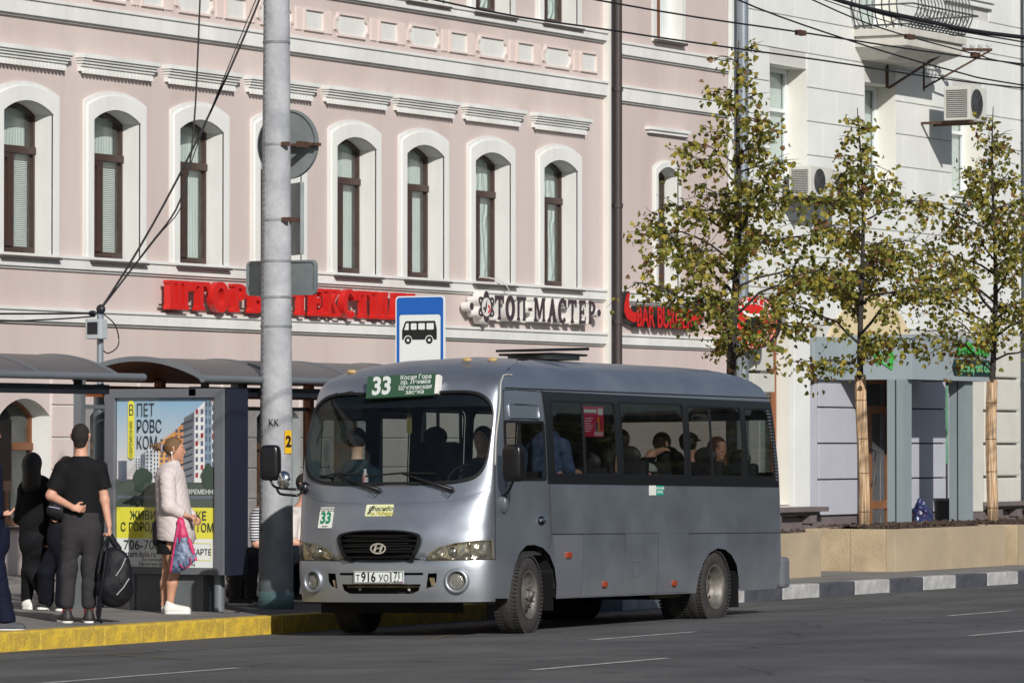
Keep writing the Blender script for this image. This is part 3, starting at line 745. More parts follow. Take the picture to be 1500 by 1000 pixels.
def crown_tree(name, label, x, y, zb, H, prof, nleaf, seed, group=None, z0=2.75, leaf=.072, lean=0., trunk_r=.055, wrap=True, pick=(5, 5, 3, 1.6, 1.5), whorl=.105, dens=1.):
    rnd = random.Random(seed)
    st = random.getstate(); random.seed(seed)
    t = root(name, label, 'tree', (x, y, zb), group=group)
    top = H
    def tp(z):   # trunk position relative to the base
        f = (z)/(top)
        return Vector((lean*f*f+(.02+.012*z)*.6*math.sin(z*1.3+seed), .02*math.cos(z*1.7+seed), z))
    N = 26
    mb = MB(); mb.tube([tp(top*i/N) for i in range(N+1)], [max(.006, trunk_r*(1-i/N)**.8+ .004) for i in range(N+1)], 9)
    link('trunk', mb.mesh(bark, smooth='all'), t)
    if wrap:
        mb = MB(); hw = 2.62-zb; nn = 22
        for k in range(nn):
            a = 2*math.pi*k/nn; r0 = .058+.01*rnd.random()
            q = [tp(hw*j/5)+Vector((math.cos(a)*r0, math.sin(a)*r0, 0)) for j in range(6)]
            q[-1].z += rnd.uniform(-.04, .03); q[0].z = .0
            mb.tube(q, .0125, 5)
        mb.tube([tp(0)+Vector((0, 0, .02)), tp(hw/2), tp(hw)-Vector((0, 0, .04))], .058, 12)
        w_ = link('reed_wrap', mb.mesh(reed, smooth='all'), t)
        mb = MB()
        for zz in (.25, .75, 1.2, 1.7):
            c = tp(zz); mb.tube([c+Vector((math.cos(R(k*30))*.078, math.sin(R(k*30))*.078, 0)) for k in range(13)], .004, 4, False)
        link('binding_wire', mb.mesh(bark), w_)
    mb = MB(); V = []; F = []; MI = []; twigs = []
    z = z0-zb; az = rnd.random()*6.28
    while z < top-.15:
        az += 2.4+rnd.uniform(-.5, .5)
        L_ = np.interp(z+zb, [p[0] for p in prof], [p[1] for p in prof])*rnd.uniform(.75, 1.12)
        up = rnd.uniform(.45, 1.05)
        d = Vector((math.cos(az), math.sin(az), 0))
        p0 = tp(z); q = [p0]; n = 6
        for i in range(1, n+1):
            f = i/n
            q.append(p0+d*L_*f+Vector((0, 0, L_*(up*f-.40*f*f)))+Vector((rnd.uniform(-1, 1), rnd.uniform(-1, 1), rnd.uniform(-1, 1)))*.04*L_)
        rb = max(.006, .016*L_)
        mb.tube(q, [rb*(1-.8*i/n)+.002 for i in range(n+1)], 5)
        twigs.append((q, L_))
        for k in range(int(4+L_*8)):
            f = rnd.uniform(.2, 1); i = min(n-1, int(f*n)); s0 = q[i].lerp(q[i+1], f*n-i)
            dd = (d+Vector((rnd.uniform(-1, 1), rnd.uniform(-1, 1), rnd.uniform(-.7, .8)))*1.0).normalized()
            l2 = rnd.uniform(.2, .6)*min(1, L_+.3)
            e = s0+dd*l2+Vector((0, 0, -.16*l2)); m_ = (s0+e)/2+Vector((0, 0, .06*l2))
            mb.tube([s0, m_, e], [.005, .004, .002], 4)
            twigs.append(([s0, m_, e], l2))
        z += whorl*rnd.uniform(.5, 1.5)
    link('branches', mb.mesh(bark, smooth='all'), t)
    tot = sum(l for _, l in twigs)
    for q, l in twigs:
        cnt = max(1, int(round(nleaf*l/tot*rnd.uniform(.1, 1.9))))
        for _ in range(cnt):
            f = rnd.uniform(.12, 1.0)*(len(q)-1); i = min(len(q)-2, int(f)); p = q[i].lerp(q[i+1], f-i)
            p = p+Vector((rnd.gauss(0, .07), rnd.gauss(0, .07), rnd.gauss(-.04, .065)))
            d = Vector((rnd.uniform(-1, 1), rnd.uniform(-1, 1), rnd.uniform(-1.3, .3)))
            add_leaf(V, F, MI, p, d, Vector((rnd.uniform(-1, 1), rnd.uniform(-1, 1), rnd.uniform(-.2, 1))), leaf*rnd.uniform(.6, 1.25), rnd.choices(range(5), pick)[0])
    me = bpy.data.meshes.new('crown'); me.from_pydata(V, [], F)
    for m in leafm: me.materials.append(m)
    me.polygons.foreach_set('material_index', MI); me.update()
    link('crown', me, t, kind='stuff')
    random.setstate(st)
    return t
G = 'young street trees in the planters'
crown_tree('linden_tree', 'young linden tree nearest the bus, its bare black trunk rising behind the bus roof', 51.12, 25.25, .62, 6.1,
           [(2.4, 1.0), (2.9, 1.35), (3.6, 1.35), (4.2, 1.0), (4.8, .75), (5.4, .5), (6.0, .22), (6.8, .10)], 4100, 3, G, lean=.28, wrap=False, trunk_r=.075)
crown_tree('linden_tree', 'young linden tree with reed wrapped trunk in front of the shop canopy', 55.06, 25.3, .62, 5.5,
           [(2.6, .9), (3.1, 1.15), (3.6, 1.12), (4.2, .85), (4.8, .6), (5.4, .25), (6.2, .1)], 3500, 15, G, lean=-.12, trunk_r=.055)
crown_tree('linden_tree', 'young linden tree with reed wrapped trunk, rightmost in view', 59.34, 25.3, .62, 5.8,
           [(2.6, 1.0), (3.1, 1.25), (3.7, 1.2), (4.4, .9), (5.0, .6), (5.6, .2), (6.4, .1)], 3700, 29, G, lean=.12, trunk_r=.055)
for i, (x, y, H, s) in enumerate(((62, -17, 8.5, 41), (78, -18, 9.5, 42), (92, -17, 8, 43), (100, -17.5, 9.5, 44), (108, -17.2, 9, 45), (116, -17.6, 9.6, 46), (124, -17, 8.8, 47), (133, -17.4, 9.4, 48))):
    crown_tree('linden_tree', 'full green roadside tree across the road, %s along the row' % ('first', 'second', 'third', 'fourth', 'fifth', 'sixth', 'seventh', 'eighth')[i], x, y, .3, H, [(1, 2.5), (4, 4.0), (6, 3.4), (8, 1.8), (9.5, .5)], 1500, s, 'trees across the road', z0=1.0, leaf=.5, wrap=False, trunk_r=.2, pick=(5, 2, 0, 0, 4), whorl=.3)

# planters with soil
sand = mat('planter_sandstone', rgb(194, 177, 146), .85, var=.1, vscale=2.2, bump=.45, bscale=50, c2=rgb(166, 148, 120))
sand2 = mat('planter_sandstone_grey', rgb(178, 162, 136), .85, var=.1, vscale=1.6, bump=.35, bscale=50)
mulch = mat('bark_mulch', rgb(86, 70, 60), .9, var=.3, vscale=30, bump=1, bscale=25)
def planter(x0, x1, y0, y1, label, joints):
    p = root('tree_planter', label, 'planter', ((x0+x1)/2, (y0+y1)/2, SW), group='sandstone tree planters')
    t = .13; zt = .66
    xs = [x0]+joints+[x1]
    for a, b in zip(xs, xs[1:]):
        link('stone_panel', MB().box(a+.003, b-.003, y0, y0+t, SW-.02, zt).mesh(sand2, bevel=.008), p, (0, 0, 0), world=True)
    link('stone_panel', MB().box(x0, x0+t, y0+t+.004, (y0+y1)/2-.003, SW-.02, zt).mesh(sand, bevel=.008), p, (0, 0, 0), world=True)
    link('stone_panel', MB().box(x0, x0+t, (y0+y1)/2+.003, y1, SW-.02, zt).mesh(sand, bevel=.008), p, (0, 0, 0), world=True)
    link('stone_panel', MB().box(x1-t, x1, y0+t+.004, y1, SW-.02, zt).mesh(sand, bevel=.008), p, (0, 0, 0), world=True)
    link('stone_panel', MB().box(x0+t+.004, x1-t-.004, y1-t, y1, SW-.02, zt).mesh(sand, bevel=.008), p, (0, 0, 0), world=True)
    mb = MB(); rr = random.Random(int(x0*10)); nx, ny = int((x1-x0)/.12), int((y1-y0)/.12)
    V = []; F = []
    for j in range(ny+1):
        for i in range(nx+1):
            V.append((x0+t+(x1-x0-2*t)*i/nx, y0+t+(y1-y0-2*t)*j/ny, zt-.03+.05*math.sin(math.pi*j/ny)+rr.uniform(-.01, .02)))
    for j in range(ny):
        for i in range(nx): F.append((j*(nx+1)+i, j*(nx+1)+i+1, (j+1)*(nx+1)+i+1, (j+1)*(nx+1)+i))
    mb.add(V, F)
    link('soil', mb.mesh(mulch), p, (0, 0, 0), world=True)
    mb = MB()
    for _ in range(420):
        c = Vector((rr.uniform(x0+.1, x1-.1), rr.uniform(y0+.08, y1-.1), zt+.015+rr.uniform(0, .035))); a = rr.random()*6.3
        mb.obox(c, Vector((math.cos(a), math.sin(a), rr.uniform(-.4, .4)))*rr.uniform(.02, .05), Vector((-math.sin(a), math.cos(a), 0))*rr.uniform(.006, .016), (0, 0, .005))
    link('mulch', mb.mesh(mulch), p, (0, 0, 0), world=True, kind='stuff')
planter(47.6, 51.98, 24.45, 25.75, 'sandstone tree planter partly hidden behind the rear of the bus', [49, 50.5])
planter(54.25, 57.85, 24.48, 25.75, 'sandstone tree planter in the middle, in front of the shop canopy', [56.0])
planter(58.2, 62.5, 24.32, 25.75, 'sandstone tree planter at the right, under the last tree', [59.7, 61.2])

# ================================================================ concrete pole with sign backs
conc = mat('pole_painted_concrete', rgb(178, 180, 184), .75, var=.10, vscale=3.5, bump=.45, bscale=14, c2=rgb(146, 149, 154))
pole = root('utility_pole', 'thick pale grey painted concrete pole with three traffic sign backs, beside the bus front', 'pole', (39.3, 24.47, SW))
mb = MB(); K = 28
P = [(39.3, 24.47, SW+6.6*i/K*1.25) for i in range(K+1)]
mb.tube(P, [.176-.0075*(p[2]) for p in P], 24)
link('shaft', mb.mesh(conc, smooth='all'), pole, (0, 0, 0), world=True)
link('base_paint', MB().tube([(39.3, 24.47, SW), (39.3, 24.47, SW+.17)], [.181, .178], 24).mesh(mat('teal_paint', rgb(140, 168, 172), .7, var=.2, vscale=8, bump=.4), smooth='all'), pole, (0, 0, 0), world=True)
bandm = mat('steel_band', rgb(140, 143, 146), .5, var=.2, vscale=10)
rust = mat('rusty_steel', rgb(92, 66, 50), .8, var=.3, vscale=20)
signback = mat('sign_back_grey', rgb(142, 150, 150), .5, metal=.25, var=.08, vscale=3, c2=rgb(116, 124, 126))
for z in (4.73, 3.98, 3.57, 3.21, 2.92, 5.75, 6.35):
    r_ = .176-.0075*z+.006
    b_ = link('band_clamp', MB().tube([(39.3, 24.47, z-.012), (39.3, 24.47, z+.012)], r_, 24).mesh(bandm, smooth=True), pole, (0, 0, 0), world=True)
    if z in (4.73, 3.98): link('bolt', MB().box(39.2, 39.24, 24.47-r_-.05, 24.47-r_+.03, z-.02, z+.02).mesh(rust), b_)
# weld seam down the shaft
mb = MB()
for i in range(90):
    z = .9+i*.062; r_ = .176-.0075*z
    mb.obox((39.3-r_*.9, 24.47+r_*.42, z), (.004, 0, 0), (0, .006, 0), (0, 0, .014+.01*random.random()))
link('casting_seam', mb.mesh(mat('pitted_concrete', rgb(112, 112, 112), .9)), pole, (0, 0, 0), world=True, kind='stuff')
G2 = None
sr = root('round_sign', 'round traffic sign seen from its grey back, topmost on the concrete pole', 'traffic sign', (39.55, 24.37, 4.73))
mb = MB(); M_ = lambda a, b, c: (39.56+c, 24.50-a, 4.75+b)
plate(mb, [disc(0, 0, .345, 40)], [], M_, .025); link('sign_plate', mb.mesh(signback), sr, (0, 0, 0), world=True)
mb = MB(); plate(mb, [disc(0, 0, .35, 40)], [disc(0, 0, .33, 40)], lambda a, b, c: (39.545+c, 24.50-a, 4.75+b), .045); link('rim', mb.mesh(signback), sr, (0, 0, 0), world=True)
link('bracket', MB().box(39.47, 39.55, 24.1, 24.62, 4.72, 4.75).box(39.3, 39.5, 24.2, 24.24, 4.70, 4.76).mesh(rust), sr, (0, 0, 0), world=True)
sn = root('narrow_sign', 'narrow upright sign seen from its back, in the middle of the concrete pole', 'traffic sign', (39.4, 24.3, 4.0))
mb = MB(); th = R(40); 
mb.obox((39.55, 24.38, 4.0), (.02*math.cos(th), -.02*math.sin(th), 0), (.16*math.sin(th), .16*math.cos(th), 0), (0, 0, .36))
link('sign_plate', mb.mesh(signback, bevel=.006), sn, (0, 0, 0), world=True)
link('bracket', MB().box(39.3, 39.5, 24.28, 24.32, 3.96, 4.0).mesh(rust), sn, (0, 0, 0), world=True)
sq = root('rectangular_sign', 'wide rectangular sign seen from its grey back, lowest on the concrete pole', 'traffic sign', (39.55, 24.42, 3.4))
mb = MB(); plate(mb, [rrect(-.41, .40, -.17, .17, .05)], [], lambda a, b, c: (39.52+c, 24.54-a, 3.41+b), .02); link('sign_plate', mb.mesh(signback), sq, (0, 0, 0), world=True)
mb = MB(); plate(mb, [rrect(-.415, .405, -.175, .175, .05)], [rrect(-.395, .385, -.155, .155, .04)], lambda a, b, c: (39.505+c, 24.54-a, 3.41+b), .04); link('rim', mb.mesh(signback), sq, (0, 0, 0), world=True)
# yellow number tag + scribble
tag_ = link('number_tag', MB().box(-.045, .045, 0, .006, -.115, .115).mesh(mat('yellow_tag', rgb(232, 182, 40), .5, var=.05)), pole, (39.262, 24.304, 1.77), world=True)
tag_.rotation_euler = (0, 0, R(-14))
t2 = text('digit', '2', tag_, basis((0, -.004, 0), (1, 0, 0), (0, -1, 0)), mat('black_print', (.01, .01, .01), .6, var=0), .15, bold=.006, depth=.001)
t3 = link('scribble', text_mesh('KK', .1, depth=.001, xs=.8), pole, (39.145, 24.40, 1.96), world=True, m=mat('black_print', (0, 0, 0))); t3.rotation_euler = (0, 0, R(-65))

# street lamp post and bus stop sign
mat('lamp_grey', rgb(140, 150, 160), .4, metal=.3, var=.05)
zp = MB().tube([(67.78, YF-.22, .3), (67.78, YF-.22, 12)], .095, 18)
for z in (1.6, 3.2, 5.2, 7.2): zp.tube([(67.78, YF-.22, z), (67.78, YF-.22, z+.06)], .105, 18)
link('downpipe', zp.mesh(mat('zinc_pipe', rgb(150, 160, 170), .35, metal=.5, var=.08, vscale=4), smooth=True), wb, (0, 0, 0), world=True)
bs = root('bus_stop_sign', 'blue and white bus stop sign with a black bus pictogram', 'road sign', (44.15, 25.6, SW))
link('post', MB().tube([(44.18, 25.6, SW), (44.18, 25.6, 3.3)], .03, 12).mesh(MATS['lamp_grey'], smooth=True), bs, (0, 0, 0), world=True)
def SP(dx): return lambda a, b, c: (44.1+dx+c, 25.6-a, 3.0+b)
WP = mat('sign_white', rgb(222, 228, 226), .4, var=0); BP = mat('sign_blue', rgb(16, 92, 178), .4, var=0); KP = mat('sign_black', rgb(24, 24, 26), .5, var=0)
mb = MB(); plate(mb, [rrect(-.312, .312, -.46, .375, .045)], [], SP(0), .02); link('sign_plate', mb.mesh(WP), bs, (0, 0, 0), world=True)
mb = MB(); plate(mb, [rrect(-.295, .295, -.445, .36, .035)], [rrect(-.262, .262, -.41, .17, .03)], SP(-.004), .003); link('blue_border', mb.mesh(BP), bs, (0, 0, 0), world=True)
mb = MB(); plate(mb, [rrect(-.255, .255, -.405, .165, .02)], [], SP(-.003), .002); link('white_field', mb.mesh(WP), bs, (0, 0, 0), world=True)
PZ = .085
body = [(-.225, -.19), (.215, -.19), (.215, -.08), (.195, .01), (.185, .015), (-.175, .015), (-.19, 0), (-.225, -.085)]
H = [rrect(-.115, -.04, -.08, -.008, .01), rrect(-.02, .065, -.08, -.008, .01), rrect(.085, .178, -.08, -.008, .01), [(-.2, -.082), (-.14, -.082), (-.14, -.006), (-.172, -.006)], disc(-.15, -.195, .055, 16), disc(.12, -.195, .055, 16)]
up_ = lambda P: [(a, b+PZ) for a, b in P]
mb = MB(); plate(mb, [up_(body)], [up_(h) for h in H], SP(-.006), .002)
for q in (-.15, .12): plate(mb, [up_(disc(q, -.195, .043, 16))], [up_(disc(q, -.195, .018, 12))], SP(-.006), .002)
link('pictogram', mb.mesh(KP), bs, (0, 0, 0), world=True)

# ================================================================ shelter
sg = mat('shelter_grey', rgb(122, 128, 134), .45, metal=.3, var=.06)
sd_ = mat('shelter_dark', rgb(30, 32, 40), .5, var=.1)
sroof = mat('shelter_roof_smoked', rgb(92, 88, 90), .35, var=.06, vscale=2)
sorange = mat('shelter_orange_brown', rgb(150, 84, 40), .5, var=.15)
sglass = glassmat('shelter_glass', (.72, .76, .78), rough=.03, ior=1.45, dirt=.06)
def shelter(x0, x1, label, open_end):
    s = root('bus_shelter', label, 'bus shelter', ((x0+x1)/2, 25.3, SW), group='bus shelters')
    y0, y1 = 24.58, 26.1; zb, za = 2.41, 2.60
    def prof(t): # t 0..1 front to back
        y = y0+(y1-y0)*t; return y, zb+(za-zb)*math.sin(math.pi*t)**.85
    def vault(a, b, th, up):
        mb = MB(); V = []; n = 16
        for x in (a, b):
            for k in range(n+1):
                y, z = prof(k/n); V.append((x, y, z+up))
            for k in range(n+1):
                y, z = prof(k/n); V.append((x, y, z+up-th))
        m = 2*(n+1); F = []
        for k in range(n):
            F += [(k, k+1, m+k+1, m+k), (n+1+k, m+n+1+k, m+n+2+k, n+2+k), (k, n+1+k, n+2+k, k+1), (m+k, m+k+1, m+n+2+k, m+n+1+k)]
        F += [(0, m, m+n+1, n+1), (n, 2*n+1, m+2*n+1, m+n)]
        return mb.add(V, F)
    nseg = max(2, int((x1-x0)/1.25)); w = (x1-x0)/nseg
    for i in range(nseg):
        link('roof_panel', vault(x0+i*w+.02, x0+(i+1)*w-.02, .015, .0).mesh(sroof, smooth=True), s, (0, 0, 0), world=True)
        link('ceiling_panel', vault(x0+i*w+.02, x0+(i+1)*w-.02, .012, -.03).mesh(sorange, smooth=True), s, (0, 0, 0), world=True)
    for i in range(nseg+1):
        link('roof_rib', vault(x0+i*w-.025, x0+i*w+.025, .05, .012).mesh(sg, smooth=True), s, (0, 0, 0), world=True)
    link('front_tube', MB().tube([(x0-.05, y0-.03, 2.385), (x1+.42 if not open_end else x1+.05, y0-.03, 2.385)], .036, 12).mesh(sg, smooth=True), s, (0, 0, 0), world=True)
    link('beam', MB().box(x0, x1, y0+.08, y0+.16, 2.22, 2.31).mesh(sd_), s, (0, 0, 0), world=True)
    link('beam', MB().box(x0, x1, y1-.1, y1-.04, 2.22, 2.33).mesh(sorange), s, (0, 0, 0), world=True)
    for hx in (x0+.2, x1-.5, x0+.9): link('hanger', MB().box(hx, hx+.06, y0+.09, y0+.15, 2.31, 2.4).mesh(sd_), s, (0, 0, 0), world=True)
    for i in range(nseg+1):
        link('post', MB().box(x0+i*w-.04, x0+i*w+.04, y1-.12, y1-.03, SW, 2.4).mesh(sorange if i % 2 else sg), s, (0, 0, 0), world=True)
        if i < nseg:
            link('glass_panel', MB().box(x0+i*w+.06, x0+(i+1)*w-.06, y1-.08, y1-.07, .45, 2.1).mesh(sglass), s, (0, 0, 0), world=True)
            for zr in (2.1, .4): link('rail', MB().box(x0+i*w+.04, x0+(i+1)*w-.04, y1-.09, y1-.06, zr, zr+.04).mesh(sg), s, (0, 0, 0), world=True)
    return s
s1 = shelter(31.5, 36.62, 'bus shelter with smoked arched roof at the left edge, over the standing people', False)
s2 = shelter(38.12, 43.9, 'bus shelter with arched roof and orange underside behind the advert box and the pole', True)
bn = root('bench', 'grey metal bench inside the shelter behind the concrete pole', 'bench', (41, 25.65, SW))
link('seat', MB().box(39.4, 42.8, 25.45, 25.85, .56, .6).mesh(sg, bevel=.01), bn, (0, 0, 0), world=True)
for x in (39.7, 41.1, 42.5): link('leg', MB().box(x-.03, x+.03, 25.6, 25.7, SW, .56).mesh(sg), bn, (0, 0, 0), world=True)
# LED information board at the left edge
ib = root('information_board', 'dark electronic timetable board with glowing red text at the left edge', 'display board', (37.2, 26.9, SW))
link('post', MB().box(36.6, 36.66, 26.3, 26.4, SW, 2.05).mesh(brown), ib, (0, 0, 0), world=True)
link('casing', MB().box(36.42, 36.6, 25.88, 26.5, 1.35, 2.02).mesh(sd_), ib, (0, 0, 0), world=True)
link('frame', MB().box(36.38, 36.64, 25.80, 25.87, 1.3, 1.98).mesh(brown), ib, (0, 0, 0), world=True)
led = bpy.data.materials.new('led_red'); led.use_nodes = True; led.node_tree.nodes['Principled BSDF'].inputs['Emission Color'].default_value = (1, .12, .02, 1); led.node_tree.nodes['Principled BSDF'].inputs['Emission Strength'].default_value = .5; led.node_tree.nodes['Principled BSDF'].inputs['Base Color'].default_value = (.2, .02, .01, 1)
text('display_text', '4 ул.Мира\n12 вокзал\n16 центр\n33 8 мин\n40 5 мин', ib, basis((36.41-37.2, 26.15-26.9, 1.68-SW), (0, -1, 0), (-1, 0, 0)), led, .07, depth=.002)

# advert box
ab = root('advert_lightbox', 'grey framed advertising lightbox with a poster of apartment blocks', 'advertising box', (38.25, 25.03, SW))
# poster plane faces -x ; a runs to the right in view = -y
def AP(x): return lambda a, b, c: (x+c, 25.03-a, 1.385+b)
mb = MB(); plate(mb, [rect(-.70, .70, -.91, .905)], [rect(-.585, .585, -.845, .815)], AP(38.12), .05)
mb.box(38.17, 38.42, 24.33, 25.73, .475, 2.29)
link('frame', mb.mesh(mat('box_grey', rgb(112, 116, 122), .45, metal=.2, var=.05), bevel=.008), ab, (0, 0, 0), world=True)
mb = MB(); mb.box(38.13, 38.46, 24.27, 24.327, .475, 2.29); link('side_panel', mb.mesh(mat('box_dark_blue', rgb(34, 38, 54), .5, var=.05)), ab, (0, 0, 0), world=True)
mb = MB(); mb.box(38.2, 38.4, 24.62, 25.4, SW, .47); link('pedestal', mb.mesh(mat('pedestal_grey', rgb(104, 108, 112), .6, var=.1)), ab, (0, 0, 0), world=True)
for yy in (24.5, 25.5): link('leg', MB().tube([(38.3, yy, SW), (38.3, yy, .47)], .055, 12).mesh(sg, smooth=True), ab, (0, 0, 0), world=True)
def pm(n, c, r=.45): return mat('print_'+n, rgb(*[min(238, v*1.14) for v in c]), r, var=.0)
def psh(name, polys, m, lay, holes=()):
    mb = MB(); plate(mb, polys, holes, AP(38.165-.0012*lay), .0006); return link(name, mb.mesh(m), ab, (0, 0, 0), world=True)
skym = mat('print_sky', rgb(120, 160, 185), .45, var=0)
nt = skym.node_tree; tc = nt.nodes.new('ShaderNodeTexCoord'); sx = nt.nodes.new('ShaderNodeSeparateXYZ'); nt.links.new(tc.outputs['Object'], sx.inputs[0])
mr = nt.nodes.new('ShaderNodeMapRange'); mr.inputs[1].default_value = 1.3; mr.inputs[2].default_value = 2.25; nt.links.new(sx.outputs[2], mr.inputs[0])
rp = nt.nodes.new('ShaderNodeValToRGB'); rp.color_ramp.elements[0].color = rgb(232, 224, 216); rp.color_ramp.elements[1].color = rgb(130, 176, 208); nt.links.new(mr.outputs[0], rp.inputs[0]); nt.links.new(rp.outputs[0], nt.nodes['Principled BSDF'].inputs[0])
poster = psh('poster', [rect(-.58, .58, -.84, .81)], skym, 0)

psh('poster_meadow', [rect(-.58, .58, -.28, .02)], pm('meadow', (74, 84, 78)), 1)
psh('poster_road', [rect(-.58, .58, -.17, -.14)], pm('proad', (92, 100, 110)), 2)
psh('poster_yellow', [rect(-.58, .58, -.56, -.255)], pm('yellow', (205, 200, 70)), 3)
psh('poster_white', [rect(-.58, .58, -.84, -.56)], pm('pwhite', (205, 214, 216)), 3)
# the block of flats: receding strips, higher to the right
cols = [(-.36, -.30, 'w'), (-.30, -.24, 'g'), (-.24, -.15, 'w'), (-.15, -.08, 'w2'), (-.08, .10, 'o'), (.10, .20, 'o2'), (.20, .33, 'gr'), (.33, .45, 'wh'), (.45, .53, 'gl'), (.53, .58, 'wh')]
topf = lambda a: .22+(a+.36)*.58+(max(0, a-.1))*.25
botf = lambda a: -.01
cm = {'w': (196, 200, 202), 'g': (120, 126, 132), 'w2': (206, 210, 212), 'o': (214, 156, 92), 'o2': (204, 140, 84), 'gr': (112, 116, 124), 'wh': (212, 218, 222), 'gl': (120, 140, 156)}
for a0, a1, k in cols:
    psh('poster_block', [[(a0, botf(a0)), (a1, botf(a1)), (a1, topf(a1)), (a0, topf(a0))]], pm('b'+k, cm[k]), 4)
psh('poster_block', [[(.21, .62), (.33, .68), (.33, .53), (.21, .47)]], pm('bgr2', (96, 100, 108)), 5)
wn_ = []; wr_ = []; bl_ = []
for a0, a1, k in cols:
    nfl = 8 if a0 < .1 else 9
    for i in range(nfl):
        f = (i+.5)/nfl; zc_ = botf(a0)+.03+(topf((a0+a1)/2)-botf(a0)-.04)*f; hh = (topf(a0)-botf(a0))/nfl*.3
        if k in ('gr',):
            bl_.append([(a0-.02, zc_-hh*1.1-.01), (a1-.02, zc_-hh*.6+.02), (a1-.02, zc_+hh*.3+.02), (a0-.02, zc_-hh*.2-.01)]); continue
        nn = 3 if a1-a0 > .15 else 2
        for j in range(nn):
            c = a0+(a1-a0)*(j+.5)/nn; ww = (a1-a0)/nn*.24
            q = [(c-ww, zc_-hh), (c+ww, zc_-hh+.004), (c+ww, zc_+hh+.004), (c-ww, zc_+hh)]
            (wr_ if (k in ('wh',) and (i*3+j) % 4 == 0) else wn_).append(q)
psh('poster_windows', wn_, pm('pwin', (84, 98, 118)), 6); psh('poster_windows', wr_, pm('pred', (150, 52, 56)), 6); psh('poster_balconies', bl_, pm('pbal', (66, 70, 80)), 7)
rr = random.Random(5)
for cx, cz, w_, h_ in ((-.27, .02, .11, .12), (.5, .05, .09, .12)):
    pts = [(cx+w_*math.cos(t)*(1+rr.uniform(-.15, .15)), cz+h_*math.sin(t)*(1+rr.uniform(-.15, .15))) for t in [R(k*15) for k in range(24)]]
    psh('poster_tree', [pts], pm('ptree', (60, 74, 66)), 8)
psh('poster_block', [rect(-.56, -.46, .0, .2)], pm('pb3', (84, 92, 106)), 4)
psh('poster_pill', [rrect(-.445, -.37, .22, .79, .03)], pm('yellow', (205, 200, 70)), 8)
PT = lambda a, b, lay: basis((38.165-.0012*lay-38.25, 25.03-a-25.03, 1.385+b-SW), (0, -1, 0), (-1, 0, 0))
PK = pm('ink', (36, 48, 56))
text('poster_text', 'В', ab, PT(-.405, .69, 10), PK, .15, depth=.0006, xs=.65)
text('poster_text', 'ПЕТ\nРОВС\nКОМ', ab, PT(-.345, .53, 10), PK, .175, depth=.0006, xs=.62, align='LEFT', lh=.92)
m_ = text_mesh('СОВРЕМЕННИК', .05, depth=.0006); m_.transform(Matrix.Rotation(R(-90), 4, 'Y')); m_.transform(PT(-.405, .4, 10)); link('poster_text', m_, ab, m=PK)
text('poster_text', 'СОВРЕМЕННИК', ab, PT(.40, -.105, 10), WP, .062, depth=.0006, bold=.001)
text('poster_text', 'ЖИВИТЕ В ПАРКЕ', ab, PT(.03, -.34, 10), PK, .118, depth=.0006, xs=.82, spacing=1.06, bold=.001)
text('poster_text', 'С ГОРОДОМ РЯДОМ, ТУТ!' if False else 'С ГОРОДСКИМ БЫТОМ!', ab, PT(.03, -.455, 10), PK, .118, depth=.0006, xs=.76, spacing=1.06, bold=.001)
text('poster_text', '706-706', ab, PT(-.28, -.63, 10), PK, .135, depth=.0006, xs=.95)
text('poster_text', 'start-tula.ru', ab, PT(-.29, -.715, 10), PK, .085, depth=.0006, xs=.9)
text('poster_text', 'НА КАРТЕ', ab, PT(.36, -.69, 10), PK, .08, depth=.0006, xs=.9)
text('poster_text', 'Застройщик ООО «СЗ Старт»\nПроектная декларация на сайте', ab, PT(0.02, -.79, 10), PK, .042, depth=.0005)
mb = MB(); plate(mb, [rect(.1, .53, -.77, -.6)], [rect(.105, .525, -.765, -.605)], AP(38.165-.008), .0006); link('poster_frame', mb.mesh(pm('yellow', (0, 0, 0))), ab, (0, 0, 0), world=True)
link('glass', MB().box(38.140, 38.144, 25.03-.585, 25.03+.585, 1.385-.845, 1.385+.815).mesh(glassmat('poster_glass', (1, 1, 1), ior=1.35)), ab, (0, 0, 0), world=True)
link('poster_mount', MB().box(38.15, 38.168, 25.03-.58, 25.03+.58, 1.385-.84, 1.385+.81).mesh(sd_), ab, (.001, 0, 0), world=True) if False else None

# thin service mast with meter box
ms_ = root('service_mast', 'thin grey steel mast with a small electrical box and cable clamps', 'mast', (38.4, 26.35, SW))
mx_, my_ = 38.72, 26.2
link('shaft', MB().tube([(mx_, my_, SW), (mx_, my_, 2.35)], .055, 12).tube([(mx_+.02, my_, 2.35), (mx_+.02, my_, 3.12)], .034, 10).mesh(MATS['lamp_grey'], smooth=True), ms_, (0, 0, 0), world=True)
bxm = mat('meter_box', rgb(176, 184, 188), .4, var=.05)
link('meter_box', MB().box(mx_-.1, mx_+.02, my_-.09, my_+.10, 2.80, 3.0).mesh(bxm, bevel=.012), ms_, (0, 0, 0), world=True)
mb = MB().box(mx_-.108, mx_-.101, my_-.05, my_+.07, 2.85, 2.97); q_ = link('meter_window', mb.mesh(sd_), ms_, (0, 0, 0), world=True)
link('insulator', MB().ell((mx_, my_-.02, 3.1), .04, .05, .05).ell((mx_, my_+.08, 3.06), .03, .05, .03).mesh(sd_, smooth=True), ms_, (0, 0, 0), world=True)
link('hook', MB().tube(qbez((mx_, my_, 2.28), (mx_-.02, my_-.05, 2.0), (mx_, my_-.2, 2.03)), .012, 6).mesh(bxm, smooth=True), ms_, (0, 0, 0), world=True)
wirem = mat('black_cable', (.012, .012, .014), .6, var=0)
def wire(pts, r, label, m=wirem, group='overhead cables'):
    o = link('cable', MB().tube(pts, r, 5).mesh(m, smooth='all'), None, (0, 0, 0)); return setp(o, label, 'cable', group)
T = (mx_, my_, 3.08)
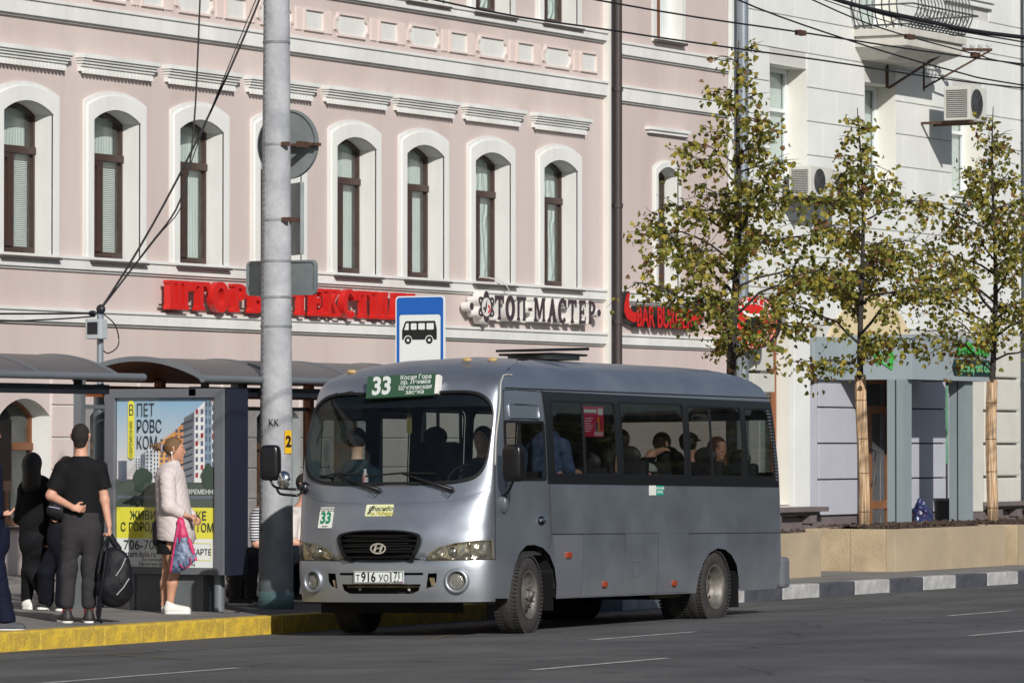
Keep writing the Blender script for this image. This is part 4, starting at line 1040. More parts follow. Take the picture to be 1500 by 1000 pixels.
def sag(a, b, s, n=14):
    a, b = Vector(a), Vector(b); return [a.lerp(b, i/n)+Vector((0, 0, -s*4*(i/n)*(1-i/n))) for i in range(n+1)]
wire(sag(T, (41.9, 26.1, 6.9), .25), .012, 'black cable rising from the mast towards the upper right, right of the pair')
wire(sag((mx_, my_, 3.1), (40.55, 26.2, 6.6), -.0)+[], .001, 'thin stay wire beside the black cables') if False else None
wire(cat_rom([T, (39.6, 26.2, 3.75), (40.12, 26.15, 4.25), (40.38, 26.15, 5.0), (40.52, 26.15, 6.7)], 6), .010, 'black cable rising from the mast then bending straight up, left of the pair')
wire(cat_rom([T, (39.75, 26.2, 3.85), (40.15, 26.15, 4.2), (40.42, 26.15, 4.8), (41.9, 26.12, 6.95)], 6), .006, 'thin black cable looping beside the thicker pair')
wire(sag((mx_, my_+.05, 3.06), (33.5, 26.6, 2.98), .02), .010, 'upper black cable running left from the mast')
wire(sag((mx_, my_+.05, 3.03), (33.5, 26.4, 3.0), .09), .008, 'lower sagging black cable running left from the mast')
wire(cat_rom([T, (mx_+.16, my_-.08, 2.95), (mx_+.2, my_-.1, 2.75), (mx_+.08, my_-.05, 2.66), (mx_+.01, my_, 2.74)], 6), .007, 'black cable loop hanging right of the small electrical box')
# more overhead cables, bracket on the white wall
def wl(pts, r, label): return wire(cat_rom(pts, 5), r, label)
Y_ = 19.5
wl([(28, Y_, 5.8), (36.82, Y_, 5.73), (41, Y_, 5.77), (46.62, Y_, 5.86), (58, Y_, 6.2)], .009, 'upper long thin cable crossing the pink facade near the top')
wl([(26, Y_, 5.8), (33.7, Y_, 5.49), (37.09, Y_, 5.48), (41.42, Y_, 5.53), (46.62, Y_, 5.6), (58, Y_, 6.0)], .009, 'lower long thin cable crossing the facades from edge to edge')
wl([(37, Y_, 6.4), (39.45, Y_, 5.99), (42.23, Y_, 5.77), (44.78, Y_, 5.65), (46.62, Y_, 5.63), (55, Y_, 5.7)], .009, 'cable sagging from the top of the zinc pipe across the white wall')
wl([(38, Y_, 6.5), (41.43, Y_, 6.18), (43.9, Y_, 6.12), (46.63, Y_, 6.15), (55, Y_, 6.5)], .024, 'thickest black cable bundle at the upper right')
wl([(39, Y_, 6.4), (41.19, Y_, 6.12), (42.88, Y_, 5.96), (45.32, Y_, 5.87), (46.62, Y_, 5.84), (55, Y_, 5.8)], .008, 'thin cable passing in front of the balcony underside')
wl([(39, Y_, 6.4), (41.9, Y_, 6.16), (43.39, Y_, 6.09), (45.69, Y_, 6.09), (55, Y_, 6.2)], .009, 'thin cable just under the thick bundle')
wl([(39, Y_, 6.3), (41.9, Y_, 6.11), (43.39, Y_, 6.03), (45.69, Y_, 6.04), (55, Y_, 6.1)], .006, 'second thin cable under the thick bundle')
for px, pz, l_ in ((41.0, 5.77, 'small rusty clamp on a thin cable beside the zinc pipe'), (43.6, 5.93, 'small rusty clamp on a thin cable in front of the balcony'), (45.3, 5.87, 'small rusty clamp on a thin cable near the wall bracket')):
    link('cable_clamp', MB().box(px-.07, px-.02, Y_-.03, Y_+.03, pz-.03, pz+.02).box(px+.02, px+.07, Y_-.03, Y_+.03, pz-.03, pz+.02).mesh(rust), None, label=l_, cat='clamp', group='clamps on the overhead cables')
br = root('cable_bracket', 'rusty triangular wall bracket carrying cables above the air conditioner', 'bracket', (75.4, YF-.05, 8.1))
link('arm', MB().tube([(75.45, YF-.02, 8.0), (75.45, YF-.02, 8.75)], .03, 6).tube([(75.45, YF-.02, 8.75), (75.9, YF-1.15, 8.72)], .03, 6).tube([(75.45, YF-.02, 8.05), (75.9, YF-1.1, 8.7)], .02, 6).mesh(rust), br, (0, 0, 0), world=True)
link('arm', MB().tube([(73.95, YF-.02, 7.95), (74.3, YF-.9, 8.55)], .025, 6).tube([(73.9, YF-.02, 7.95), (73.9, YF-.02, 8.6)], .03, 6).mesh(rust), br, (0, 0, 0), world=True)
for i in range(8):
    f = i/7; link('insulator', MB().lathe([(0, -.03), (.05, -.02), (.05, .02), (0, .03)], 'z', (75.5+.36*f, YF-.15-.95*f, 8.79), 10).mesh(mat('ceramic', rgb(190, 195, 196), .3, var=.1)), br, (0, 0, 0), world=True)

# air conditioners
acw = mat('ac_white', rgb(206, 206, 198), .5, var=.06, vscale=3)
acg = mat('ac_grille', rgb(88, 90, 92), .5)
def ac(x0, x1, y0, y1, z0, z1, label, side=False):
    a = root('air_conditioner', label, 'air conditioner', ((x0+x1)/2, y1, z0), group='air conditioners on the white wall')
    link('casing', MB().box(x0, x1, y0, y1, z0, z1).mesh(acw, bevel=.015), a, (0, 0, 0), world=True)
    cx, cz, r_ = x0+(x1-x0)*.4, (z0+z1)/2, min((x1-x0)*.34, (z1-z0)*.42)
    mb = MB()
    for k in (1, .8, .6, .4, .2): mb.lathe([(r_*k-.008, -.012), (r_*k+.004, -.012), (r_*k+.004, 0)], 'y', (cx, y0, cz), 24)
    for k in range(8): t = R(k*45); mb.box(cx-.004, cx+.004, y0-.014, y0, cz-r_, cz+r_) if k == 0 else mb.obox((cx+r_*.5*math.cos(t), y0-.008, cz+r_*.5*math.sin(t)), (r_*.5*math.cos(t), 0, r_*.5*math.sin(t)), (0, .004, 0), (-.004*math.sin(t), 0, .004*math.cos(t)))
    link('fan_guard', mb.mesh(acg), a, (0, 0, 0), world=True)
    mb = MB(); plate(mb, [disc(cx, cz, r_*.97, 24)], [], lambda p, q, c: (p, y0-.004+c, q), .003); link('fan_opening', mb.mesh(darkm), a, (0, 0, 0), world=True)
    mb = MB(); n = 14
    for i in range(n): mb.box(x0-.008, x0-.001, y0+.05, y1-.05, z0+.05+(z1-z0-.1)*i/n, z0+.05+(z1-z0-.1)*(i+.5)/n)
    link('side_grille', mb.mesh(acg), a, (0, 0, 0), world=True)
    for bx_ in (x0+.08, x1-.12): link('bracket', MB().box(bx_, bx_+.04, y0-.02, YF-.02, z0-.05, z0-.004).mesh(rust), a, (0, 0, 0), world=True)
ac(69.45, 70.3, 32.85, 33.25, 5.85, 6.35, 'white air conditioner under the left upper window, left one of two')
ac(70.4, 71.05, 32.85, 33.25, 5.83, 6.33, 'white air conditioner under the left upper window, right one of two')
ac(75.25, 76.0, 32.5, 33.0, 7.45, 8.05, 'boxy beige air conditioner on rusty brackets beside the balcony')

# ---------------------------------------------------------------- shop signs
def U(*polys): return list(polys)
def bar(x0, x1, z0, z1): return [(x0, z0), (x1, z0), (x1, z1), (x0, z1)]
def serif(cx, z, s, w=.17):       # bulbous slab serif, s=+1 foot, -1 head
    return [(cx-w, z), (cx+w, z), (cx+w, z+s*.09), (cx+w*.62, z+s*.17), (cx-w*.62, z+s*.17), (cx-w, z+s*.09)] if s > 0 else [(cx-w, z), (cx-w, z-.09), (cx-w*.62, z-.17), (cx+w*.62, z-.17), (cx+w, z-.09), (cx+w, z)]
def stem(cx, w=.11, ft=True, hd=True, sw=.17):
    P = [bar(cx-w, cx+w, .02, .98)]
    if ft: P.append(serif(cx, 0, 1, sw))
    if hd: P.append(serif(cx, 1, -1, sw))
    return P
def ring(cx, cz, rx, rz, tx, tz, a0=0, a1=360, n=26):
    o = [(cx+rx*math.cos(R(a0+(a1-a0)*i/n)), cz+rz*math.sin(R(a0+(a1-a0)*i/n))) for i in range(n+1)]
    i_ = [(cx+(rx-tx)*math.cos(R(a0+(a1-a0)*i/n)), cz+(rz-tz)*math.sin(R(a0+(a1-a0)*i/n))) for i in range(n+1)]
    return o+i_[::-1]
def glyph(c, w=.11, sw=.17):
    if c == 'Ш': return stem(.2, w, sw=sw)+stem(.5, w, sw=sw)+stem(.8, w, sw=sw)+[bar(.2, .8, 0, .15)], [], 1.0
    if c == 'Т': return stem(.4, w, hd=False, sw=sw*1.1)+[bar(.04, .76, .84, 1), [(.04, .84), (.04, .66), (.09, .66), (.2, .84)], [(.76, .84), (.6, .84), (.71, .66), (.76, .66)]], [], .8
    if c == 'О': return [[(.4+.38*math.cos(R(t)), .5+.54*math.sin(R(t))) for t in range(0, 360, 15)]], [[(.4+.15*math.cos(R(t)), .5+.32*math.sin(R(t))) for t in range(0, 360, 15)]], .8
    if c == 'Р': return stem(.24, w, sw=sw)+[ring(.36, .70, .34, .30, .2, .14, -90, 90), bar(.24, .36, .86, 1), bar(.24, .36, .40, .54)], [], .74
    if c == 'Ь': return stem(.24, w, sw=sw)+[ring(.36, .30, .34, .30, .2, .14, -90, 90), bar(.24, .36, .46, .6), bar(.24, .36, 0, .14)], [], .74
    if c == 'Ы': g = glyph('Ь', w, sw)[0]; return g+stem(.92, w, sw=sw), [], 1.12
    if c == 'Е': return stem(.22, w, sw=sw)+[bar(.2, .66, .86, 1), bar(.2, .66, 0, .14), bar(.2, .52, .44, .57), [(.66, 1), (.58, .86), (.62, .70), (.67, .70)], [(.66, 0), (.67, .32), (.62, .32), (.58, .14)], [(.46, .36), (.54, .36), (.54, .66), (.46, .66)]], [], .74
    if c == 'К': return stem(.22, w, sw=sw)+[[(.26, .46), (.5, .86), (.72, .86), (.44, .5)], [(.30, .52), (.46, .58), (.76, .14), (.54, .14)], serif(.66, 1, -1, .15), serif(.68, 0, 1, .15)], [], .86
    if c == 'С': return [ring(.42, .5, .38, .54, .22, .17, 42, 318), [(.62, .96), (.72, .98), (.74, .62), (.66, .62), (.56, .8)]], [], .78
    if c == 'И': return stem(.2, w, sw=sw)+stem(.72, w, sw=sw)+[[(.26, .1), (.42, .1), (.68, .9), (.5, .9)]], [], .94
    if c == 'Л': return stem(.72, w, hd=False, sw=sw)+[[(.16, .1), (.36, .1), (.5, .88), (.34, .98), (.28, .9)], serif(.22, 0, 1, .15), bar(.26, .84, .86, 1)], [], .94
    if c == 'П': return stem(.2, w, hd=False, sw=sw)+stem(.66, w, hd=False, sw=sw)+[bar(.04, .82, .86, 1)], [], .88
    if c == 'М': return stem(.18, w*.8, sw=sw)+stem(.86, w, sw=sw)+[[(.14, .98), (.34, .98), (.56, .25), (.46, .1)], [(.72, .98), (.9, .98), (.56, .1), (.46, .25)]], [], 1.06
    if c == 'А': return [[(.12, .08), (.28, .08), (.50, .8), (.42, 1), (.36, 1)], [(.48, .08), (.74, .08), (.52, 1), (.36, 1)], bar(.24, .6, .3, .42), serif(.17, 0, 1, .14), serif(.64, 0, 1, .16)], [], .8
    if c == '-': return [bar(.06, .36, .42, .56)], [], .42
def sign_letters(rt, s, x0, x1, z0, z1, y, depth, m_face, m_side=None, w=.11, sw=.17, back=None, skip=()):
    tot = sum(glyph(c, w, sw)[2] if c != ' ' else .5 for c in s); k = (x1-x0)/tot; a = 0
    for i, c in enumerate(s):
        if c == ' ': a += .5; continue
        P, H, wd = glyph(c, w, sw); h = z1-z0
        f = lambda pl: [(x0+(a+.04+p[0]*.93)*k, z0+p[1]*h) for p in pl]
        mb = MB(); plate(mb, [f(p) for p in P], [f(p) for p in H], lambda p, q, c_: (p, y+c_, q), depth)
        o = link('letter', mb.mesh(m_side or m_face, recalc=True), rt, (0, 0, 0), world=True)
        if m_side and m_face is not m_side:
            mb = MB(); plate(mb, [f(p) for p in P], [f(p) for p in H], lambda p, q, c_: (p, y-.006+c_, q), .005)
            link('letter_face', mb.mesh(m_face), o)
        a += wd
red = mat('sign_red', rgb(204, 36, 32), .35, var=.02); 
rs = root('red_letter_sign', 'red three dimensional shop sign letters ШТОРЫ ТЕКСТИЛЬ on the pink wall', 'shop sign', (54, YF, 3.5))
sign_letters(rs, 'ШТОРЫ', 50.78, 53.45, 3.51, 3.89, YF-.20, .10, red, w=.082, sw=.125)
sign_letters(rs, 'ТЕКСТИЛЬ', 53.95, 57.42, 3.51, 3.89, YF-.20, .10, red, w=.082, sw=.125)
link('rail', MB().box(50.8, 57.4, YF-.08, YF-.06, 3.55, 3.58).mesh(rust), rs, (0, 0, 0), world=True)
for x in (51.0, 52.4, 54.5, 56, 57.1): link('standoff', MB().box(x, x+.03, YF-.06, YF, 3.54, 3.59).mesh(rust), rs, (0, 0, 0), world=True)
tm = root('workshop_sign', 'dark brown and white letter sign ТОП-МАСТЕР with a cogwheel emblem', 'shop sign', (61, YF, 3.5))
dkb = mat('sign_dark_brown', rgb(70, 56, 62), .45, var=.0); swh = mat('sign_side_white', rgb(222, 220, 216), .45, var=.02)
def fatten(o): pass
sign_letters(tm, 'ТОП-МАСТЕР', 59.52, 62.72, 3.575, 3.935, YF-.20, .16, dkb, swh, w=.08, sw=.12)
link('backing', MB().box(59.5, 62.6, YF-.05, YF-.03, 3.56, 3.90).mesh(swh), tm, (0, 0, 0), world=True)
def cog(cx, cz, r0, r1, n=6, k=10):
    P = []
    for i in range(n*k):
        t = 2*math.pi*i/(n*k); f = .5+.5*math.cos(n*(t-math.pi/2)); P.append((cx+1.12*(r0+(r1-r0)*f**.7)*math.cos(t), cz+(r0+(r1-r0)*f**.7)*math.sin(t)))
    return P
mb = MB(); plate(mb, [cog(59.26, 3.755, .17, .25)], [], lambda p, q, c_: (p, YF-.22+c_, q), .18); e = link('emblem_body', mb.mesh(swh), tm, (0, 0, 0), world=True)
mb = MB(); plate(mb, [cog(59.26, 3.755, .155, .235)], [disc(59.26, 3.755, .14, 24)]+[disc(59.26+.2*math.cos(t), 3.755+.18*math.sin(t), .022, 10) for t in (R(30), R(150), R(210), R(330))], lambda p, q, c_: (p, YF-.226+c_, q), .005); link('emblem_face', mb.mesh(dkb), e)
mb = MB(); plate(mb, [[(59.20, 3.665), (59.24, 3.785), (59.28, 3.865), (59.27, 3.745), (59.24, 3.685)], [(59.16, 3.725), (59.20, 3.765), (59.22, 3.705)]], [], lambda p, q, c_: (p, YF-.226+c_, q), .005); link('emblem_mark', mb.mesh(dkb), e)
mb = MB(); plate(mb, [ring(59.31, 3.725, .07, .06, .03, .03, -90, 90, 8)], [], lambda p, q, c_: (p, YF-.226+c_, q), .005); link('emblem_mark', mb.mesh(red), e)
for cx in (58.86, 62.82):
    mb = MB(); plate(mb, [disc(cx, 3.755, .068, 18)], [], lambda p, q, c_: (p, YF-.2+c_, q), .14); e = link('side_button', mb.mesh(swh), tm, (0, 0, 0), world=True)
    mb = MB(); plate(mb, [disc(cx, 3.755, .055, 18)], [], lambda p, q, c_: (p, YF-.206+c_, q), .005); link('button_face', mb.mesh(dkb), e)
link('loose_wire', MB().tube(qbez((59.4, YF-.02, 4.2), (60.0, YF-.2, 4.2), (60.1, YF-.15, 3.95), 10), .008, 5).mesh(swh), tm, (0, 0, 0), world=True)
# bar burger sign
bb = root('burger_bar_sign', 'red and black BAR BURGER letter sign with curved bull horns', 'shop sign', (65.4, YF, 3.6))
blk = mat('sign_black_side', rgb(38, 34, 36), .5, var=0)
def horn(sx, x0):
    return [(x0, 4.12), (x0+sx*.1, 4.12), (x0+sx*.06, 4.0), (x0+sx*.08, 3.88), (x0+sx*.2, 3.8), (x0+sx*.55, 3.78), (x0+sx*.5, 3.66), (x0+sx*.2, 3.62), (x0-sx*.02, 3.68), (x0-sx*.12, 3.8), (x0-sx*.1, 3.95)]
for sx, x0 in ((1, 63.86), (-1, 66.42)):
    mb = MB(); plate(mb, [horn(sx, x0)], [], lambda p, q, c_: (p, YF-.14+c_, q), .12); h_ = link('horn', mb.mesh(blk), bb, (0, 0, 0), world=True)
    mb = MB(); plate(mb, [[(p[0]*.9+(x0+sx*.12)*.1, p[1]*.9+3.82*.1) for p in horn(sx, x0)]], [], lambda p, q, c_: (p, YF-.148+c_, q), .006); link('horn_face', mb.mesh(red), h_)
me = text_mesh('BAR BURGER', .46, bold=.012, depth=.05, xs=.72); me.transform(Matrix.Translation((65.12, YF-.1, 3.72))); link('letters', me, bb, (0, 0, 0), world=True, m=blk)
me = text_mesh('BAR BURGER', .46, bold=.006, depth=.004, xs=.72); me.transform(Matrix.Translation((65.12, YF-.158, 3.72))); link('letters_face', me, bb, (0, 0, 0), world=True, m=red)
# round bull sign
rb = root('round_bull_sign', 'round red sign with a black bull head and white lettering БУРГЕРЫ ШАУРМА', 'shop sign', (68.7, YF, 3.7))
RX, RZ, RR = 67.72, 3.72, .43
def RP(x): return lambda p, q, c_: (RX-x+c_, 32.98-p, RZ+q)
mb = MB(); plate(mb, [disc(0, 0, RR, 40)], [], RP(.16), .16); link('drum', mb.mesh(blk), rb, (0, 0, 0), world=True)
mb = MB(); plate(mb, [disc(0, 0, RR*.985, 40)], [], RP(.165), .004); link('red_disc', mb.mesh(red), rb, (0, 0, 0), world=True)
mb = MB(); plate(mb, [disc(0, 0, RR*.95, 40)], [disc(0, 0, RR*.925, 40)], RP(.169), .003); plate(mb, [disc(0, 0, RR*.70, 40)], [disc(0, 0, RR*.68, 40)], RP(.169), .003); link('white_rings', mb.mesh(WP), rb, (0, 0, 0), world=True)
mb = MB(); plate(mb, [[(-.16, .02), (-.05, .1), (.06, .1), (.16, .04), (.1, -.02), (.08, -.16), (.03, -.24), (-.05, -.25), (-.1, -.16), (-.1, -.04)]], [], RP(.17), .003); link('bull_head', mb.mesh(KP), rb, (0, 0, 0), world=True)
mb = MB(); plate(mb, [ring(.02, .2, .22, .12, .05, .05, 190, 350, 14)], [], RP(.172), .003); link('bull_horns', mb.mesh(WP), rb, (0, 0, 0), world=True)
for k, ch in enumerate('БУРГЕРЫ • ШАУРМА •'):
    t = R(200+k*19.5) ; me = text_mesh(ch, .105, bold=.004, depth=.002)
    me.transform(Matrix.Rotation(-(t+math.pi/2), 4, 'Y')); me.transform(basis((RX-.174, 32.98-.81*RR*math.cos(t), RZ+.81*RR*math.sin(t)), (0, -1, 0), (-1, 0, 0)))
    link('letter', me, rb, (0, 0, 0), world=True, m=WP)
link('arm', MB().box(RX-.1, RX-.05, 33.3, YF, RZ-.02, RZ+.02).mesh(blk), rb, (0, 0, 0), world=True)
bx = root('wall_box', 'beige utility box on the wall under the round bull sign', 'box', (68.3, YF, 2.7))
link('casing', MB().box(68.05, 68.75, YF-.3, YF-.02, 2.95, 3.35).box(68.0, 68.8, YF-.3, YF-.02, 2.6, 2.9).mesh(acw, bevel=.01), bx, (0, 0, 0), world=True)
# rubbish bag and bin by the shop entrance
bn = root('litter_bin', 'dark round litter bin beside the right canopy column', 'bin', (75.05, 32.9, SW))
link('shell', MB().lathe([(.0, 0), (.16, 0), (.2, .62), (.2, .66), (.17, .66), (.15, .05), (0, .05)], 'z', (75.05, 32.9, SW), 20).mesh(mat('bin_dark', rgb(52, 54, 60), .5), smooth=True), bn, (0, 0, 0), world=True)
link('rim', MB().lathe([(.2, .64), (.21, .64), (.21, .68), (.17, .68), (.17, .64)], 'z', (75.05, 32.9, SW), 20).mesh(sg, smooth=True), bn, (0, 0, 0), world=True)

# ================================================================ the bus
paint = mat('silver_paint', rgb(176, 182, 191), .42, metal=.88, var=.06, vscale=1.6, bump=.16, bscale=2.6, rvar=.06)
def _paint():
    nt = paint.node_tree; p = nt.nodes['Principled BSDF']; L = nt.links.new
    p.inputs['Coat Weight'].default_value = .15; p.inputs['Coat Roughness'].default_value = .15
    tc = nt.nodes.new('ShaderNodeTexCoord')
    # small chips and road dirt near the skirt (real dirt: by height on the body)
    v = nt.nodes.new('ShaderNodeTexNoise'); v.inputs['Scale'].default_value = 22; v.inputs['Detail'].default_value = 3; L(tc.outputs['Object'], v.inputs[0])
    r = nt.nodes.new('ShaderNodeValToRGB'); r.color_ramp.elements[0].position = .76; r.color_ramp.elements[1].position = .775; r.color_ramp.elements[0].color = (0, 0, 0, 1)
    L(v.outputs[0], r.inputs[0])
    src = p.inputs['Base Color'].links[0].from_socket
    mx = nt.nodes.new('ShaderNodeMix'); mx.data_type = 'RGBA'; L(r.outputs[0], mx.inputs[0]); L(src, mx.inputs[6]); mx.inputs[7].default_value = rgb(190, 190, 186); L(mx.outputs[2], p.inputs['Base Color'])
    sx = nt.nodes.new('ShaderNodeSeparateXYZ'); L(tc.outputs['Object'], sx.inputs[0])
    mr = nt.nodes.new('ShaderNodeMapRange'); mr.inputs[1].default_value = .75; mr.inputs[2].default_value = .3; mr.inputs[3].default_value = .0; mr.inputs[4].default_value = .5; L(sx.outputs[2], mr.inputs[0])
    n2 = nt.nodes.new('ShaderNodeTexNoise'); n2.inputs['Scale'].default_value = 4; L(tc.outputs['Object'], n2.inputs[0])
    mu = nt.nodes.new('ShaderNodeMath'); mu.operation = 'MULTIPLY'; L(mr.outputs[0], mu.inputs[0]); L(n2.outputs[0], mu.inputs[1])
    m2 = nt.nodes.new('ShaderNodeMix'); m2.data_type = 'RGBA'; L(mu.outputs[0], m2.inputs[0]); L(mx.outputs[2], m2.inputs[6]); m2.inputs[7].default_value = rgb(110, 104, 96); L(m2.outputs[2], p.inputs['Base Color'])
    mm = nt.nodes.new('ShaderNodeMapRange'); mm.inputs[3].default_value = .88; mm.inputs[4].default_value = .2; L(mu.outputs[0], mm.inputs[0]); L(mm.outputs[0], p.inputs['Metallic'])
_paint()
rubber = mat('black_rubber', (.006, .006, .007), .5, var=.1)
blackp = mat('black_plastic', (.007, .007, .009), .3, var=.05)
under = mat('underbody_black', (.012, .012, .012), .9, var=0)
bglass = glassmat('bus_side_glass', (.44, .46, .45), rough=.02, ior=1.5, dirt=.006)
wsglass = glassmat('bus_windscreen_glass', (.60, .70, .70), rough=.02, ior=1.45, dirt=.004)
bus = root('minibus', 'silver grey city minibus on route 33 stopped at the kerb with passengers inside', 'bus', (37.51994267, 21.66519817, -.014))
def bus_rot(yaw, pitch, roll):
    return Matrix.Rotation(yaw, 4, 'Z') @ Matrix.Rotation(pitch, 4, 'Y') @ Matrix.Rotation(roll, 4, 'X')
BR = bus_rot(R(2.0), R(.4), R(-.8))
bus.rotation_euler = BR.to_euler()
BASE.pop('minibus', None)          # its parts are in its own coordinates
def pch(z, K):
    """monotone-ish cubic through the table"""
    n = len(K); xs = [k[0] for k in K]; ys_ = [k[1] for k in K]
    if z <= xs[0]: return ys_[0]
    if z >= xs[-1]: return ys_[-1]
    i = max(j for j in range(n-1) if xs[j] <= z)
    h = [xs[j+1]-xs[j] for j in range(n-1)]; d = [(ys_[j+1]-ys_[j])/h[j] for j in range(n-1)]
    def sl(j):
        if j == 0: return d[0]
        if j == n-1: return d[-1]
        if d[j-1]*d[j] <= 0: return 0.
        w1 = 2*h[j]+h[j-1]; w2 = h[j]+2*h[j-1]
        return (w1+w2)/(w1/d[j-1]+w2/d[j])
    t = (z-xs[i])/h[i]; m0, m1 = sl(i)*h[i], sl(i+1)*h[i]
    return (2*t**3-3*t**2+1)*ys_[i]+(t**3-2*t**2+t)*m0+(-2*t**3+3*t**2)*ys_[i+1]+(t**3-t**2)*m1
FZ = [(.3, -.935), (.45, -.955), (.64, -.955), (.70, -.935), (.95, -.93), (1.2, -.86), (1.42, -.76), (1.8, -.65), (2.2, -.52), (2.35, -.42), (2.45, -.24), (2.52, .0), (2.57, .35), (2.6, 1.)]
XS = [(.3, -.60), (.7, -.61), (1.4, -.61), (1.75, -.57), (2.1, -.44), (2.3, -.36), (2.42, -.1), (2.5, .35), (2.57, 1.), (2.6, 2)]
WZ = [(.3, .975), (.6, 1.0), (1.35, 1.0), (1.8, .985), (2.2, .955), (2.32, .93), (2.42, .86), (2.5, .73), (2.56, .5), (2.6, .02)]
XR = [(.3, 5.98), (.6, 6.05), (1.4, 6.03), (2.1, 5.92), (2.35, 5.82), (2.45, 5.65), (2.52, 5.4), (2.57, 5.0), (2.6, 4)]
NS = 2.5
def S(s, z, off=0.):
    f = pch(z, FZ); a = pch(z, XS)-f; w = pch(z, WZ); th = abs(s)*math.pi/2
    rel = .040*math.exp(-(s/.34)**4)*math.exp(-((z-.80)/.21)**4)+.020*math.exp(-((abs(s)-.62)/.33)**4)*math.exp(-((z-.80)/.12)**4)+.014/(1+math.exp((z-1.21-.27*max(0, abs(s)-.35)**1.3)/.012))*(1 if z > .72 else 0)*(1-abs(s))**.5
    f -= rel if z > .71 else 0
    p = Vector((f+a*(1-max(math.cos(th), 0)**(2/NS)), math.copysign(w*math.sin(th)**(2/NS), s) if s else 0, z))
    if off:
        e = 1e-3; s1, s2 = min(1, s+e), max(-1, s-e)
        du = S(s1, z)-S(s2, z); dz = S(s, z+e)-S(s, z-e); n = dz.cross(du).normalized()
        if n.x > 0 and abs(s) < .8: n = -n
        if abs(s) >= .8 and n.y*s < 0: n = -n
        p = p+n*off
    return p
def SD(x, z, side=-1, off=0.): # side surface
    return Vector((x, side*(pch(z, WZ)+off), z))
def dens(poly, step):
    out = []; n = len(poly)
    for i in range(n):
        a = Vector(poly[i]); b = Vector(poly[(i+1) % n]); k = max(1, int((b-a).length/step))
        for j in range(k): out.append(tuple(a.lerp(b, j/k)))
    return out
def smooth_poly(P, n=4):
    m = len(P); out = []
    for i in range(m):
        p0, p1, p2, p3 = (Vector(P[(i+k-1) % m]) for k in range(4))
        for j in range(n):
            t = j/n; out.append(tuple(.5*((2*p1)+(p2-p0)*t+(2*p0-5*p1+4*p2-p3)*t*t+(-p0+3*p1-3*p2+p3)*t**3)))
    return out
def surf_part(name, outer, holes, fn, m, parent=bus, grid=(.05, .04), thick=0., smooth='all', step=.04, **kw):
    outer = dens(outer, step); holes = [dens(h, step) for h in holes]
    xs = [p[0] for p in outer]; zs = [p[1] for p in outer]
    pts = []
    x = min(xs)+grid[0]/2
    def far(p, polys, d):
        for q in polys:
            for v in q:
                if abs(v[0]-p[0]) < d and abs(v[1]-p[1]) < d: return False
        return True
    while x < max(xs):
        z = min(zs)+grid[1]/2
        while z < max(zs):
            if inpoly((x, z), outer) and not any(inpoly((x, z), h) for h in holes) and far((x, z), [outer]+holes, min(grid)*.45): pts.append((x, z))
            z += grid[1]
        x += grid[0]
    v2, fs = cdt([outer], holes, pts)
    V = [fn(a, b) for a, b in v2]
    me = bpy.data.meshes.new(name); me.from_pydata([tuple(v) for v in V], [], fs); 
    bm = bmesh.new(); bm.from_mesh(me); bmesh.ops.delete(bm, geom=[v for v in bm.verts if not v.link_faces], context='VERTS')
    if thick:
        r = bmesh.ops.solidify(bm, geom=bm.faces[:], thickness=thick)
    bm.to_mesh(me); bm.free()
    me.polygons.foreach_set('use_smooth', [True]*len(me.polygons))
    if thick: me.set_sharp_from_angle(angle=R(40))
    me.update()
    return link(name, me, parent, m=m, **kw)
def mirror(P): return [(-a, b) for a, b in P][::-1]
ws = smooth_poly([(0, 1.378), (-.30, 1.382), (-.5, 1.405), (-.65, 1.455), (-.76, 1.56), (-.83, 1.75), (-.85, 1.97), (-.79, 2.10), (-.64, 2.195), (-.45, 2.235), (-.2, 2.235), (0, 2.235), (.2, 2.235), (.45, 2.235), (.64, 2.195), (.79, 2.10), (.85, 1.97), (.83, 1.75), (.76, 1.56), (.65, 1.455), (.5, 1.405), (.30, 1.382)], 3)
def shrink(P, k, cx=None, cz=None):
    cx = sum(p[0] for p in P)/len(P) if cx is None else cx; cz = sum(p[1] for p in P)/len(P) if cz is None else cz
    return [(cx+(p[0]-cx)*k, cz+(p[1]-cz)*k) for p in P]
ws_in = [(p[0]*.965, 1.81+(p[1]-1.81)*.945) for p in ws]
hlR = [(-.255, .69), (-.275, .755), (-.335, .81), (-.47, .85), (-.698, .872), (-.955, .880), (-.962, .69), (-.6, .685)]
hlL = mirror(hlR)
grl = smooth_poly([(-.228, .90), (-.2, .935), (-.12, .958), (0, .965), (.12, .958), (.2, .935), (.228, .90), (.21, .80), (.178, .72), (.14, .685), (0, .672), (-.14, .685), (-.178, .72), (-.21, .80)], 2)
slotR = [(-.262, .575), (-.325, .578), (-.322, .50), (-.30, .46), (-.25, .438)]; slotL = mirror(slotR)
lowg = [(.213, .478), (-.213, .478), (-.2, .42), (-.16, .392), (.16, .392), (.2, .42)]
upg = [(.228, .582), (-.228, .582), (-.228, .56), (.228, .56)]
fogs = [disc(-.487, .505, .088, 22, .082), disc(.487, .505, .088, 22, .082)]
# upper front: hood, pillars and front part of the roof
surf_part('front_panel', [(-1, .700), (-.98, .700), (-.98, .69), (-.24, .688), (-.2, .712), (.2, .712), (.24, .688), (.98, .69), (.98, .70), (1, .70), (1, 2.598), (-1, 2.598)], [ws, hlR, hlL, grl], S, paint, grid=(.04, .033), step=.03)
bz = [(-1, .315), (1, .315), (1, .694), (.24, .682), (.2, .704), (-.2, .704), (-.24, .682), (-1, .694)]
BMP = lambda s, z: S(s, z, .012)
surf_part('bumper', bz, [grl, slotR, slotL, lowg, upg]+fogs, BMP, paint, grid=(.04, .03), step=.03)
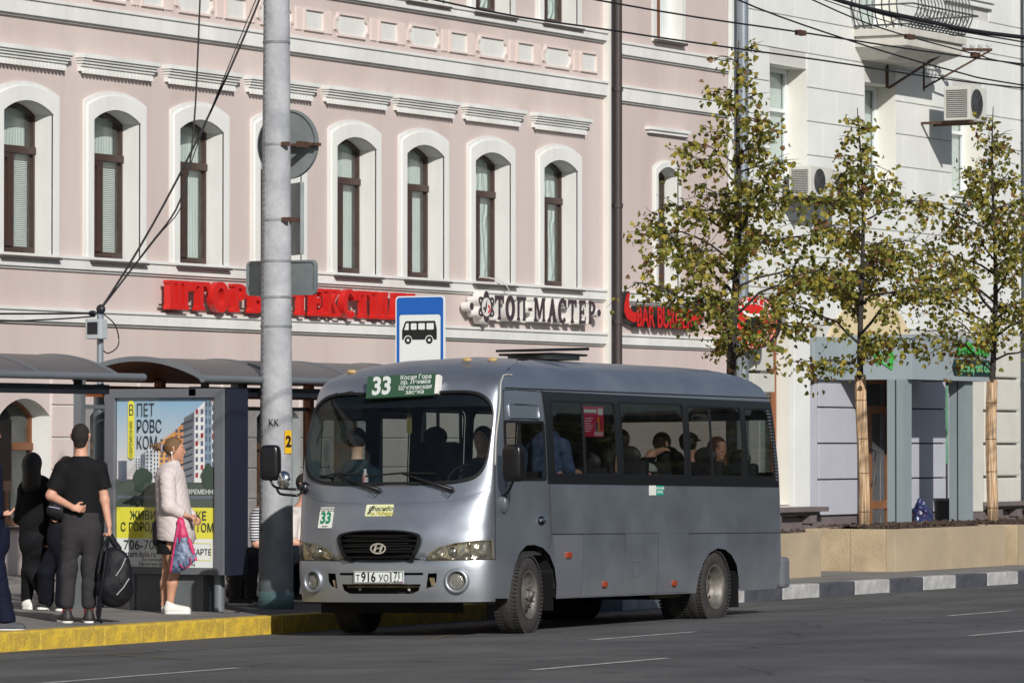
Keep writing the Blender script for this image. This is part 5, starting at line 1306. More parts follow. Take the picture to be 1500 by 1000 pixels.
# dark void behind the openings
surf_part('engine_bay', [(-.95, .33), (.95, .33), (.95, .98), (-.95, .98)], [], lambda s, z: S(s*.97, z, 0)+Vector((.09, 0, 0)), under, grid=(.1, .1), step=.1)
surf_part('bumper_lip', [(-1, .30), (1, .30), (1, .314), (-1, .314)], [], lambda s, z: S(s, z, .0)+Vector((.02, 0, 0)), under, grid=(.05, .02), step=.03)
gk = surf_part('windscreen_gasket', ws, [ws_in], lambda s, z: S(s, z, .009), rubber, grid=(.05, .05), step=.03, thick=.012)
surf_part('windscreen', shrink(ws, .975, 0, 1.81), [], lambda s, z: S(s, z, .001), wsglass, grid=(.06, .06), step=.04)
# grille with slats and badge
g_ = surf_part('grille', grl, [shrink(grl, .9)], lambda s, z: S(s, z, .012), blackp, grid=(.05, .05), step=.02, thick=.02)
for z in (.725, .775, .825, .875, .92):
    zz = z; ws_ = np.interp(z, [.68, .72, .80, .90, .95], [.13, .17, .195, .215, .16])
    pts = [S(s, zz, .0) for s in np.linspace(-ws_, ws_, 14)]
    mb = MB()
    V = []; n = len(pts)
    for p in pts: V += [p+Vector((-.004, 0, .006)), p+Vector((.03, 0, .012)), p+Vector((.03, 0, -.008)), p+Vector((-.002, 0, -.008))]
    F = []
    for i in range(n-1):
        for k in range(4): F.append((i*4+k, i*4+(k+1) % 4, (i+1)*4+(k+1) % 4, (i+1)*4+k))
    mb.add(V, F); link('slat', mb.mesh(blackp, smooth=True), g_)
chrome = mat('chrome', (.75, .76, .78), .15, metal=1, var=.05, vscale=10)
def onfront(polys, holes, s0, z0, sx, off, m, name, parent=bus, d=.004, tilt=None):
    """flat badge standing on the front at (s0,z0); polys in metres"""
    c = S(s0, z0, off); e = .02
    ax = (S(s0-e, z0)-S(s0+e, z0)).normalized(); up = (S(s0, z0+e)-S(s0, z0-e)).normalized(); n = up.cross(ax).normalized()
    if n.x > 0: n = -n
    mb = MB(); plate(mb, polys, holes, lambda a, b, q: c+ax*a+up*b-n*q, d)
    return link(name, mb.mesh(m), parent), c, ax, up, n
ov = disc(0, 0, .083, 30, .05); ov2 = disc(0, 0, .068, 30, .037)
H_ = [[(-.045, -.028), (-.022, -.033), (.0, -.004), (.012, -.004), (.006, -.034), (.03, -.03), (.045, .028), (.022, .033), (.0, .004), (-.012, .004), (-.006, .034), (-.03, .03)]]
H_ = [[(-.052, -.02), (-.03, -.032), (-.008, .034), (-.03, .03)], [(.052, .02), (.03, .032), (.008, -.034), (.03, -.03)], [(-.03, -.008), (.03, .004), (.03, .014), (-.03, .002)]]
onfront([ov], [ov2], 0, .803, 1, .022, chrome, 'badge', g_, .01); onfront(H_, [], 0, .803, 1, .021, chrome, 'badge_letter', g_, .008)
# headlights
def lampmat():
    m = bpy.data.materials.new('lamp_reflector'); m.use_nodes = True; nt = m.node_tree; p = nt.nodes['Principled BSDF']; p.inputs['Metallic'].default_value = .9; p.inputs['Roughness'].default_value = .16
    tc = nt.nodes.new('ShaderNodeTexCoord'); v = nt.nodes.new('ShaderNodeTexVoronoi'); v.inputs['Scale'].default_value = 16; v.feature = 'SMOOTH_F1'; nt.links.new(tc.outputs['Object'], v.inputs[0])
    b = nt.nodes.new('ShaderNodeBump'); b.inputs['Strength'].default_value = .9; b.inputs['Distance'].default_value = .05; nt.links.new(v.outputs[0], b.inputs['Height']); nt.links.new(b.outputs[0], p.inputs['Normal'])
    r = nt.nodes.new('ShaderNodeValToRGB'); r.color_ramp.elements[0].color = rgb(235, 232, 224); r.color_ramp.elements[1].color = rgb(190, 174, 148); nt.links.new(v.outputs[0], r.inputs[0]); nt.links.new(r.outputs[0], p.inputs[0])
    return m
lampr = lampmat(); lens = glassmat('lamp_lens', (.90, .88, .80), rough=.05, ior=1.45, dirt=.10)
for P, sg_ in ((hlR, -1), (hlL, 1)):
    h = surf_part('headlight', P, [], lambda s, z: S(s, z, -.035), lampr, grid=(.05, .03), step=.03)
    surf_part('lens', P, [], lambda s, z: S(s, z, .003), lens, h, grid=(.05, .04), step=.03)
    surf_part('lamp_edge', P, [shrink(P, .93)], lambda s, z: S(s, z, .005), mat('yellowed_seal', rgb(120, 112, 88), .6), h, grid=(.05, .05), step=.03)
    mb = MB()
    a = [S(sg_*.64, z, -.03) for z in (.69, .74, .80, .86)]; b2 = [S(sg_*.64, z, .008) for z in (.69, .74, .80, .86)]; 
    for o_ in (0, .018): pass
    V = a+b2+[p+Vector((.0, -sg_*.012, 0)) for p in b2]; mb.add(V, [(i, i+1, 5+i, 4+i) for i in range(3)]+[(4+i, 5+i, 9+i, 8+i) for i in range(3)])
    link('divider', mb.mesh(mat('yellowed_seal', (0, 0, 0))), h)
    c = S(sg_*.45, .77, -.03); mb = MB(); mb.ell(c, .03, .045, .045, 12, 8); link('bulb', mb.mesh(chrome, smooth=True), h)
for sx in (-1, 1):
    c = S(sx*.487, .505, .0); e = .02; ax = (S(sx*.487-e, .505)-S(sx*.487+e, .505)).normalized(); up = Vector((0, 0, 1)); n = Vector((-1, 0, 0)) if True else 0
    n = (n+Vector((0, sx*.25, 0))).normalized(); ax = up.cross(n).normalized()
    def lt(prof, m, nm, par, k=26):
        V = []; F = []
        for r_, h_ in prof:
            for i in range(k):
                t = 2*math.pi*i/k; V.append(c+ax*(r_*1.0*math.cos(t))+up*(r_*math.sin(t))+n*h_)
        for j in range(len(prof)-1):
            for i in range(k): F.append((j*k+i, j*k+(i+1) % k, (j+1)*k+(i+1) % k, (j+1)*k+i))
        return link(nm, MB().add(V, F).mesh(m, smooth='all'), par)
    fg = lt([(.118, .0), (.116, .03), (.105, .042), (.088, .044), (.082, .03), (.08, .0)], paint, 'fog_lamp', bus)
    lt([(0, .022), (.04, .02), (.07, .01), (.08, .0), (.08, -.02)], mat('fog_lens', rgb(150, 150, 142), .15, metal=.5, bump=.4, bscale=40), 'lens', fg)
# licence plate
o, c, ax, up, n = onfront([rrect(-.26, .26, -.056, .056, .01)], [], .0, .543, 1, .045, WP, 'licence_plate', d=.006)
def ftext(s, sz, a, b, m, par, off, **k):
    me = text_mesh(s, sz, depth=.0008, **k); M_ = Matrix((( ax.x, -n.x, up.x, (c+ax*a+up*b+n*off).x), (ax.y, -n.y, up.y, (c+ax*a+up*b+n*off).y), (ax.z, -n.z, up.z, (c+ax*a+up*b+n*off).z), (0, 0, 0, 1)))
    me.transform(M_); return link('plate_text', me, par, m=m)
ftext('Т', .085, -.215, -.012, KP, o, .0035, xs=.9); ftext('916', .12, -.105, -.004, KP, o, .0035, xs=.85, bold=.002); ftext('УО', .085, .055, -.012, KP, o, .0035, xs=.9)
ftext('71', .085, .195, .012, KP, o, .0035, xs=.85, bold=.001); ftext('RUS', .032, .185, -.04, KP, o, .0035)
mb = MB(); plate(mb, [rrect(-.255, .125, -.052, .052, .01), rrect(.13, .255, -.052, .052, .01)], [rrect(-.25, .12, -.047, .047, .008), rrect(.135, .25, -.047, .047, .008)], lambda a, b, q: c+ax*a+up*b+n*.0035-n*q, .002); link('plate_border', mb.mesh(KP), o)
onf = lambda polys, m, nm, off: link(nm, (lambda mb: (plate(mb, polys, [], lambda a, b, q: c+ax*a+up*b+n*off-n*q, .001), mb)[1])(MB()).mesh(m), o)
onf([rect(.22, .245, -.047, -.040)], BP, 'flag', .004); onf([rect(.22, .245, -.054+.003, -.047)], red, 'flag', .004)
for q in (-.12, .12): link('bolt', MB().tube([S(q, .41, -.06), S(q, .48, -.06)], .014, 6).mesh(mat('pale_metal', rgb(180, 178, 170), .5)), bus)
link('crossbar', MB().tube([S(s, .455, -.05) for s in np.linspace(-.2, .2, 8)], .013, 6).mesh(mat('rusty_cream', rgb(150, 132, 100), .7, var=.3, vscale=20)), bus)
for sx, zz in ((-1, .5), (1, .48)): link('inner_bracket', MB().obox(S(sx*.285, zz, -.03), (.01, 0, 0), (0, .02, 0), (0, .01, .035)).mesh(mat('rusty_cream', (0, 0, 0))), bus)
# stickers
def sticker(s0, z0, w, h, m, nm):
    global c, ax, up, n
    o_, c, ax, up, n = onfront([rrect(-w/2, w/2, -h/2, h/2, .008)], [], s0, z0, 1, .0055, m, nm, d=.002); return o_
stk = sticker(.365, 1.087, .165, .20, mat('sticker_white', rgb(225, 226, 218), .45, var=.03), 'route_sticker')
GN = mat('sticker_green', rgb(20, 130, 96), .5, var=0)
ftext('33', .15, 0, -.008, GN, stk, .002, bold=.006, xs=.86); ftext('№ КОСАЯ ГОРА', .022, 0, .083, KP, stk, .002); ftext('пр. Ленина — Щегловская', .015, 0, .066, KP, stk, .002); ftext('засека', .02, 0, -.083, KP, stk, .002)
stp = sticker(.013, 1.15, .285, .115, mat('sticker_pale', rgb(222, 226, 205), .45, var=.1, vscale=14, c2=rgb(205, 208, 130)), 'thanks_sticker')
ftext('Спасибо', .06, .01, .012, mat('ink_dark_green', rgb(36, 60, 40), .6), stp, .002, shear=.3, bold=.001); ftext('за Победу!', .046, .03, -.033, mat('ink_gold', rgb(170, 160, 40), .6), stp, .002, shear=.2, bold=.001)
mb = MB()
for k in range(5): plate(mb, [[(-.13+.01*k, -.035+.017*k), (-.105+.01*k, -.022+.017*k), (-.085+.01*k, -.03+.017*k), (-.105+.01*k, -.04+.017*k)]], [], lambda a, b, q: c+ax*a+up*b+n*.002-n*q, .001)
link('leaf_print', mb.mesh(mat('ink_dark_green', (0, 0, 0))), stp)
# route board above the windscreen
c = S(.0, 2.26, .075); ax = Vector((.05, -1, .03)).normalized(); up = Vector((.28, .03, 1)).normalized(); n = ax.cross(up).normalized()*-1
n = up.cross(ax).normalized();  n = n if n.x < 0 else -n
up = (n.cross(ax)).normalized(); up = up if up.z > 0 else -up
rbm = mat('board_green', rgb(46, 80, 58), .45, var=.02)
mb = MB(); plate(mb, [rect(-.345, .345, -.105, .105)], [], lambda a, b, q: c+ax*a+up*b-n*q, .05); rbo = link('route_board', mb.mesh(rbm), bus)
ftext('33', .235, -.19, 0, mat('board_white', rgb(200, 206, 204), .5, var=0), rbo, .002, bold=.008, xs=.86)
for i, t_ in enumerate(('Косая Гора', 'пр. Ленина', 'Щегловская', 'засека')): ftext(t_, .058, .155, (.074, .028, -.024, -.068)[i], MATS['board_white'], rbo, .002, bold=.0008)
link('board_mount', MB().obox(c+ax*.37-n*.04, ax*.02, up*.09, n*.03).mesh(swh), rbo)
link('board_wire', MB().tube([c-ax*.35-up*.1, c-ax*.5-up*.03, c-ax*.62-up*.05, S(.5, 2.24, .01)], .005, 5).mesh(rubber), rbo)
# wipers
for s0, s1 in ((.03, .34), (-.40, -.05)):
    a = S(s0, 1.325, .04); b = S(s1, 1.475, .03); t0, t1 = S(s1-.2, 1.478, .018), S(min(.6, s1+.16), 1.455, .018)
    w = link('wiper', MB().tube([S(s0, 1.325, .0), a, a.lerp(b, .5)+Vector((-.02, 0, 0)), b], [.026, .022, .014, .008], 8).mesh(rubber, smooth='all'), bus)
    link('blade', MB().tube([S(s1-.2, 1.478, .014), S(s1, 1.485, .022), S(min(.62, s1+.17), 1.462, .014)], .009, 5).mesh(rubber), w)
    link('hose', MB().tube([a+Vector((-.01, -.03, -.01)), a+Vector((-.02, .02, -.07)), a+Vector((-.02, .08, -.03)), a+Vector((-.01, .07, .04))], .004, 5).mesh(rubber), w)
# sides
def side_holes():
    dwin = rrect(-.385, .425, 1.425, 1.955, .035, 4)
    dwin = [(p[0]+(.015 if p[1] > 1.8 and p[0] < 0 else 0), p[1]) for p in dwin]
    wins = [rrect(.585, 1.995, 1.465, 2.165, .03, 3), rrect(2.07, 3.555, 1.455, 2.175, .03, 3), rrect(3.625, 4.945, 1.445, 2.16, .03, 3), rrect(5.02, 5.70, 1.44, 2.155, .05, 3)]
    return dwin, wins
dwin, wins = side_holes()
arch1 = [(-.30, .28), (-.28, .5), (-.22, .64), (-.12, .75), (.02, .815), (.18, .82), (.36, .79), (.5, .72), (.6, .6), (.655, .44), (.665, .28)]
arch2 = [(3.80, .28), (3.83, .45), (3.93, .6), (4.08, .69), (4.28, .735), (4.46, .72), (4.62, .66), (4.74, .56), (4.81, .42), (4.84, .28)]
for side in (-1, 1):
    fn = lambda x, z, sd=side: SD(max(x, pch(z, XS)) if x < 2.2 else min(x, pch(z, XR)-.22), z, sd)
    # outline follows the front seam and the rear corner
    fr_ = [(pch(z, XS), z) for z in np.linspace(2.59, .34, 40)]; re_ = [(pch(z, XR)-.22, z) for z in np.linspace(.3, 2.59, 40)]
    outl = fr_+[(arch1[0][0]-.02, .335)]+[(arch1[0][0], .33)]+[p for p in arch1 if p[1] > .33][0:]+[(.668, .31)]+[(arch2[0][0], .295)]+[p for p in arch2 if p[1] > .3]+[(4.843, .295)]+re_
    hs = [dwin]+wins if side < 0 else [rrect(.9, 1.7, .45, 2.12, .03, 3)]+[rrect(-.35, .75, 1.45, 2.0, .04, 3)]+wins[1:]
    if side > 0: hs = [rrect(-.30, .60, 1.45, 2.02, .04, 3), rrect(.78, 1.45, .55, 2.08, .04, 3)]+[rrect(1.62, 2.6, 1.45, 2.12, .08, 4), rrect(2.72, 3.75, 1.45, 2.12, .1, 4)]
    sp = surf_part('side_panel', outl, hs, lambda x, z, sd=side: SD(x, z, sd), paint, grid=(.11, .06), step=.06, label='driver side body panel' if side < 0 else 'kerb side body panel')
    if side > 0:
        for h in hs: 
            surf_part('side_window', h, [], lambda x, z: SD(x, z, 1, .002), bglass, grid=(.3, .2), step=.2)
            surf_part('window_frame', h, [shrink(h, .93)], lambda x, z: SD(x, z, 1, .006), rubber, grid=(.3, .2), step=.12)
# driver side window band
band_o = [(.47, 1.385), (5.80, 1.345), (5.76, 1.9), (5.72, 2.225), (.47, 2.245)]
wb_ = surf_part('window_band', band_o, wins, lambda x, z: SD(x, z, -1, .008), blackp, grid=(.2, .1), step=.06, thick=.006)
def side_window(h, mull=None, nm='side_window'):
    w = surf_part(nm, h, [], lambda x, z: SD(x, z, -1, .002), bglass, grid=(.3, .2), step=.15)
    surf_part('window_frame', h, [shrink(h, .955)], lambda x, z: SD(x, z, -1, .010), rubber, w, grid=(.3, .2), step=.1, thick=.01)
    if mull: surf_part('sliding_rail', rect(mull-.022, mull+.022, min(p[1] for p in h)+.01, max(p[1] for p in h)-.01), [], lambda x, z: SD(x, z, -1, .006), rubber, w, grid=(.1, .1), step=.1, thick=.008)
    return w
sw_ = [side_window(wins[0], 1.27), side_window(wins[1]), side_window(wins[2], 4.17), side_window(wins[3])]
dw_ = side_window(dwin, -.075, 'door_window')
surf_part('window_frame', [(p[0]*1.0, p[1]) for p in shrink(dwin, 1.05)], [shrink(dwin, .99)], lambda x, z: SD(x, z, -1, .007), rubber, dw_, grid=(.3, .2), step=.1, thick=.01)
lining = mat('interior_lining', (.03, .03, .034), .8, var=.05)
surf_part('side_lining', [(.5, .76), (5.7, .76), (5.7, 2.2), (5.6, 2.36), (.5, 2.36)], [rrect(.78, 1.45, .77, 2.08, .03, 3), rrect(1.62, 2.6, 1.45, 2.12, .08, 4), rrect(2.72, 3.75, 1.45, 2.12, .1, 4)], lambda x, z: SD(x, z, 1, -.035), lining, grid=(.2, .1), step=.1)
surf_part('side_lining', [(.5, .76), (5.7, .76), (5.7, 1.40), (.5, 1.40)], [], lambda x, z: SD(x, z, -1, -.035), lining, grid=(.2, .1), step=.1)
# lower skirt panels, each a little proud and out of true
skm = mat('silver_paint_patch', rgb(176, 178, 188), .42, metal=.8, var=.06, vscale=2, bump=.16, bscale=3)
for i, (x0, x1) in enumerate(((.672, 1.183), (1.195, 2.113), (2.127, 2.853), (2.867, 3.592))):
    k_ = (.005, -.003, .002, -.004)[i]
    surf_part('skirt_panel', [(x0+(.0 if i else .0), .318), (x1, .312), (x1, .895), (x0 if i else .56, .90)]+([(.63, .62)] if i == 0 else []), [rrect(2.272, 2.448, .482, .623, .012)] if i == 2 else [], lambda x, z, k=k_, c=(x0+x1)/2: SD(x, z, -1, .005+abs(k)*.3+k*(z-.6)+.5*k*(x-c)), skm if i == 0 else paint, grid=(.12, .09), step=.08, thick=.003)
surf_part('flap_cover', rrect(2.276, 2.444, .486, .619, .01), [], lambda x, z: SD(x, z, -1, .004), paint, grid=(.1, .1), step=.05)
strip_ = [p for p in ws if p[1] > 2.075]
surf_part('sun_strip', [(p[0]*.97, min(p[1], 2.225)) for p in strip_], [], lambda s, z: S(s, z, -.012), mat('sun_strip', (.003, .004, .008), .5, var=0), grid=(.06, .05), step=.05)
link('splash_guard', MB().box(-.35, -.33, -.52, .97, .20, .36).mesh(under), bus)
# seams
seam = mat('panel_seam', (.02, .02, .022), .8, var=0)
def seam_line(pts, name='panel_seam', w=.005, side=-1):
    P = []
    for a, b in zip(pts, pts[1:]):
        k = max(2, int((Vector(b)-Vector(a)).length/.08))
        for j in range(k): P.append(Vector(a).lerp(Vector(b), j/k))
    P.append(Vector(pts[-1]))
    return link(name, MB().tube([SD(p[0], p[1], side, .0005) for p in P], w, 5).mesh(seam), bus)
seam_line([(.53, .915), (3.6, .89), (5.84, .875)]); 
for x in (1.19, 2.12, 2.86, 3.60): seam_line([(x, .905), (x-.01, .31)])
door = link('driver_door', MB().tube([SD(*p, -1, .0005) for p in cat_rom([(-.385, 1.35, 0), (-.375, 1.9, 0), (-.33, 2.2, 0), (-.25, 2.245, 0), (.43, 2.24, 0), (.455, 2.2, 0), (.50, 1.45, 0), (.53, .92, 0), (.48, .78, 0)], 5) for p in [(p[0], p[1])]], .005, 5).mesh(seam), bus)
emb = rrect(-.26, .35, 1.985, 2.115, .025)
link('embossed_panel', MB().tube([SD(p[0], p[1], -1, .004) for p in emb+[emb[0]]], .009, 6).mesh(paint, smooth='all'), door)
link('handle_recess', (lambda mb: (plate(mb, [disc(.33, 1.04, .07, 20, .045)], [], lambda a, b, q: SD(a, b, -1, .003)+Vector((0, q, 0)), .003), mb)[1])(MB()).mesh(rubber), door)
link('handle', MB().tube([SD(.27, 1.045, -1, .02), SD(.33, 1.05, -1, .03), SD(.39, 1.045, -1, .02)], .014, 8).mesh(chrome, smooth=True), door)
ff = link('front_seam', MB().tube([S(-1, z, .001) for z in np.linspace(.33, 2.40, 50)], .006, 5).tube([S(1, z, .001) for z in np.linspace(.33, 2.40, 50)], .006, 5).mesh(seam), bus)
link('drip_rail', MB().tube([S(-1, z, .006) for z in np.linspace(1.55, 2.38, 24)]+[SD(x, 2.39-.0*x, -1, .006) for x in np.linspace(-.1, -.02, 3)], .009, 6).mesh(MATS['pale_metal'], smooth='all'), bus)
link('gutter', MB().tube([SD(x, 2.265, -1, .004) for x in np.linspace(-.28, 5.75, 60)], .006, 5).mesh(seam), bus)
link('bumper_seam', MB().tube([S(s, .697, .004) for s in np.linspace(-1, -.24, 30)], .005, 5).tube([S(s, .697, .004) for s in np.linspace(.24, 1, 30)], .005, 5).tube([S(s, .708, .004) for s in np.linspace(-.24, .24, 14)], .004, 5).mesh(seam), bus)
link('hood_crease', MB().tube([S(s, 1.21+.04*abs(s)+.27*max(0, abs(s)-.35)**1.3, .001) for s in np.linspace(-.86, .9, 60)], .004, 5).mesh(paint, smooth='all'), bus)
# fuel flap, markers, emergency exit sticker, ad poster on glass
fl_ = rrect(2.27, 2.45, .48, .625, .015)
link('fuel_flap', MB().tube([SD(p[0], p[1], -1, .001) for p in fl_+[fl_[0]]], .004, 5).box(2.36, 2.375, -1.002, -.99, .54, .575).mesh(seam), bus)
amber = mat('amber_lens', rgb(150, 62, 34), .25, var=.1)
for x, z, w in ((.87, .715, .05), (1.67, .425, .035), (3.24, .405, .035)):
    p = SD(x, z, -1, .0); mk_ = link('side_marker', MB().box(x-w, x+w, p.y-.03, p.y+.005, z-.028, z+.028).mesh(amber, bevel=.008), bus)
    link('marker_base', MB().box(x-w-.006, x+w+.006, p.y-.006, p.y+.004, z-.034, z+.034).mesh(rubber), mk_)
def side_card(x0, x1, z0, z1, m, nm, off=.004, par=bus):
    mb = MB(); y = -(pch((z0+z1)/2, WZ)+off); mb.box(x0, x1, y, y+.003, z0, z1); return link(nm, mb.mesh(m), par), y
ex, y_ = side_card(2.68, 2.83, 1.27, 1.365, MATS['sticker_white'], 'exit_sticker', .004)
ex2, y_ = side_card(2.835, 3.0, 1.27, 1.365, mat('exit_green', rgb(36, 150, 128), .5, var=0), 'exit_sticker', .004)
me = text_mesh('ЗАПАСНЫЙ\nВЫХОД', .034, depth=.0006); me.transform(Matrix.Translation((2.917, y_-.001, 1.318))); link('sticker_text', me, ex2, m=WP)
po, y_ = side_card(1.30, 1.755, 1.83, 2.12, mat('poster_magenta', rgb(198, 36, 84), .4, var=0), 'window_poster', -.012)
for a in ((1.33, 1.60, 2.06, 2.09, WP), (1.63, 1.73, 2.04, 2.1, WP), (1.62, 1.66, 1.89, 2.02, mat('p_orange', rgb(230, 140, 50), .5)), (1.55, 1.74, 1.84, 1.878, mat('p_pink', rgb(236, 190, 200), .5)), (1.585, 1.64, 1.88, 1.97, mat('p_blue', rgb(40, 70, 110), .5)), (1.67, 1.71, 1.88, 1.99, mat('p_red', rgb(190, 40, 40), .5))):
    link('print', MB().box(a[0], a[1], y_-.002, y_-.0005, a[2], a[3]).mesh(a[4]), po)
for i in range(6): link('print', MB().box(1.34, 1.34+.12+.03*((i*7) % 3), y_-.002, y_-.0005, 1.88+i*.024, 1.89+i*.024).mesh(MATS['p_pink']), po)
link('paint_chip', (lambda mb: (plate(mb, [[(1.95, .70), (1.975, .72), (1.99, .66), (1.985, .60), (1.955, .63)]], [], lambda a, b, q: SD(a, b, -1, .0015)+Vector((0, q, 0)), .001), mb)[1])(MB()).mesh(MATS['pale_metal']), bus)
# rear end
def RS(s, z):
    w = pch(z, WZ); xr = pch(z, XR); th = abs(s)*math.pi/2
    return Vector((xr-.22*(1-math.cos(th)**(.8)), math.copysign(w*math.sin(th)**(.8), s) if s else 0, z))
RS2 = RS
surf_part('rear_panel', [(-1, .3), (1, .3), (1, 2.597), (-1, 2.597)], [rrect(-.76, .76, 1.5, 2.04, .09)], RS, paint, grid=(.08, .06), step=.05)
surf_part('rear_lining', [(-.97, .76), (.97, .76), (.97, 2.4), (-.97, 2.4)], [rrect(-.76, .76, 1.5, 2.04, .09)], lambda s, z: RS2(s, z)-Vector((.05, 0, 0)), lining, grid=(.1, .1), step=.08)
surf_part('rear_window', rrect(-.76, .76, 1.5, 2.04, .09), [], RS, bglass, grid=(.1, .1), step=.1)
mb = MB()
for i in range(22):
    z = 1.42+i*.034; w = pch(z, WZ); mb.obox((pch(z, XR)-.27, -w-.001, z), (.03, .0, 0), (0, .008, 0), (0, 0, .008))
link('air_vent', mb.mesh(paint), bus, kind='stuff')
link('rear_bumper', MB().box(5.93, 6.12, -.99, .99, .30, .62).mesh(mat('bumper_grey', rgb(104, 108, 114), .5, var=.1), bevel=.04), bus)
link('tail_light', MB().box(5.86, 5.93, -.94, -.8, .8, 1.25).mesh(red, bevel=.02), bus); link('tail_light', MB().box(5.86, 5.93, .8, .94, .8, 1.25).mesh(red, bevel=.02), bus)
# roof hatch, marker caps
hz = link('roof_hatch', MB().box(2.1, 2.72, -.24, .24, 2.60, 2.65).mesh(mat('hatch_base', rgb(110, 112, 110), .6)), bus)
link('hatch_cover', MB().add([(1.98, -.31, 2.675), (2.80, -.31, 2.70), (2.80, .31, 2.70), (1.98, .31, 2.675), (1.98, -.31, 2.70), (2.80, -.31, 2.73), (2.80, .31, 2.73), (1.98, .31, 2.70)], [(0, 3, 2, 1), (4, 5, 6, 7), (0, 1, 5, 4), (1, 2, 6, 5), (2, 3, 7, 6), (3, 0, 4, 7)]).box(2.02, 2.78, -.3, .3, 2.64, 2.662).mesh(blackp, bevel=.008), hz)
for s_, z_ in ((.62, 2.44), (-.62, 2.535)):
    p = S(s_, z_, .01); cp = link('roof_marker', MB().ell(p, .035, .05, .022).mesh(mat('clear_amber', rgb(190, 160, 110), .3), smooth=True), bus)
link('roof_marker', MB().ell((-.02, -.42, 2.54), .035, .05, .022).mesh(mat('clear_amber', (0, 0, 0)), smooth=True), bus)
# mirrors
def mirror_obj(c, sc_, arm, lab, small=None):
    V = []; F_ = []; sp = lambda c_, e_: math.copysign(abs(c_)**e_, c_); nu_, nv_ = 40, 24
    for j in range(nv_+1):
        ph = -math.pi/2+math.pi*j/nv_
        for i in range(nu_):
            t = 2*math.pi*i/nu_; V.append((sp(math.cos(ph), .35)*sp(math.cos(t), .55), sp(math.cos(ph), .35)*sp(math.sin(t), .45), sp(math.sin(ph), .45)))
    for j in range(nv_):
        for i in range(nu_): F_.append((j*nu_+i, j*nu_+(i+1) % nu_, (j+1)*nu_+(i+1) % nu_, (j+1)*nu_+i))
    me = MB().add(V, F_).mesh(blackp, smooth='all')
    me.transform(Matrix.Translation(c) @ Matrix.Rotation(R(-16 if c[1] < 0 else 10), 4, 'Z') @ Matrix.Diagonal((*sc_, 1)))
    o = link('wing_mirror', me, bus, label=lab)
    for a in arm: link('arm', MB().tube(a, .012, 8).mesh(blackp, smooth='all'), o)
    if small: link('convex_mirror', MB().ell(small, .05, .07, .085).mesh(chrome, smooth=True), o)
    return o
mirror_obj((-.62, -1.20, 1.57), (.06, .115, .17), [[(-.60, -1.19, 1.42), (-.52, -1.10, 1.32), (-.45, -1.0, 1.26)]], 'black wing mirror on the driver side')
link('mirror_foot', MB().ell((-.45, -1.01, 1.20), .04, .045, .085).mesh(mat('foot_grey', rgb(84, 92, 100), .4), smooth=True), bus)
pa = S(.72, 1.36, .02)
mirror_obj((-.95, 1.16, 1.60), (.06, .098, .165), [cat_rom([(-.95, 1.16, 1.44), (-.95, 1.12, 1.38), (-.98, 1.0, 1.36), (-.96, .86, 1.355), pa+Vector((-.03, 0, .03))], 4), cat_rom([(-.96, 1.09, 1.37), (-.97, 1.05, 1.315), (-.97, .95, 1.30), (-.95, .86, 1.30), pa], 4)], 'black wing mirror on the kerb side in front of the concrete pole', (-.98, 1.0, 1.44))
link('mirror_foot', MB().ell(pa, .045, .05, .06).mesh(blackp, smooth=True), bus)
# wheels
tyre = mat('tyre_rubber', (.022, .021, .021), .8, var=.3, vscale=8, c2=(.045, .042, .04), bump=.3, bscale=60)
wheelm = mat('wheel_steel', rgb(128, 124, 118), .55, metal=.5, var=.25, vscale=7, bump=.3, bscale=20)
def wheel(x, y, rz_, front=True, steer=0., side=-1):
    w = link('wheel', MB().lathe([(.20, -.09), (.235, -.11), (.30, -.115), (.345, -.10), (.366, -.07), (.37, 0), (.366, .07), (.345, .10), (.30, .115), (.235, .11), (.20, .09)], 'y', (0, 0, 0), 48).mesh(tyre, smooth='all'), bus, (x, y, .37+rz_))
    w.rotation_euler = (0, 0, steer)
    mb = MB()
    for i in range(60):
        t = 2*math.pi*i/60
        for yy in (-.085, .085): mb.obox((.362*math.cos(t), yy, .362*math.sin(t)), (.008*math.cos(t), 0, .008*math.sin(t)), (0, .03, 0), (-.012*math.sin(t), 0, .012*math.cos(t)))
    link('tread', mb.mesh(tyre), w, kind='stuff')
    s = side
    if front:
        pr_ = [(.0, s*.13), (.055, s*.13), (.06, s*.115), (.095, s*.1), (.13, s*.085), (.16, s*.055), (.185, s*.04), (.20, s*.09), (.222, s*.118), (.228, s*.112)]
    else:
        pr_ = [(.0, s*.02), (.06, s*.02), (.065, s*-.03), (.10, s*-.04), (.15, s*-.03), (.165, s*.03), (.195, s*.09), (.222, s*.118), (.228, s*.112)]
    r_ = link('rim', MB().lathe(pr_, 'y', (0, 0, 0), 36).mesh(wheelm, smooth='all'), w)
    mb = MB()
    for k in range(6):
        t = R(60*k+15); mb.tube([(.085*math.cos(t), s*(.1 if front else -.03), .085*math.sin(t)), (.085*math.cos(t), s*(.135 if front else .0), .085*math.sin(t))], .014, 6)
    link('wheel_nuts', mb.mesh(wheelm), w)
    mb = MB()
    for k in range(6 if front else 4):
        t = R((60 if front else 90)*k+45); cx, cz = .148*math.cos(t), .148*math.sin(t)
        P = [(cx+.026*math.cos(q), cz+.02*math.sin(q)) for q in [R(30*j) for j in range(12)]]
        yy = s*(.072 if front else .0)
        mb.add([(p[0], yy, p[1]) for p in P], [tuple(range(12))])
    link('hand_holes', mb.mesh(under), w)
    if front: link('hub_cap', MB().lathe([(0, s*.155), (.035, s*.15), (.045, s*.135), (.045, s*.12)], 'y', (0, 0, 0), 18).mesh(wheelm, smooth=True), w)
wheel(.105, -.865, -.012, True, R(7))
wheel(.105, .82, .0, True, R(7), 1)
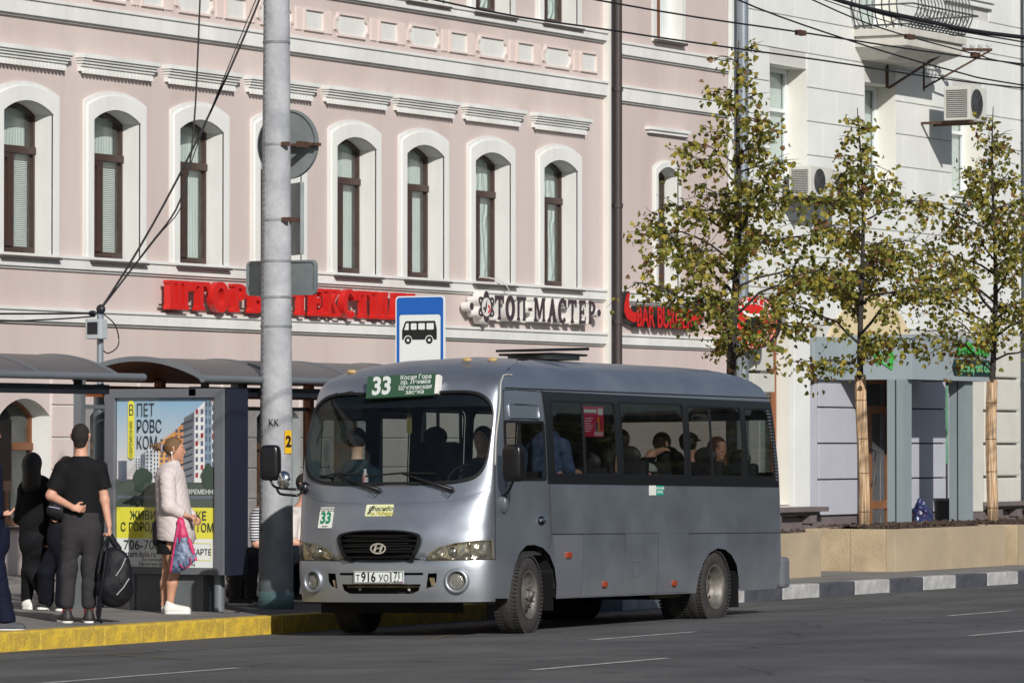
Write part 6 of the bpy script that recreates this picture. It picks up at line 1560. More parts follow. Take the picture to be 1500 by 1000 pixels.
wheel(4.31, -.845, -.025, False); wheel(4.31, -.60, -.025, False)
wheel(4.31, .83, -.0, False, 0, 1); wheel(4.31, .58, 0, False, 0, 1)
for (x0, x1) in ((-.32, .68), (3.80, 4.86)):
    for s in (-1, 1):
        cx = (x0+x1)/2; hw = (x1-x0)/2; n_ = 14
        V = []; 
        for yy in (s*.985, s*.35):
            for i in range(n_+1):
                t = math.pi*i/n_; V.append((cx-hw*math.cos(t)*1.0, yy, .40+(.42 if x0 < 1 else .34)*math.sin(t)))
        F = [(i, i+1, n_+2+i, n_+1+i) for i in range(n_)]+[tuple(range(n_+1, 2*n_+2))]
        link('wheel_arch', MB().add(V, F).mesh(under, recalc=False), bus)
link('chassis', MB().box(-.5, 5.85, -.45, .45, .30, .5).box(.7, 3.78, -.94, .94, .33, .42).box(4.9, 5.85, -.94, .94, .31, .42).box(4.2, 4.42, -.5, .5, .22, .36).mesh(under), bus)
link('skirt_back', MB().box(.69, 3.78, -.955, -.945, .32, .9).mesh(under), bus)
link('mud_flap', MB().box(4.80, 4.82, -.98, -.6, .13, .5).mesh(rubber), bus); link('mud_flap', MB().box(.64, .66, -.95, -.6, .2, .55).mesh(rubber), bus)
link('spring', MB().box(3.0, 3.6, -.9, -.84, .26, .3).mesh(mat('dusty_steel', rgb(90, 88, 60), .8)), bus)
# interior
intd = mat('interior_dark', (.025, .026, .03), .8, var=.1)
seatm = mat('seat_dark_cloth', (.03, .032, .036), .55, var=.2, vscale=4)
greyp = mat('dashboard_grey', rgb(74, 84, 92), .6, var=.05)
link('floor_pan', MB().box(-.55, 5.9, -.93, .93, .72, .76).mesh(intd), bus)
link('headliner', MB().box(-.2, 5.6, -.84, .84, 2.33, 2.36).mesh(mat('headliner', rgb(86, 88, 90), .9)), bus)
link('dashboard', MB().add([S(s, 1.34)+Vector((.06, 0, 0)) for s in np.linspace(-.85, .85, 14)]+[(-.25, -.9+1.8*i/13, 1.33) for i in range(14)]+[(-.22, -.9+1.8*i/13, .8) for i in range(14)], [(i, i+1, 15+i, 14+i) for i in range(13)]+[(14+i, 15+i, 29+i, 28+i) for i in range(13)]).mesh(greyp), bus)
sw2 = link('steering_wheel', MB().tube([(-.12+.07*math.sin(t), -.45+.2*math.cos(t), 1.4+.17*math.sin(t)) for t in [R(k*15) for k in range(25)]], .014, 6).tube([(-.12, -.45, 1.4), (-.3, -.45, 1.25)], .02, 6).mesh(rubber), bus)
def seat(x, y, h=1.42, w=.21, label=None, m=seatm):
    mb = MB(); mb.box(x-.02, x+.42, y-w, y+w, 1.02, 1.12)
    b = link('seat_cushion', mb.mesh(m, bevel=.03), bus)
    mb = MB(); mb.box(x+.36, x+.47, y-w, y+w, 1.08, h); me = mb.mesh(m, bevel=.045, smooth=True); me.transform(Matrix.Translation((x+.4, 0, 1.1)) @ Matrix.Rotation(R(9), 4, 'Y') @ Matrix.Translation((-x-.4, 0, -1.1)))
    k = link('seat_back', me, bus)
    link('headrest', MB().ell((x+.5, y, h+.04), .05, .13, .10, 12, 8).mesh(m, smooth=True), k)
    link('seat_leg', MB().box(x+.15, x+.2, y-.03, y+.03, .76, 1.02).mesh(intd), b)
for (x, y, h) in ((1.55, -.66, 1.55), (2.45, -.66, 1.62), (3.35, -.66, 1.62), (4.25, -.66, 1.62), (5.1, -.66, 1.60), (1.9, .2, 1.6), (2.8, .66, 1.6), (3.7, .66, 1.6), (4.5, .66, 1.6), (5.1, .1, 1.6), (5.1, .66, 1.6)): seat(x, y, h)
seat(.0, -.48, 1.6, .23); seat(.12, .26, 1.80, .25, m=mat('covered_seat', rgb(38, 36, 40), .8, var=.15, vscale=3, bump=.8, bscale=6))
link('partition', MB().box(.52, .55, -.90, -.25, .76, 1.5).mesh(intd), bus)
for x, y in ((.75, .3), (1.5, .45), (2.9, -.2)): link('grab_pole', MB().tube([(x, y, .76), (x, y, 2.33)], .017, 8).mesh(mat('grab_grey', rgb(120, 124, 126), .4), smooth=True), bus)
for y in (-.35, .35): link('grab_rail', MB().tube([(.8, y, 2.2), (5.5, y, 2.2)], .014, 6).mesh(MATS['grab_grey'], smooth=True), bus)
# things hanging / standing by the windscreen
hg = link('air_freshener', MB().tube([(-.42, -.02, 2.15), (-.42, -.02, 2.04)], .006, 5).box(-.425, -.415, -.045, .005, 1.86, 2.04).mesh(mat('freshener', rgb(150, 80, 70), .6, c2=rgb(90, 100, 40), vscale=12)), bus)
link('bottle_dash', MB().lathe([(0, 0), (.03, 0), (.03, .12), (.015, .16), (.015, .19), (0, .19)], 'z', (-.55, .38, 1.345), 14).mesh(mat('bottle_red_white', rgb(210, 210, 205), .4, c2=rgb(190, 40, 50), vscale=9), smooth=True), bus)
link('sun_visor', MB().box(-.36, -.3, -.8, .8, 2.12, 2.2).mesh(mat('visor_blue', (.01, .02, .04), .4)), bus)
# ================================================================ figures: implicit surfaces meshed as one continuous skin
class Field:
    def __init__(s, lo, hi, h):
        s.h = h; s.lo = np.array(lo, np.float32); s.n = np.ceil((np.array(hi)-np.array(lo))/h).astype(int)+1
        s.f = np.full(s.n, .06, np.float32)
        s.ax = [s.lo[i]+h*np.arange(s.n[i], dtype=np.float32) for i in range(3)]
    def sub(s, lo, hi):
        a = np.clip(np.floor((np.array(lo)-s.lo)/s.h).astype(int), 0, s.n-1); b = np.clip(np.ceil((np.array(hi)-s.lo)/s.h).astype(int)+1, 1, s.n)
        sl = tuple(slice(a[i], b[i]) for i in range(3))
        X = s.ax[0][sl[0]][:, None, None]; Y = s.ax[1][sl[1]][None, :, None]; Z = s.ax[2][sl[2]][None, None, :]
        return sl, X, Y, Z
    def cone(s, a, b, ra, rb, k=.02, flat=None, q=1., neg=False):
        a = np.array(a, float); b = np.array(b, float); m = max(ra, rb)+k+s.h*2
        lo = np.minimum(a, b)-m; hi = np.maximum(a, b)+m
        sl, X, Y, Z = s.sub(lo, hi)
        if 0 in s.f[sl].shape: return s
        dx, dy, dz = X-a[0], Y-a[1], Z-a[2]; d = b-a
        if flat is not None:
            n = np.array(flat, float); n /= np.linalg.norm(n); t = (dx*n[0]+dy*n[1]+dz*n[2])*(1/q-1); dx, dy, dz = dx+n[0]*t, dy+n[1]*t, dz+n[2]*t
            d = d+n*np.dot(d, n)*(1/q-1)
        L = max(1e-9, np.dot(d, d)); u = np.clip((dx*d[0]+dy*d[1]+dz*d[2])/L, 0, 1)
        v = np.sqrt((dx-u*d[0])**2+(dy-u*d[1])**2+(dz-u*d[2])**2)-(ra+(rb-ra)*u)
        if q < 1: v = v*(.5+.5*q)
        s.blend(sl, v, k, neg); return s
    def ell(s, c, r, k=.02, neg=False):
        c = np.array(c, float); r = np.array(r, float); m = k+s.h*2
        sl, X, Y, Z = s.sub(c-r-m, c+r+m)
        if 0 in s.f[sl].shape: return s
        v = (np.sqrt(((X-c[0])/r[0])**2+((Y-c[1])/r[1])**2+((Z-c[2])/r[2])**2)-1)*float(r.min())
        s.blend(sl, v, k, neg); return s
    def blend(s, sl, v, k, neg):
        g = s.f[sl]; v = v.astype(np.float32)
        if neg: s.f[sl] = np.maximum(g, -v); return
        if k > 0:
            hh = np.maximum(k-np.abs(g-v), 0)/k; s.f[sl] = np.minimum(g, v)-hh*hh*k*.25
        else: s.f[sl] = np.minimum(g, v)
    def cut(s, p, n):
        n = np.array(n, float); n /= np.linalg.norm(n)
        X, Y, Z = s.ax[0][:, None, None], s.ax[1][None, :, None], s.ax[2][None, None, :]
        s.f = np.maximum(s.f, ((X-p[0])*n[0]+(Y-p[1])*n[1]+(Z-p[2])*n[2]).astype(np.float32)); return s
    def disp(s, fn):
        X, Y, Z = s.ax[0][:, None, None], s.ax[1][None, :, None], s.ax[2][None, None, :]
        s.f = s.f+fn(X, Y, Z).astype(np.float32); return s
    def mesh(s, m, name='body'):
        f = s.f; f[0], f[-1] = 1, 1; f[:, 0], f[:, -1] = 1, 1; f[:, :, 0], f[:, :, -1] = 1, 1
        ins = f < 0; nx, ny, nz = f.shape
        c = np.zeros((nx-1, ny-1, nz-1), np.int8)
        for i in (0, 1):
            for j in (0, 1):
                for k in (0, 1): c += ins[i:nx-1+i, j:ny-1+j, k:nz-1+k]
        act = (c > 0) & (c < 8); I, J, K = np.nonzero(act)
        idx = np.full(act.shape, -1, np.int32); idx[act] = np.arange(len(I))
        acc = np.zeros((len(I), 3), np.float64); cnt = np.zeros(len(I))
        cor = [(a, b, d) for a in (0, 1) for b in (0, 1) for d in (0, 1)]
        for p in cor:
            for ax_ in range(3):
                if p[ax_] == 0:
                    q = list(p); q[ax_] = 1
                    v0 = f[I+p[0], J+p[1], K+p[2]]; v1 = f[I+q[0], J+q[1], K+q[2]]; x = (v0 < 0) != (v1 < 0)
                    t = np.where(x, v0/np.where(x, v0-v1, 1), 0)
                    pos = np.stack([I+p[0], J+p[1], K+p[2]], 1).astype(float); pos[:, ax_] += t
                    acc += pos*x[:, None]; cnt += x
        V = s.lo+s.h*(acc/np.maximum(cnt, 1)[:, None]); F = []
        e = ins[:-1] != ins[1:]; a, b, d = np.nonzero(e[:, 1:-1, 1:-1]); b += 1; d += 1; r = ins[a, b, d]
        Q = np.stack([idx[a, b-1, d-1], idx[a, b, d-1], idx[a, b, d], idx[a, b-1, d]], 1); Q[~r] = Q[~r][:, ::-1]; F.append(Q)
        e = ins[:, :-1] != ins[:, 1:]; a, b, d = np.nonzero(e[1:-1, :, 1:-1]); a += 1; d += 1; r = ins[a, b, d]
        Q = np.stack([idx[a-1, b, d-1], idx[a-1, b, d], idx[a, b, d], idx[a, b, d-1]], 1); Q[~r] = Q[~r][:, ::-1]; F.append(Q)
        e = ins[:, :, :-1] != ins[:, :, 1:]; a, b, d = np.nonzero(e[1:-1, 1:-1, :]); a += 1; b += 1; r = ins[a, b, d]
        Q = np.stack([idx[a-1, b-1, d], idx[a, b-1, d], idx[a, b, d], idx[a-1, b, d]], 1); Q[~r] = Q[~r][:, ::-1]; F.append(Q)
        F = np.concatenate(F)
        me = bpy.data.meshes.new(name); me.vertices.add(len(V)); me.vertices.foreach_set('co', V.astype(np.float32).ravel())
        me.loops.add(F.size); me.loops.foreach_set('vertex_index', F.ravel().astype(np.int32))
        me.polygons.add(len(F)); me.polygons.foreach_set('loop_start', np.arange(0, F.size, 4, dtype=np.int32)); me.polygons.foreach_set('loop_total', np.full(len(F), 4, np.int32))
        me.polygons.foreach_set('use_smooth', [True]*len(F)); me.update(calc_edges=True); me.validate()
        me.materials.append(m); return me
def box_of(pts, m):
    a = np.array([list(p) for p in pts]); return a.min(0)-m, a.max(0)+m
def hand(F, w, d, n, side=1, curl=.5, k=.006, sc=1.):
    """palm + four unequal bent fingers + thumb. w wrist, d direction, n palm normal (fingers bend towards it)"""
    w, d, n = Vector(w), Vector(d).normalized(), Vector(n).normalized(); n = (n-d*n.dot(d)).normalized(); l = n.cross(d)*side
    F.cone(w, w+d*.075*sc, .027*sc, .036*sc, .015, flat=n, q=.5)
    for i, (o, L) in enumerate(((.028, .068), (.010, .078), (-.009, .072), (-.027, .056))):
        p0 = w+d*.075*sc+l*o*sc; c = curl+.1*i
        d1 = (d*math.cos(c*.8)+n*math.sin(c*.8)).normalized(); p1 = p0+d1*L*.5*sc
        d2 = (d*math.cos(c*1.9)+n*math.sin(c*1.9)).normalized(); p2 = p1+d2*L*.5*sc
        F.cone(p0-d*.015, p1, .0098*sc, .009*sc, k); F.cone(p1, p2, .009*sc, .0072*sc, .003)
    t0 = w+d*.022*sc+l*.026*sc; t1 = t0+(d*.6+l*.8+n*.35).normalized()*.036*sc; t2 = t1+(d*.95+l*.15+n*.5).normalized()*.03*sc
    F.cone(t0, t1, .014*sc, .0115*sc, .01); F.cone(t1, t2, .0112*sc, .009*sc, .003)
def wrinkle(amp, seed=0, fz=30):
    r = random.Random(seed*13+1); W = []
    for k in range(5):
        a = r.uniform(-.9, .9); W.append((math.sin(a)*fz*.5, r.uniform(-.4, .4)*fz, math.cos(a)*fz*r.uniform(.35, .8), r.uniform(0, 6), r.uniform(4, 9), r.uniform(0, 6)))
    def fn(X, Y, Z):
        t = 0
        for (a, b, c, ph, q, p2) in W:
            m = np.clip(np.sin(q*Z+.8*q*X-q*Y*.5+p2)*1.3, 0, 1)
            t = t+m*(1-np.abs(np.sin(.5*(a*X+b*Y+c*Z)+ph+.8*np.sin(q*X+p2)+.5*np.sin(2*q*Y))))**3
        return amp*(1.3*t-.8)
    return fn
def head(F, c, fwd, s=1., jaw=True):
    c, f = Vector(c), Vector(fwd).normalized(); up = Vector((0, 0, 1)); l = up.cross(f)
    def E(p, r, k=.02): # ellipsoid aligned roughly to the axes of the facing direction
        fx = abs(f.x) > abs(f.y); F.ell(p, (r[0] if fx else r[1], r[1] if fx else r[0], r[2]), k)
    E(c+up*.02*s-f*.008*s, (.093*s, .076*s, .095*s)); E(c+up*-.035*s+f*.022*s, (.066*s, .060*s, .078*s), .03)
    F.cone(c-up*.085*s+f*.052*s, c-up*.098*s+f*.066*s, .026*s, .018*s, .03)             # chin
    F.cone(c+up*.012*s+f*.082*s, c-up*.028*s+f*.098*s, .008*s, .011*s, .012)          # nose
    F.cone(c+up*.03*s+f*.080*s+l*.03*s, c+up*.03*s+f*.080*s-l*.03*s, .012*s, .012*s, .012)  # brow
    F.cone(c-up*.058*s+f*.083*s+l*.016*s, c-up*.058*s+f*.083*s-l*.016*s, .008*s, .008*s, .008) # lips
    F.cone(c-up*.068*s+f*.080*s+l*.012*s, c-up*.068*s+f*.080*s-l*.012*s, .008*s, .008*s, .006)
    for q in (-1, 1):
        F.ell(c+up*.006*s+f*.082*s+l*q*.032*s, (.016*s, .016*s, .012*s), .0, neg=True)
        F.ell(c+up*.006*s+f*.073*s+l*q*.031*s, (.014*s, .014*s, .013*s), .004)
        F.cone(c+l*q*.077*s-up*.022*s-f*.004, c+l*q*.083*s+up*.022*s-f*.012*s, .010*s, .015*s, .006)
def eyes(parent, c, fwd, s=1.):
    c, f = Vector(c), Vector(fwd).normalized(); up = Vector((0, 0, 1)); l = up.cross(f); mb = MB()
    for q in (-1, 1): mb.ell(c+up*.006*s+f*.080*s+l*q*.031*s, .0075*s, .0075*s, .006*s, 8, 6)
    link('eyes', mb.mesh(mat('eye_dark', rgb(40, 32, 30), .3, var=0), smooth='all'), parent)
    mb = MB()
    for q in (-1, 1): mb.tube([c+up*.030*s+f*.088*s+l*q*.014*s, c+up*.034*s+f*.086*s+l*q*.032*s, c+up*.028*s+f*.074*s+l*q*.05*s], .004*s, 5)
    link('eyebrows', mb.mesh(mat('eyebrow', rgb(80, 60, 46), .8, var=0), smooth='all'), parent)
skin = mat('skin_light', rgb(206, 156, 132), .5, var=.06, vscale=12, spec=.4)
skin2 = mat('skin_tanned', rgb(196, 146, 120), .5, var=.06, vscale=12, spec=.4)
def cloth(name, c, rough=.85, bump=.25, bs=90, var=.15): return mat(name, c, rough, var=var, vscale=6, bump=bump, bscale=bs, spec=.2)
RZP = -R(61)
def person(label, x, y, u0, v0, s, z=SW, group=None):
    r = root('person', label, 'person', (x, y, z), RZP, group)
    return r, (lambda u, v, d=0.: Vector(((u-u0)/s, d, (v0-v)/s)))
def mk(h, pts, m=.14): return Field(*box_of(pts, m), h)
white_sole = mat('shoe_sole_white', rgb(222, 222, 218), .5, var=.03)
def shoe(par, heel, toe, m, h=.075, w=.04, sole=white_sole, name='shoe'):
    heel, toe = Vector(heel), Vector(toe); d = (toe-heel).normalized(); up = Vector((0, 0, 1))
    F = mk(.007, [heel, toe, heel+up*.12], .08)
    F.cone(heel+up*.045+d*.03, toe+up*.035-d*.03, w, w*.98, .02); F.cone(heel+up*.05+d*.025, heel+up*(h+.03)+d*.03, w*.92, w*.85, .03); F.cone(heel+d*.06+up*.07, toe-d*.08+up*.045, w*.7, w*.7, .03)
    F.cut(heel+up*.018, -up if abs(d.z) < .2 else -(up-d*d.z)); o = link(name, F.mesh(m), par)
    S_ = mk(.007, [heel, toe], .08); S_.cone(heel+up*.012+d*.03, toe+up*.012-d*.035, w*1.08, w*1.1, .01); 
    nrm = (up-d*up.dot(d)).normalized(); S_.cut(heel+nrm*.03, nrm); S_.cut(heel-nrm*.0, -nrm); link('sole', S_.mesh(sole), o)
    return o

# ---- man in black t-shirt, seen from behind
man, p = person('man in black t-shirt and grey trousers seen from behind, one hand behind his back', 35.25, 24.05, 118, 908, 161)
sk = [p(117, 636), p(84, 676), p(74, 722, -.05), p(108, 740, -.15), p(147, 676), p(154, 728), p(160, 766, -.03), p(99, 900), p(131, 900)]
F = mk(.0065, sk+[p(170, 790, -.1)], .12)
hc = p(117.5, 635); fw = Vector((.15, 1, 0))
head(F, hc, fw)
F.cone(p(118, 668), p(118, 645, .01), .062, .055, .04)
F.cone(p(118, 690), p(118, 760), .15, .13, .05, flat=(0, 1, 0), q=.6); F.cone(p(92, 680), p(144, 680), .052, .052, .05)
F.cone(p(89, 681), p(74, 721, -.03), .052, .042, .03); F.cone(p(74, 721, -.03), p(110, 739, -.16), .043, .027, .025)
hand(F, p(110, 739, -.16), (1, -.1, -.18), (0, -.9, .35), side=1, curl=.75)
F.cone(p(146, 681), p(153, 728), .052, .042, .03); F.cone(p(153, 728), p(160, 765, -.03), .043, .027, .025)
hand(F, p(160, 765, -.03), (.12, -.05, -1), (-1, .1, -.1), side=-1, curl=1.0)
for a, b, c in ((p(104, 768), p(100, 832, .02), p(98, 892)), (p(132, 768), p(131, 832, .02), p(130, 892))): F.cone(a, b, .07, .05, .04); F.cone(b, c, .05, .038, .03)
link('body', F.mesh(skin), man)
F = mk(.007, [p(117, 640), p(80, 690), p(155, 690), p(118, 765)], .16)
F.cone(p(118, 692), p(118, 756), .178, .155, .04, flat=(0, 1, 0), q=.62); F.cone(p(92, 682), p(143, 682), .070, .070, .05)
F.cone(p(90, 683), p(78, 714, -.02), .072, .076, .03); F.cone(p(145, 683), p(152, 714), .074, .076, .03); F.cone(p(118, 678), p(118, 668), .09, .07, .03)
F.disp(wrinkle(.0035, 1, 22)); F.cut(p(118, 759.5), (0, 0, -1)); F.cut(p(118, 663), (0, 0, 1)); 
def armcut(F, pt, n, x0, sgn):
    X, Y, Z = F.ax[0][:, None, None], F.ax[1][None, :, None], F.ax[2][None, None, :]; n = Vector(n).normalized()
    pl = ((X-pt[0])*n[0]+(Z-pt[2])*n[2]+0*Y).astype(np.float32); msk = (sgn*(X-x0) > 0)+0*pl > 0; F.f = np.where(msk, np.maximum(F.f, pl), F.f)
armcut(F, p(77, 711), (-.3, 0, -.95), p(86, 0).x, -1); armcut(F, p(151, 711), (.12, 0, -1), p(144.5, 0).x, 1)
link('tshirt', F.mesh(cloth('black_cotton', (.009, .009, .011))), man)
def legs(par, J, m, r=(.105, .078, .066), hemcut=None, name='trousers', h=.008, seed=2, amp=.005, pel=None, pw=.165):
    pts = [q for t in J for q in t]; F = mk(h, pts+([pel] if pel else []), .2)
    if pel: F.cone(pel+Vector((0, 0, .06)), pel-Vector((0, 0, .03)), pw, pw*1.02, .05, flat=(0, 1, 0), q=.68)
    for a, b, c in J: F.cone(a, b, r[0], r[1], .035); F.cone(b, c, r[1], r[2], .03)
    F.disp(wrinkle(amp, seed, 40)); F.cut(pts[0]*0+Vector((0, 0, (pel.z if pel else pts[0].z)+.11)), (0, 0, 1))
    if hemcut is not None: F.cut(Vector((0, 0, hemcut)), (0, 0, -1))
    return link(name, F.mesh(m), par)
legs(man, [(p(104, 772), p(100, 832, .01), p(98, 879)), (p(132, 772), p(131.5, 832, .01), p(130, 879))], cloth('grey_trousers', rgb(54, 53, 56)), (.100, .076, .062), .115, pel=p(118, 764), amp=.0055)
F = mk(.006, [hc], .15); F.ell(hc+Vector((0, -.006, .026)), (.083, .1, .099), .0); F.cone(hc+Vector((0, -.032, -.01)), hc+Vector((0, -.03, -.06)), .068, .056, .02); F.cut(hc+Vector((0, .045, .02)), (0, .8, -.55)); F.cut(hc-Vector((0, 0, .078)), (0, .25, -1)); F.cut(hc+Vector((.0, .0, -.03)), (0, .9, -.5)); link('hair', F.mesh(mat('hair_dark_short', rgb(40, 34, 32), .8, var=.2, vscale=40, bump=.6, bscale=200)), man)
F = mk(.006, [p(98, 894), p(130, 894)], .09); F.cone(p(98, 884, .01), p(98, 897, .0), .043, .043, 0); F.cone(p(130, 884, .01), p(130, 897, .0), .043, .043, 0); link('socks', F.mesh(cloth('red_socks', rgb(190, 40, 46))), man)
dk = mat('shoe_dark', rgb(44, 42, 42), .6, var=.1)
shoe(man, p(101, 909, -.06), p(87, 909, .17), dk, h=.07, w=.046); shoe(man, p(132, 909, -.06), p(125, 909, .19), dk, h=.07, w=.046)

# backpack hanging from his hand
bp_ = root('backpack', 'black backpack with grey piping and dangling straps held by the man', 'backpack', (35.25, 24.05, SW), RZP)
bk = cloth('black_nylon', (.011, .012, .016), .55, bump=.3, bs=50)
F = mk(.008, [p(150, 795, -.1), p(190, 880, -.1)], .2)
F.cone(p(168, 815, -.1), p(170, 858, -.1), .115, .165, .05, flat=(0, 1, 0), q=.6); F.cone(p(160, 852, -.14), p(178, 846, -.14), .11, .09, .04, flat=(0, 1, 0), q=.7); F.ell(p(183, 828, -.12), (.07, .06, .12), .03)
F.disp(wrinkle(.006, 5, 26)); pk = link('pack', F.mesh(bk), bp_)
link('piping', MB().tube([p(187, 812, -.19), p(181, 826, -.2), p(173, 838, -.21)], .005, 6).tube([p(192, 842, -.19), p(184, 855, -.21), p(174, 866, -.21)], .005, 6).mesh(mat('piping_grey', rgb(180, 180, 184), .5)), pk)
def strap(pts, w=.022): return MB().tube(cat_rom(pts, 5), w, 6)
link('strap', strap([p(161, 779, -.03), p(168, 790, -.06), p(176, 800, -.1)], .03).mesh(bk, smooth='all'), bp_)
link('strap', strap([p(160, 782, -.03), p(152, 800, -.12), p(147, 835, -.16), p(149, 880, -.14), p(146, 905, -.1)], .016).mesh(bk, smooth='all'), bp_)
link('strap', strap([p(160, 784, -.03), p(158, 808, -.2), p(153, 850, -.22), p(145, 893, -.16), p(151, 907, -.12)], .014).mesh(bk, smooth='all'), bp_)

# ---- young woman in pale quilted jacket, profile to the right
gir, p = person('young woman in pale quilted jacket and black skirt with tied hair, facing right', 37.56, 24.54, 255, 896, 152.5)
hc = p(256, 655.5); F = mk(.0065, [p(256, 650), p(225, 700, .22), p(292, 770, -.2), p(240, 890), p(255, 890)], .13)
head(F, hc, (1, 0, 0), .96)
F.cone(p(253, 668), p(249, 684), .046, .055, .03); F.cone(p(250, 700), p(254, 790), .12, .14, .05, flat=(1, 0, 0), q=.75)
F.cone(p(248, 694, -.15), p(250, 738, -.2), .045, .037, .03); F.cone(p(250, 738, -.2), p(274, 752, -.17), .037, .024, .02)
hand(F, p(274, 752, -.17), (1, -.15, -.32), (-.2, -.2, -1), side=-1, curl=.55, sc=.95)
F.cone(p(250, 694, .15), p(262, 738, .18), .045, .037, .03); F.cone(p(262, 738, .18), p(283, 754, .05), .037, .024, .02); hand(F, p(283, 754, .05), (.7, -.6, -.4), (-.3, -.3, -.9), side=1, curl=.6, sc=.95)
for a, b, c in ((p(247, 795, .08), p(244, 835, .08), p(240, 884, .08)), (p(250, 795, -.07), p(256.5, 834, -.07), p(249.5, 884, -.07))):
    F.cone(a, b, .078, .05, .03); F.cone(b, b.lerp(c, .35)-Vector((.008, 0, 0)), .048, .052, .02); F.cone(b.lerp(c, .35)-Vector((.008, 0, 0)), c, .052, .031, .02); F.cone(c, c+Vector((.06, 0, -.06)), .034, .03, .02)
link('body', F.mesh(skin2), gir); eyes(gir, hc, (1, 0, 0), .96)
jk = cloth('pale_quilted_fabric', rgb(206, 196, 194), .6, bump=.15, bs=60, var=.04)
def quilt(X, Y, Z):
    k = math.pi/.075; a = np.abs(np.sin(k*(X*1.0+Z*.8+Y*.6))); b = np.abs(np.sin(k*(X*1.0-Z*.8+Y*.6))); return -.008*np.minimum(np.minimum(a, b), .45)+.003
F = mk(.007, [p(250, 672), p(222, 700, .25), p(290, 790, -.25)], .14)
F.cone(p(249, 700), p(257.5, 780), .185, .232, .05, flat=(1, 0, 0), q=.80); F.cone(p(248, 693, -.14), p(248, 693, .14), .072, .072, .06); F.cone(p(251, 690), p(251, 676), .088, .066, .03)
F.disp(quilt); F.cut(p(250, 789.5), (-.12, 0, -1)); F.cut(p(251, 672), (-.3, 0, 1)); j_ = link('jacket', F.mesh(jk), gir)
F = mk(.007, [p(248, 690, -.2), p(275, 755, -.25)], .12)
F.cone(p(247, 697, -.165), p(250, 738, -.215), .080, .072, .03); F.cone(p(250, 738, -.215), p(270, 750.5, -.19), .070, .05, .03); F.disp(quilt); F.disp(wrinkle(.003, 3, 50)); F.cut(p(271, 751, 0), (1, 0, -.4)); link('sleeve', F.mesh(jk), j_)
F = mk(.007, [p(250, 690, .2), p(282, 758, .0)], .12); F.cone(p(250, 697, .165), p(262, 738, .2), .080, .072, .03); F.cone(p(262, 738, .2), p(279, 752, .08), .070, .05, .03); F.disp(quilt); link('sleeve', F.mesh(jk), j_)
link('collar', (lambda F: F.mesh(jk))(mk(.006, [p(252, 676)], .14).cone(p(251, 681), p(252, 674), .084, .078, .0, flat=(0, 1, 0), q=.95).cone(p(252.5, 682), p(254, 668), .064, .064, 0, neg=True).cut(p(252, 673), (-.35, 0, 1))), j_)
link('placket', MB().tube(cat_rom([p(259, 681, -.05), p(268, 700, -.07), p(277, 740, -.05), p(286, 780, -.04), p(287, 787, -.04)], 5), .008, 5).mesh(mat('placket_grey', rgb(150, 132, 134), .7), smooth='all'), j_)
F = mk(.008, [p(247, 798)], .24); F.cone(p(247, 780), p(247, 812), .135, .145, .0, flat=(1, 0, 0), q=.8); F.disp(wrinkle(.004, 7, 30)); F.cut(p(247, 808.5), (0, 0, -1)); F.cut(p(247, 784), (0, 0, 1)); link('skirt', F.mesh(cloth('black_cotton', (0, 0, 0))), gir)
hm = mat('hair_dark_blond', rgb(124, 94, 62), .5, var=.2, vscale=60, bump=.5, bscale=120)
F = mk(.006, [hc], .2); F.ell(hc+Vector((-.014, 0, .026)), (.095, .083, .1), .0); F.cut(hc+Vector((.055, 0, .055)), (.86, 0, -.5)); F.cut(hc+Vector((-.01, 0, -.05)), (.5, 0, -.9)); hr = link('hair', F.mesh(hm), gir)
F = mk(.006, [p(232, 651)], .1); F.ell(p(232, 651), (.036, .038, .034), .0).ell(p(226, 650), (.04, .015, .012), .01).ell(p(228, 655, .02), (.04, .012, .01), .01); F.disp(wrinkle(.006, 2, 120)); link('bun', F.mesh(hm), hr)
link('scrunchie', MB().tube([p(237.5, 654)+Vector((.008*math.cos(t), .03*math.cos(t), .042*math.sin(t))) for t in [R(30*k) for k in range(13)]], .011, 7).mesh(mat('scrunchie_lilac', rgb(150, 140, 156), .8), smooth='all'), hr)
link('earphone', MB().ell(p(252, 660, -.085), .012, .012, .014, 8, 6).tube([p(252, 661, -.09), p(253, 672, -.08), p(256, 690, -.13), p(258, 720, -.17)], .003, 5).mesh(WP), gir)
wshoe = mat('shoe_white', rgb(224, 222, 216), .5, var=.04, vscale=20)
shoe(gir, p(244, 896.5, -.07), p(279, 896.5, -.09), wshoe, w=.043); shoe(gir, p(238, 896, .08), p(270, 896, .1), wshoe, w=.043)
# her bags
sb = root('shoulder_bag', 'small black shoulder bag hanging behind the woman in the pale jacket', 'bag', (37.56, 24.54, SW), RZP)
F = mk(.008, [p(230, 758), p(238, 800)], .12); F.cone(p(231, 766, .02), p(234, 788, .02), .055, .075, .03, flat=(0, 1, 0), q=1); link('pouch', F.mesh(bk), sb)
link('strap', strap([p(230, 762, -.02), p(229, 730, -.04), p(238, 700, -.1), p(247, 684, -.1)], .006).mesh(bk, smooth='all'), sb)
db = root('drawstring_bag', 'pink and navy patterned drawstring bag hanging from the young woman\'s hand', 'bag', (37.56, 24.54, SW), RZP)
nav = mat('navy_pattern', rgb(42, 54, 84), .45, var=0, c2=rgb(120, 138, 165), vscale=26, bump=.3, bscale=30, detail=2)
pkm = mat('pink_fabric', rgb(200, 50, 104), .55, var=.1, vscale=10)
F = mk(.007, [p(266, 770, -.22), p(258, 835, -.22), p(290, 830, -.22)], .12)
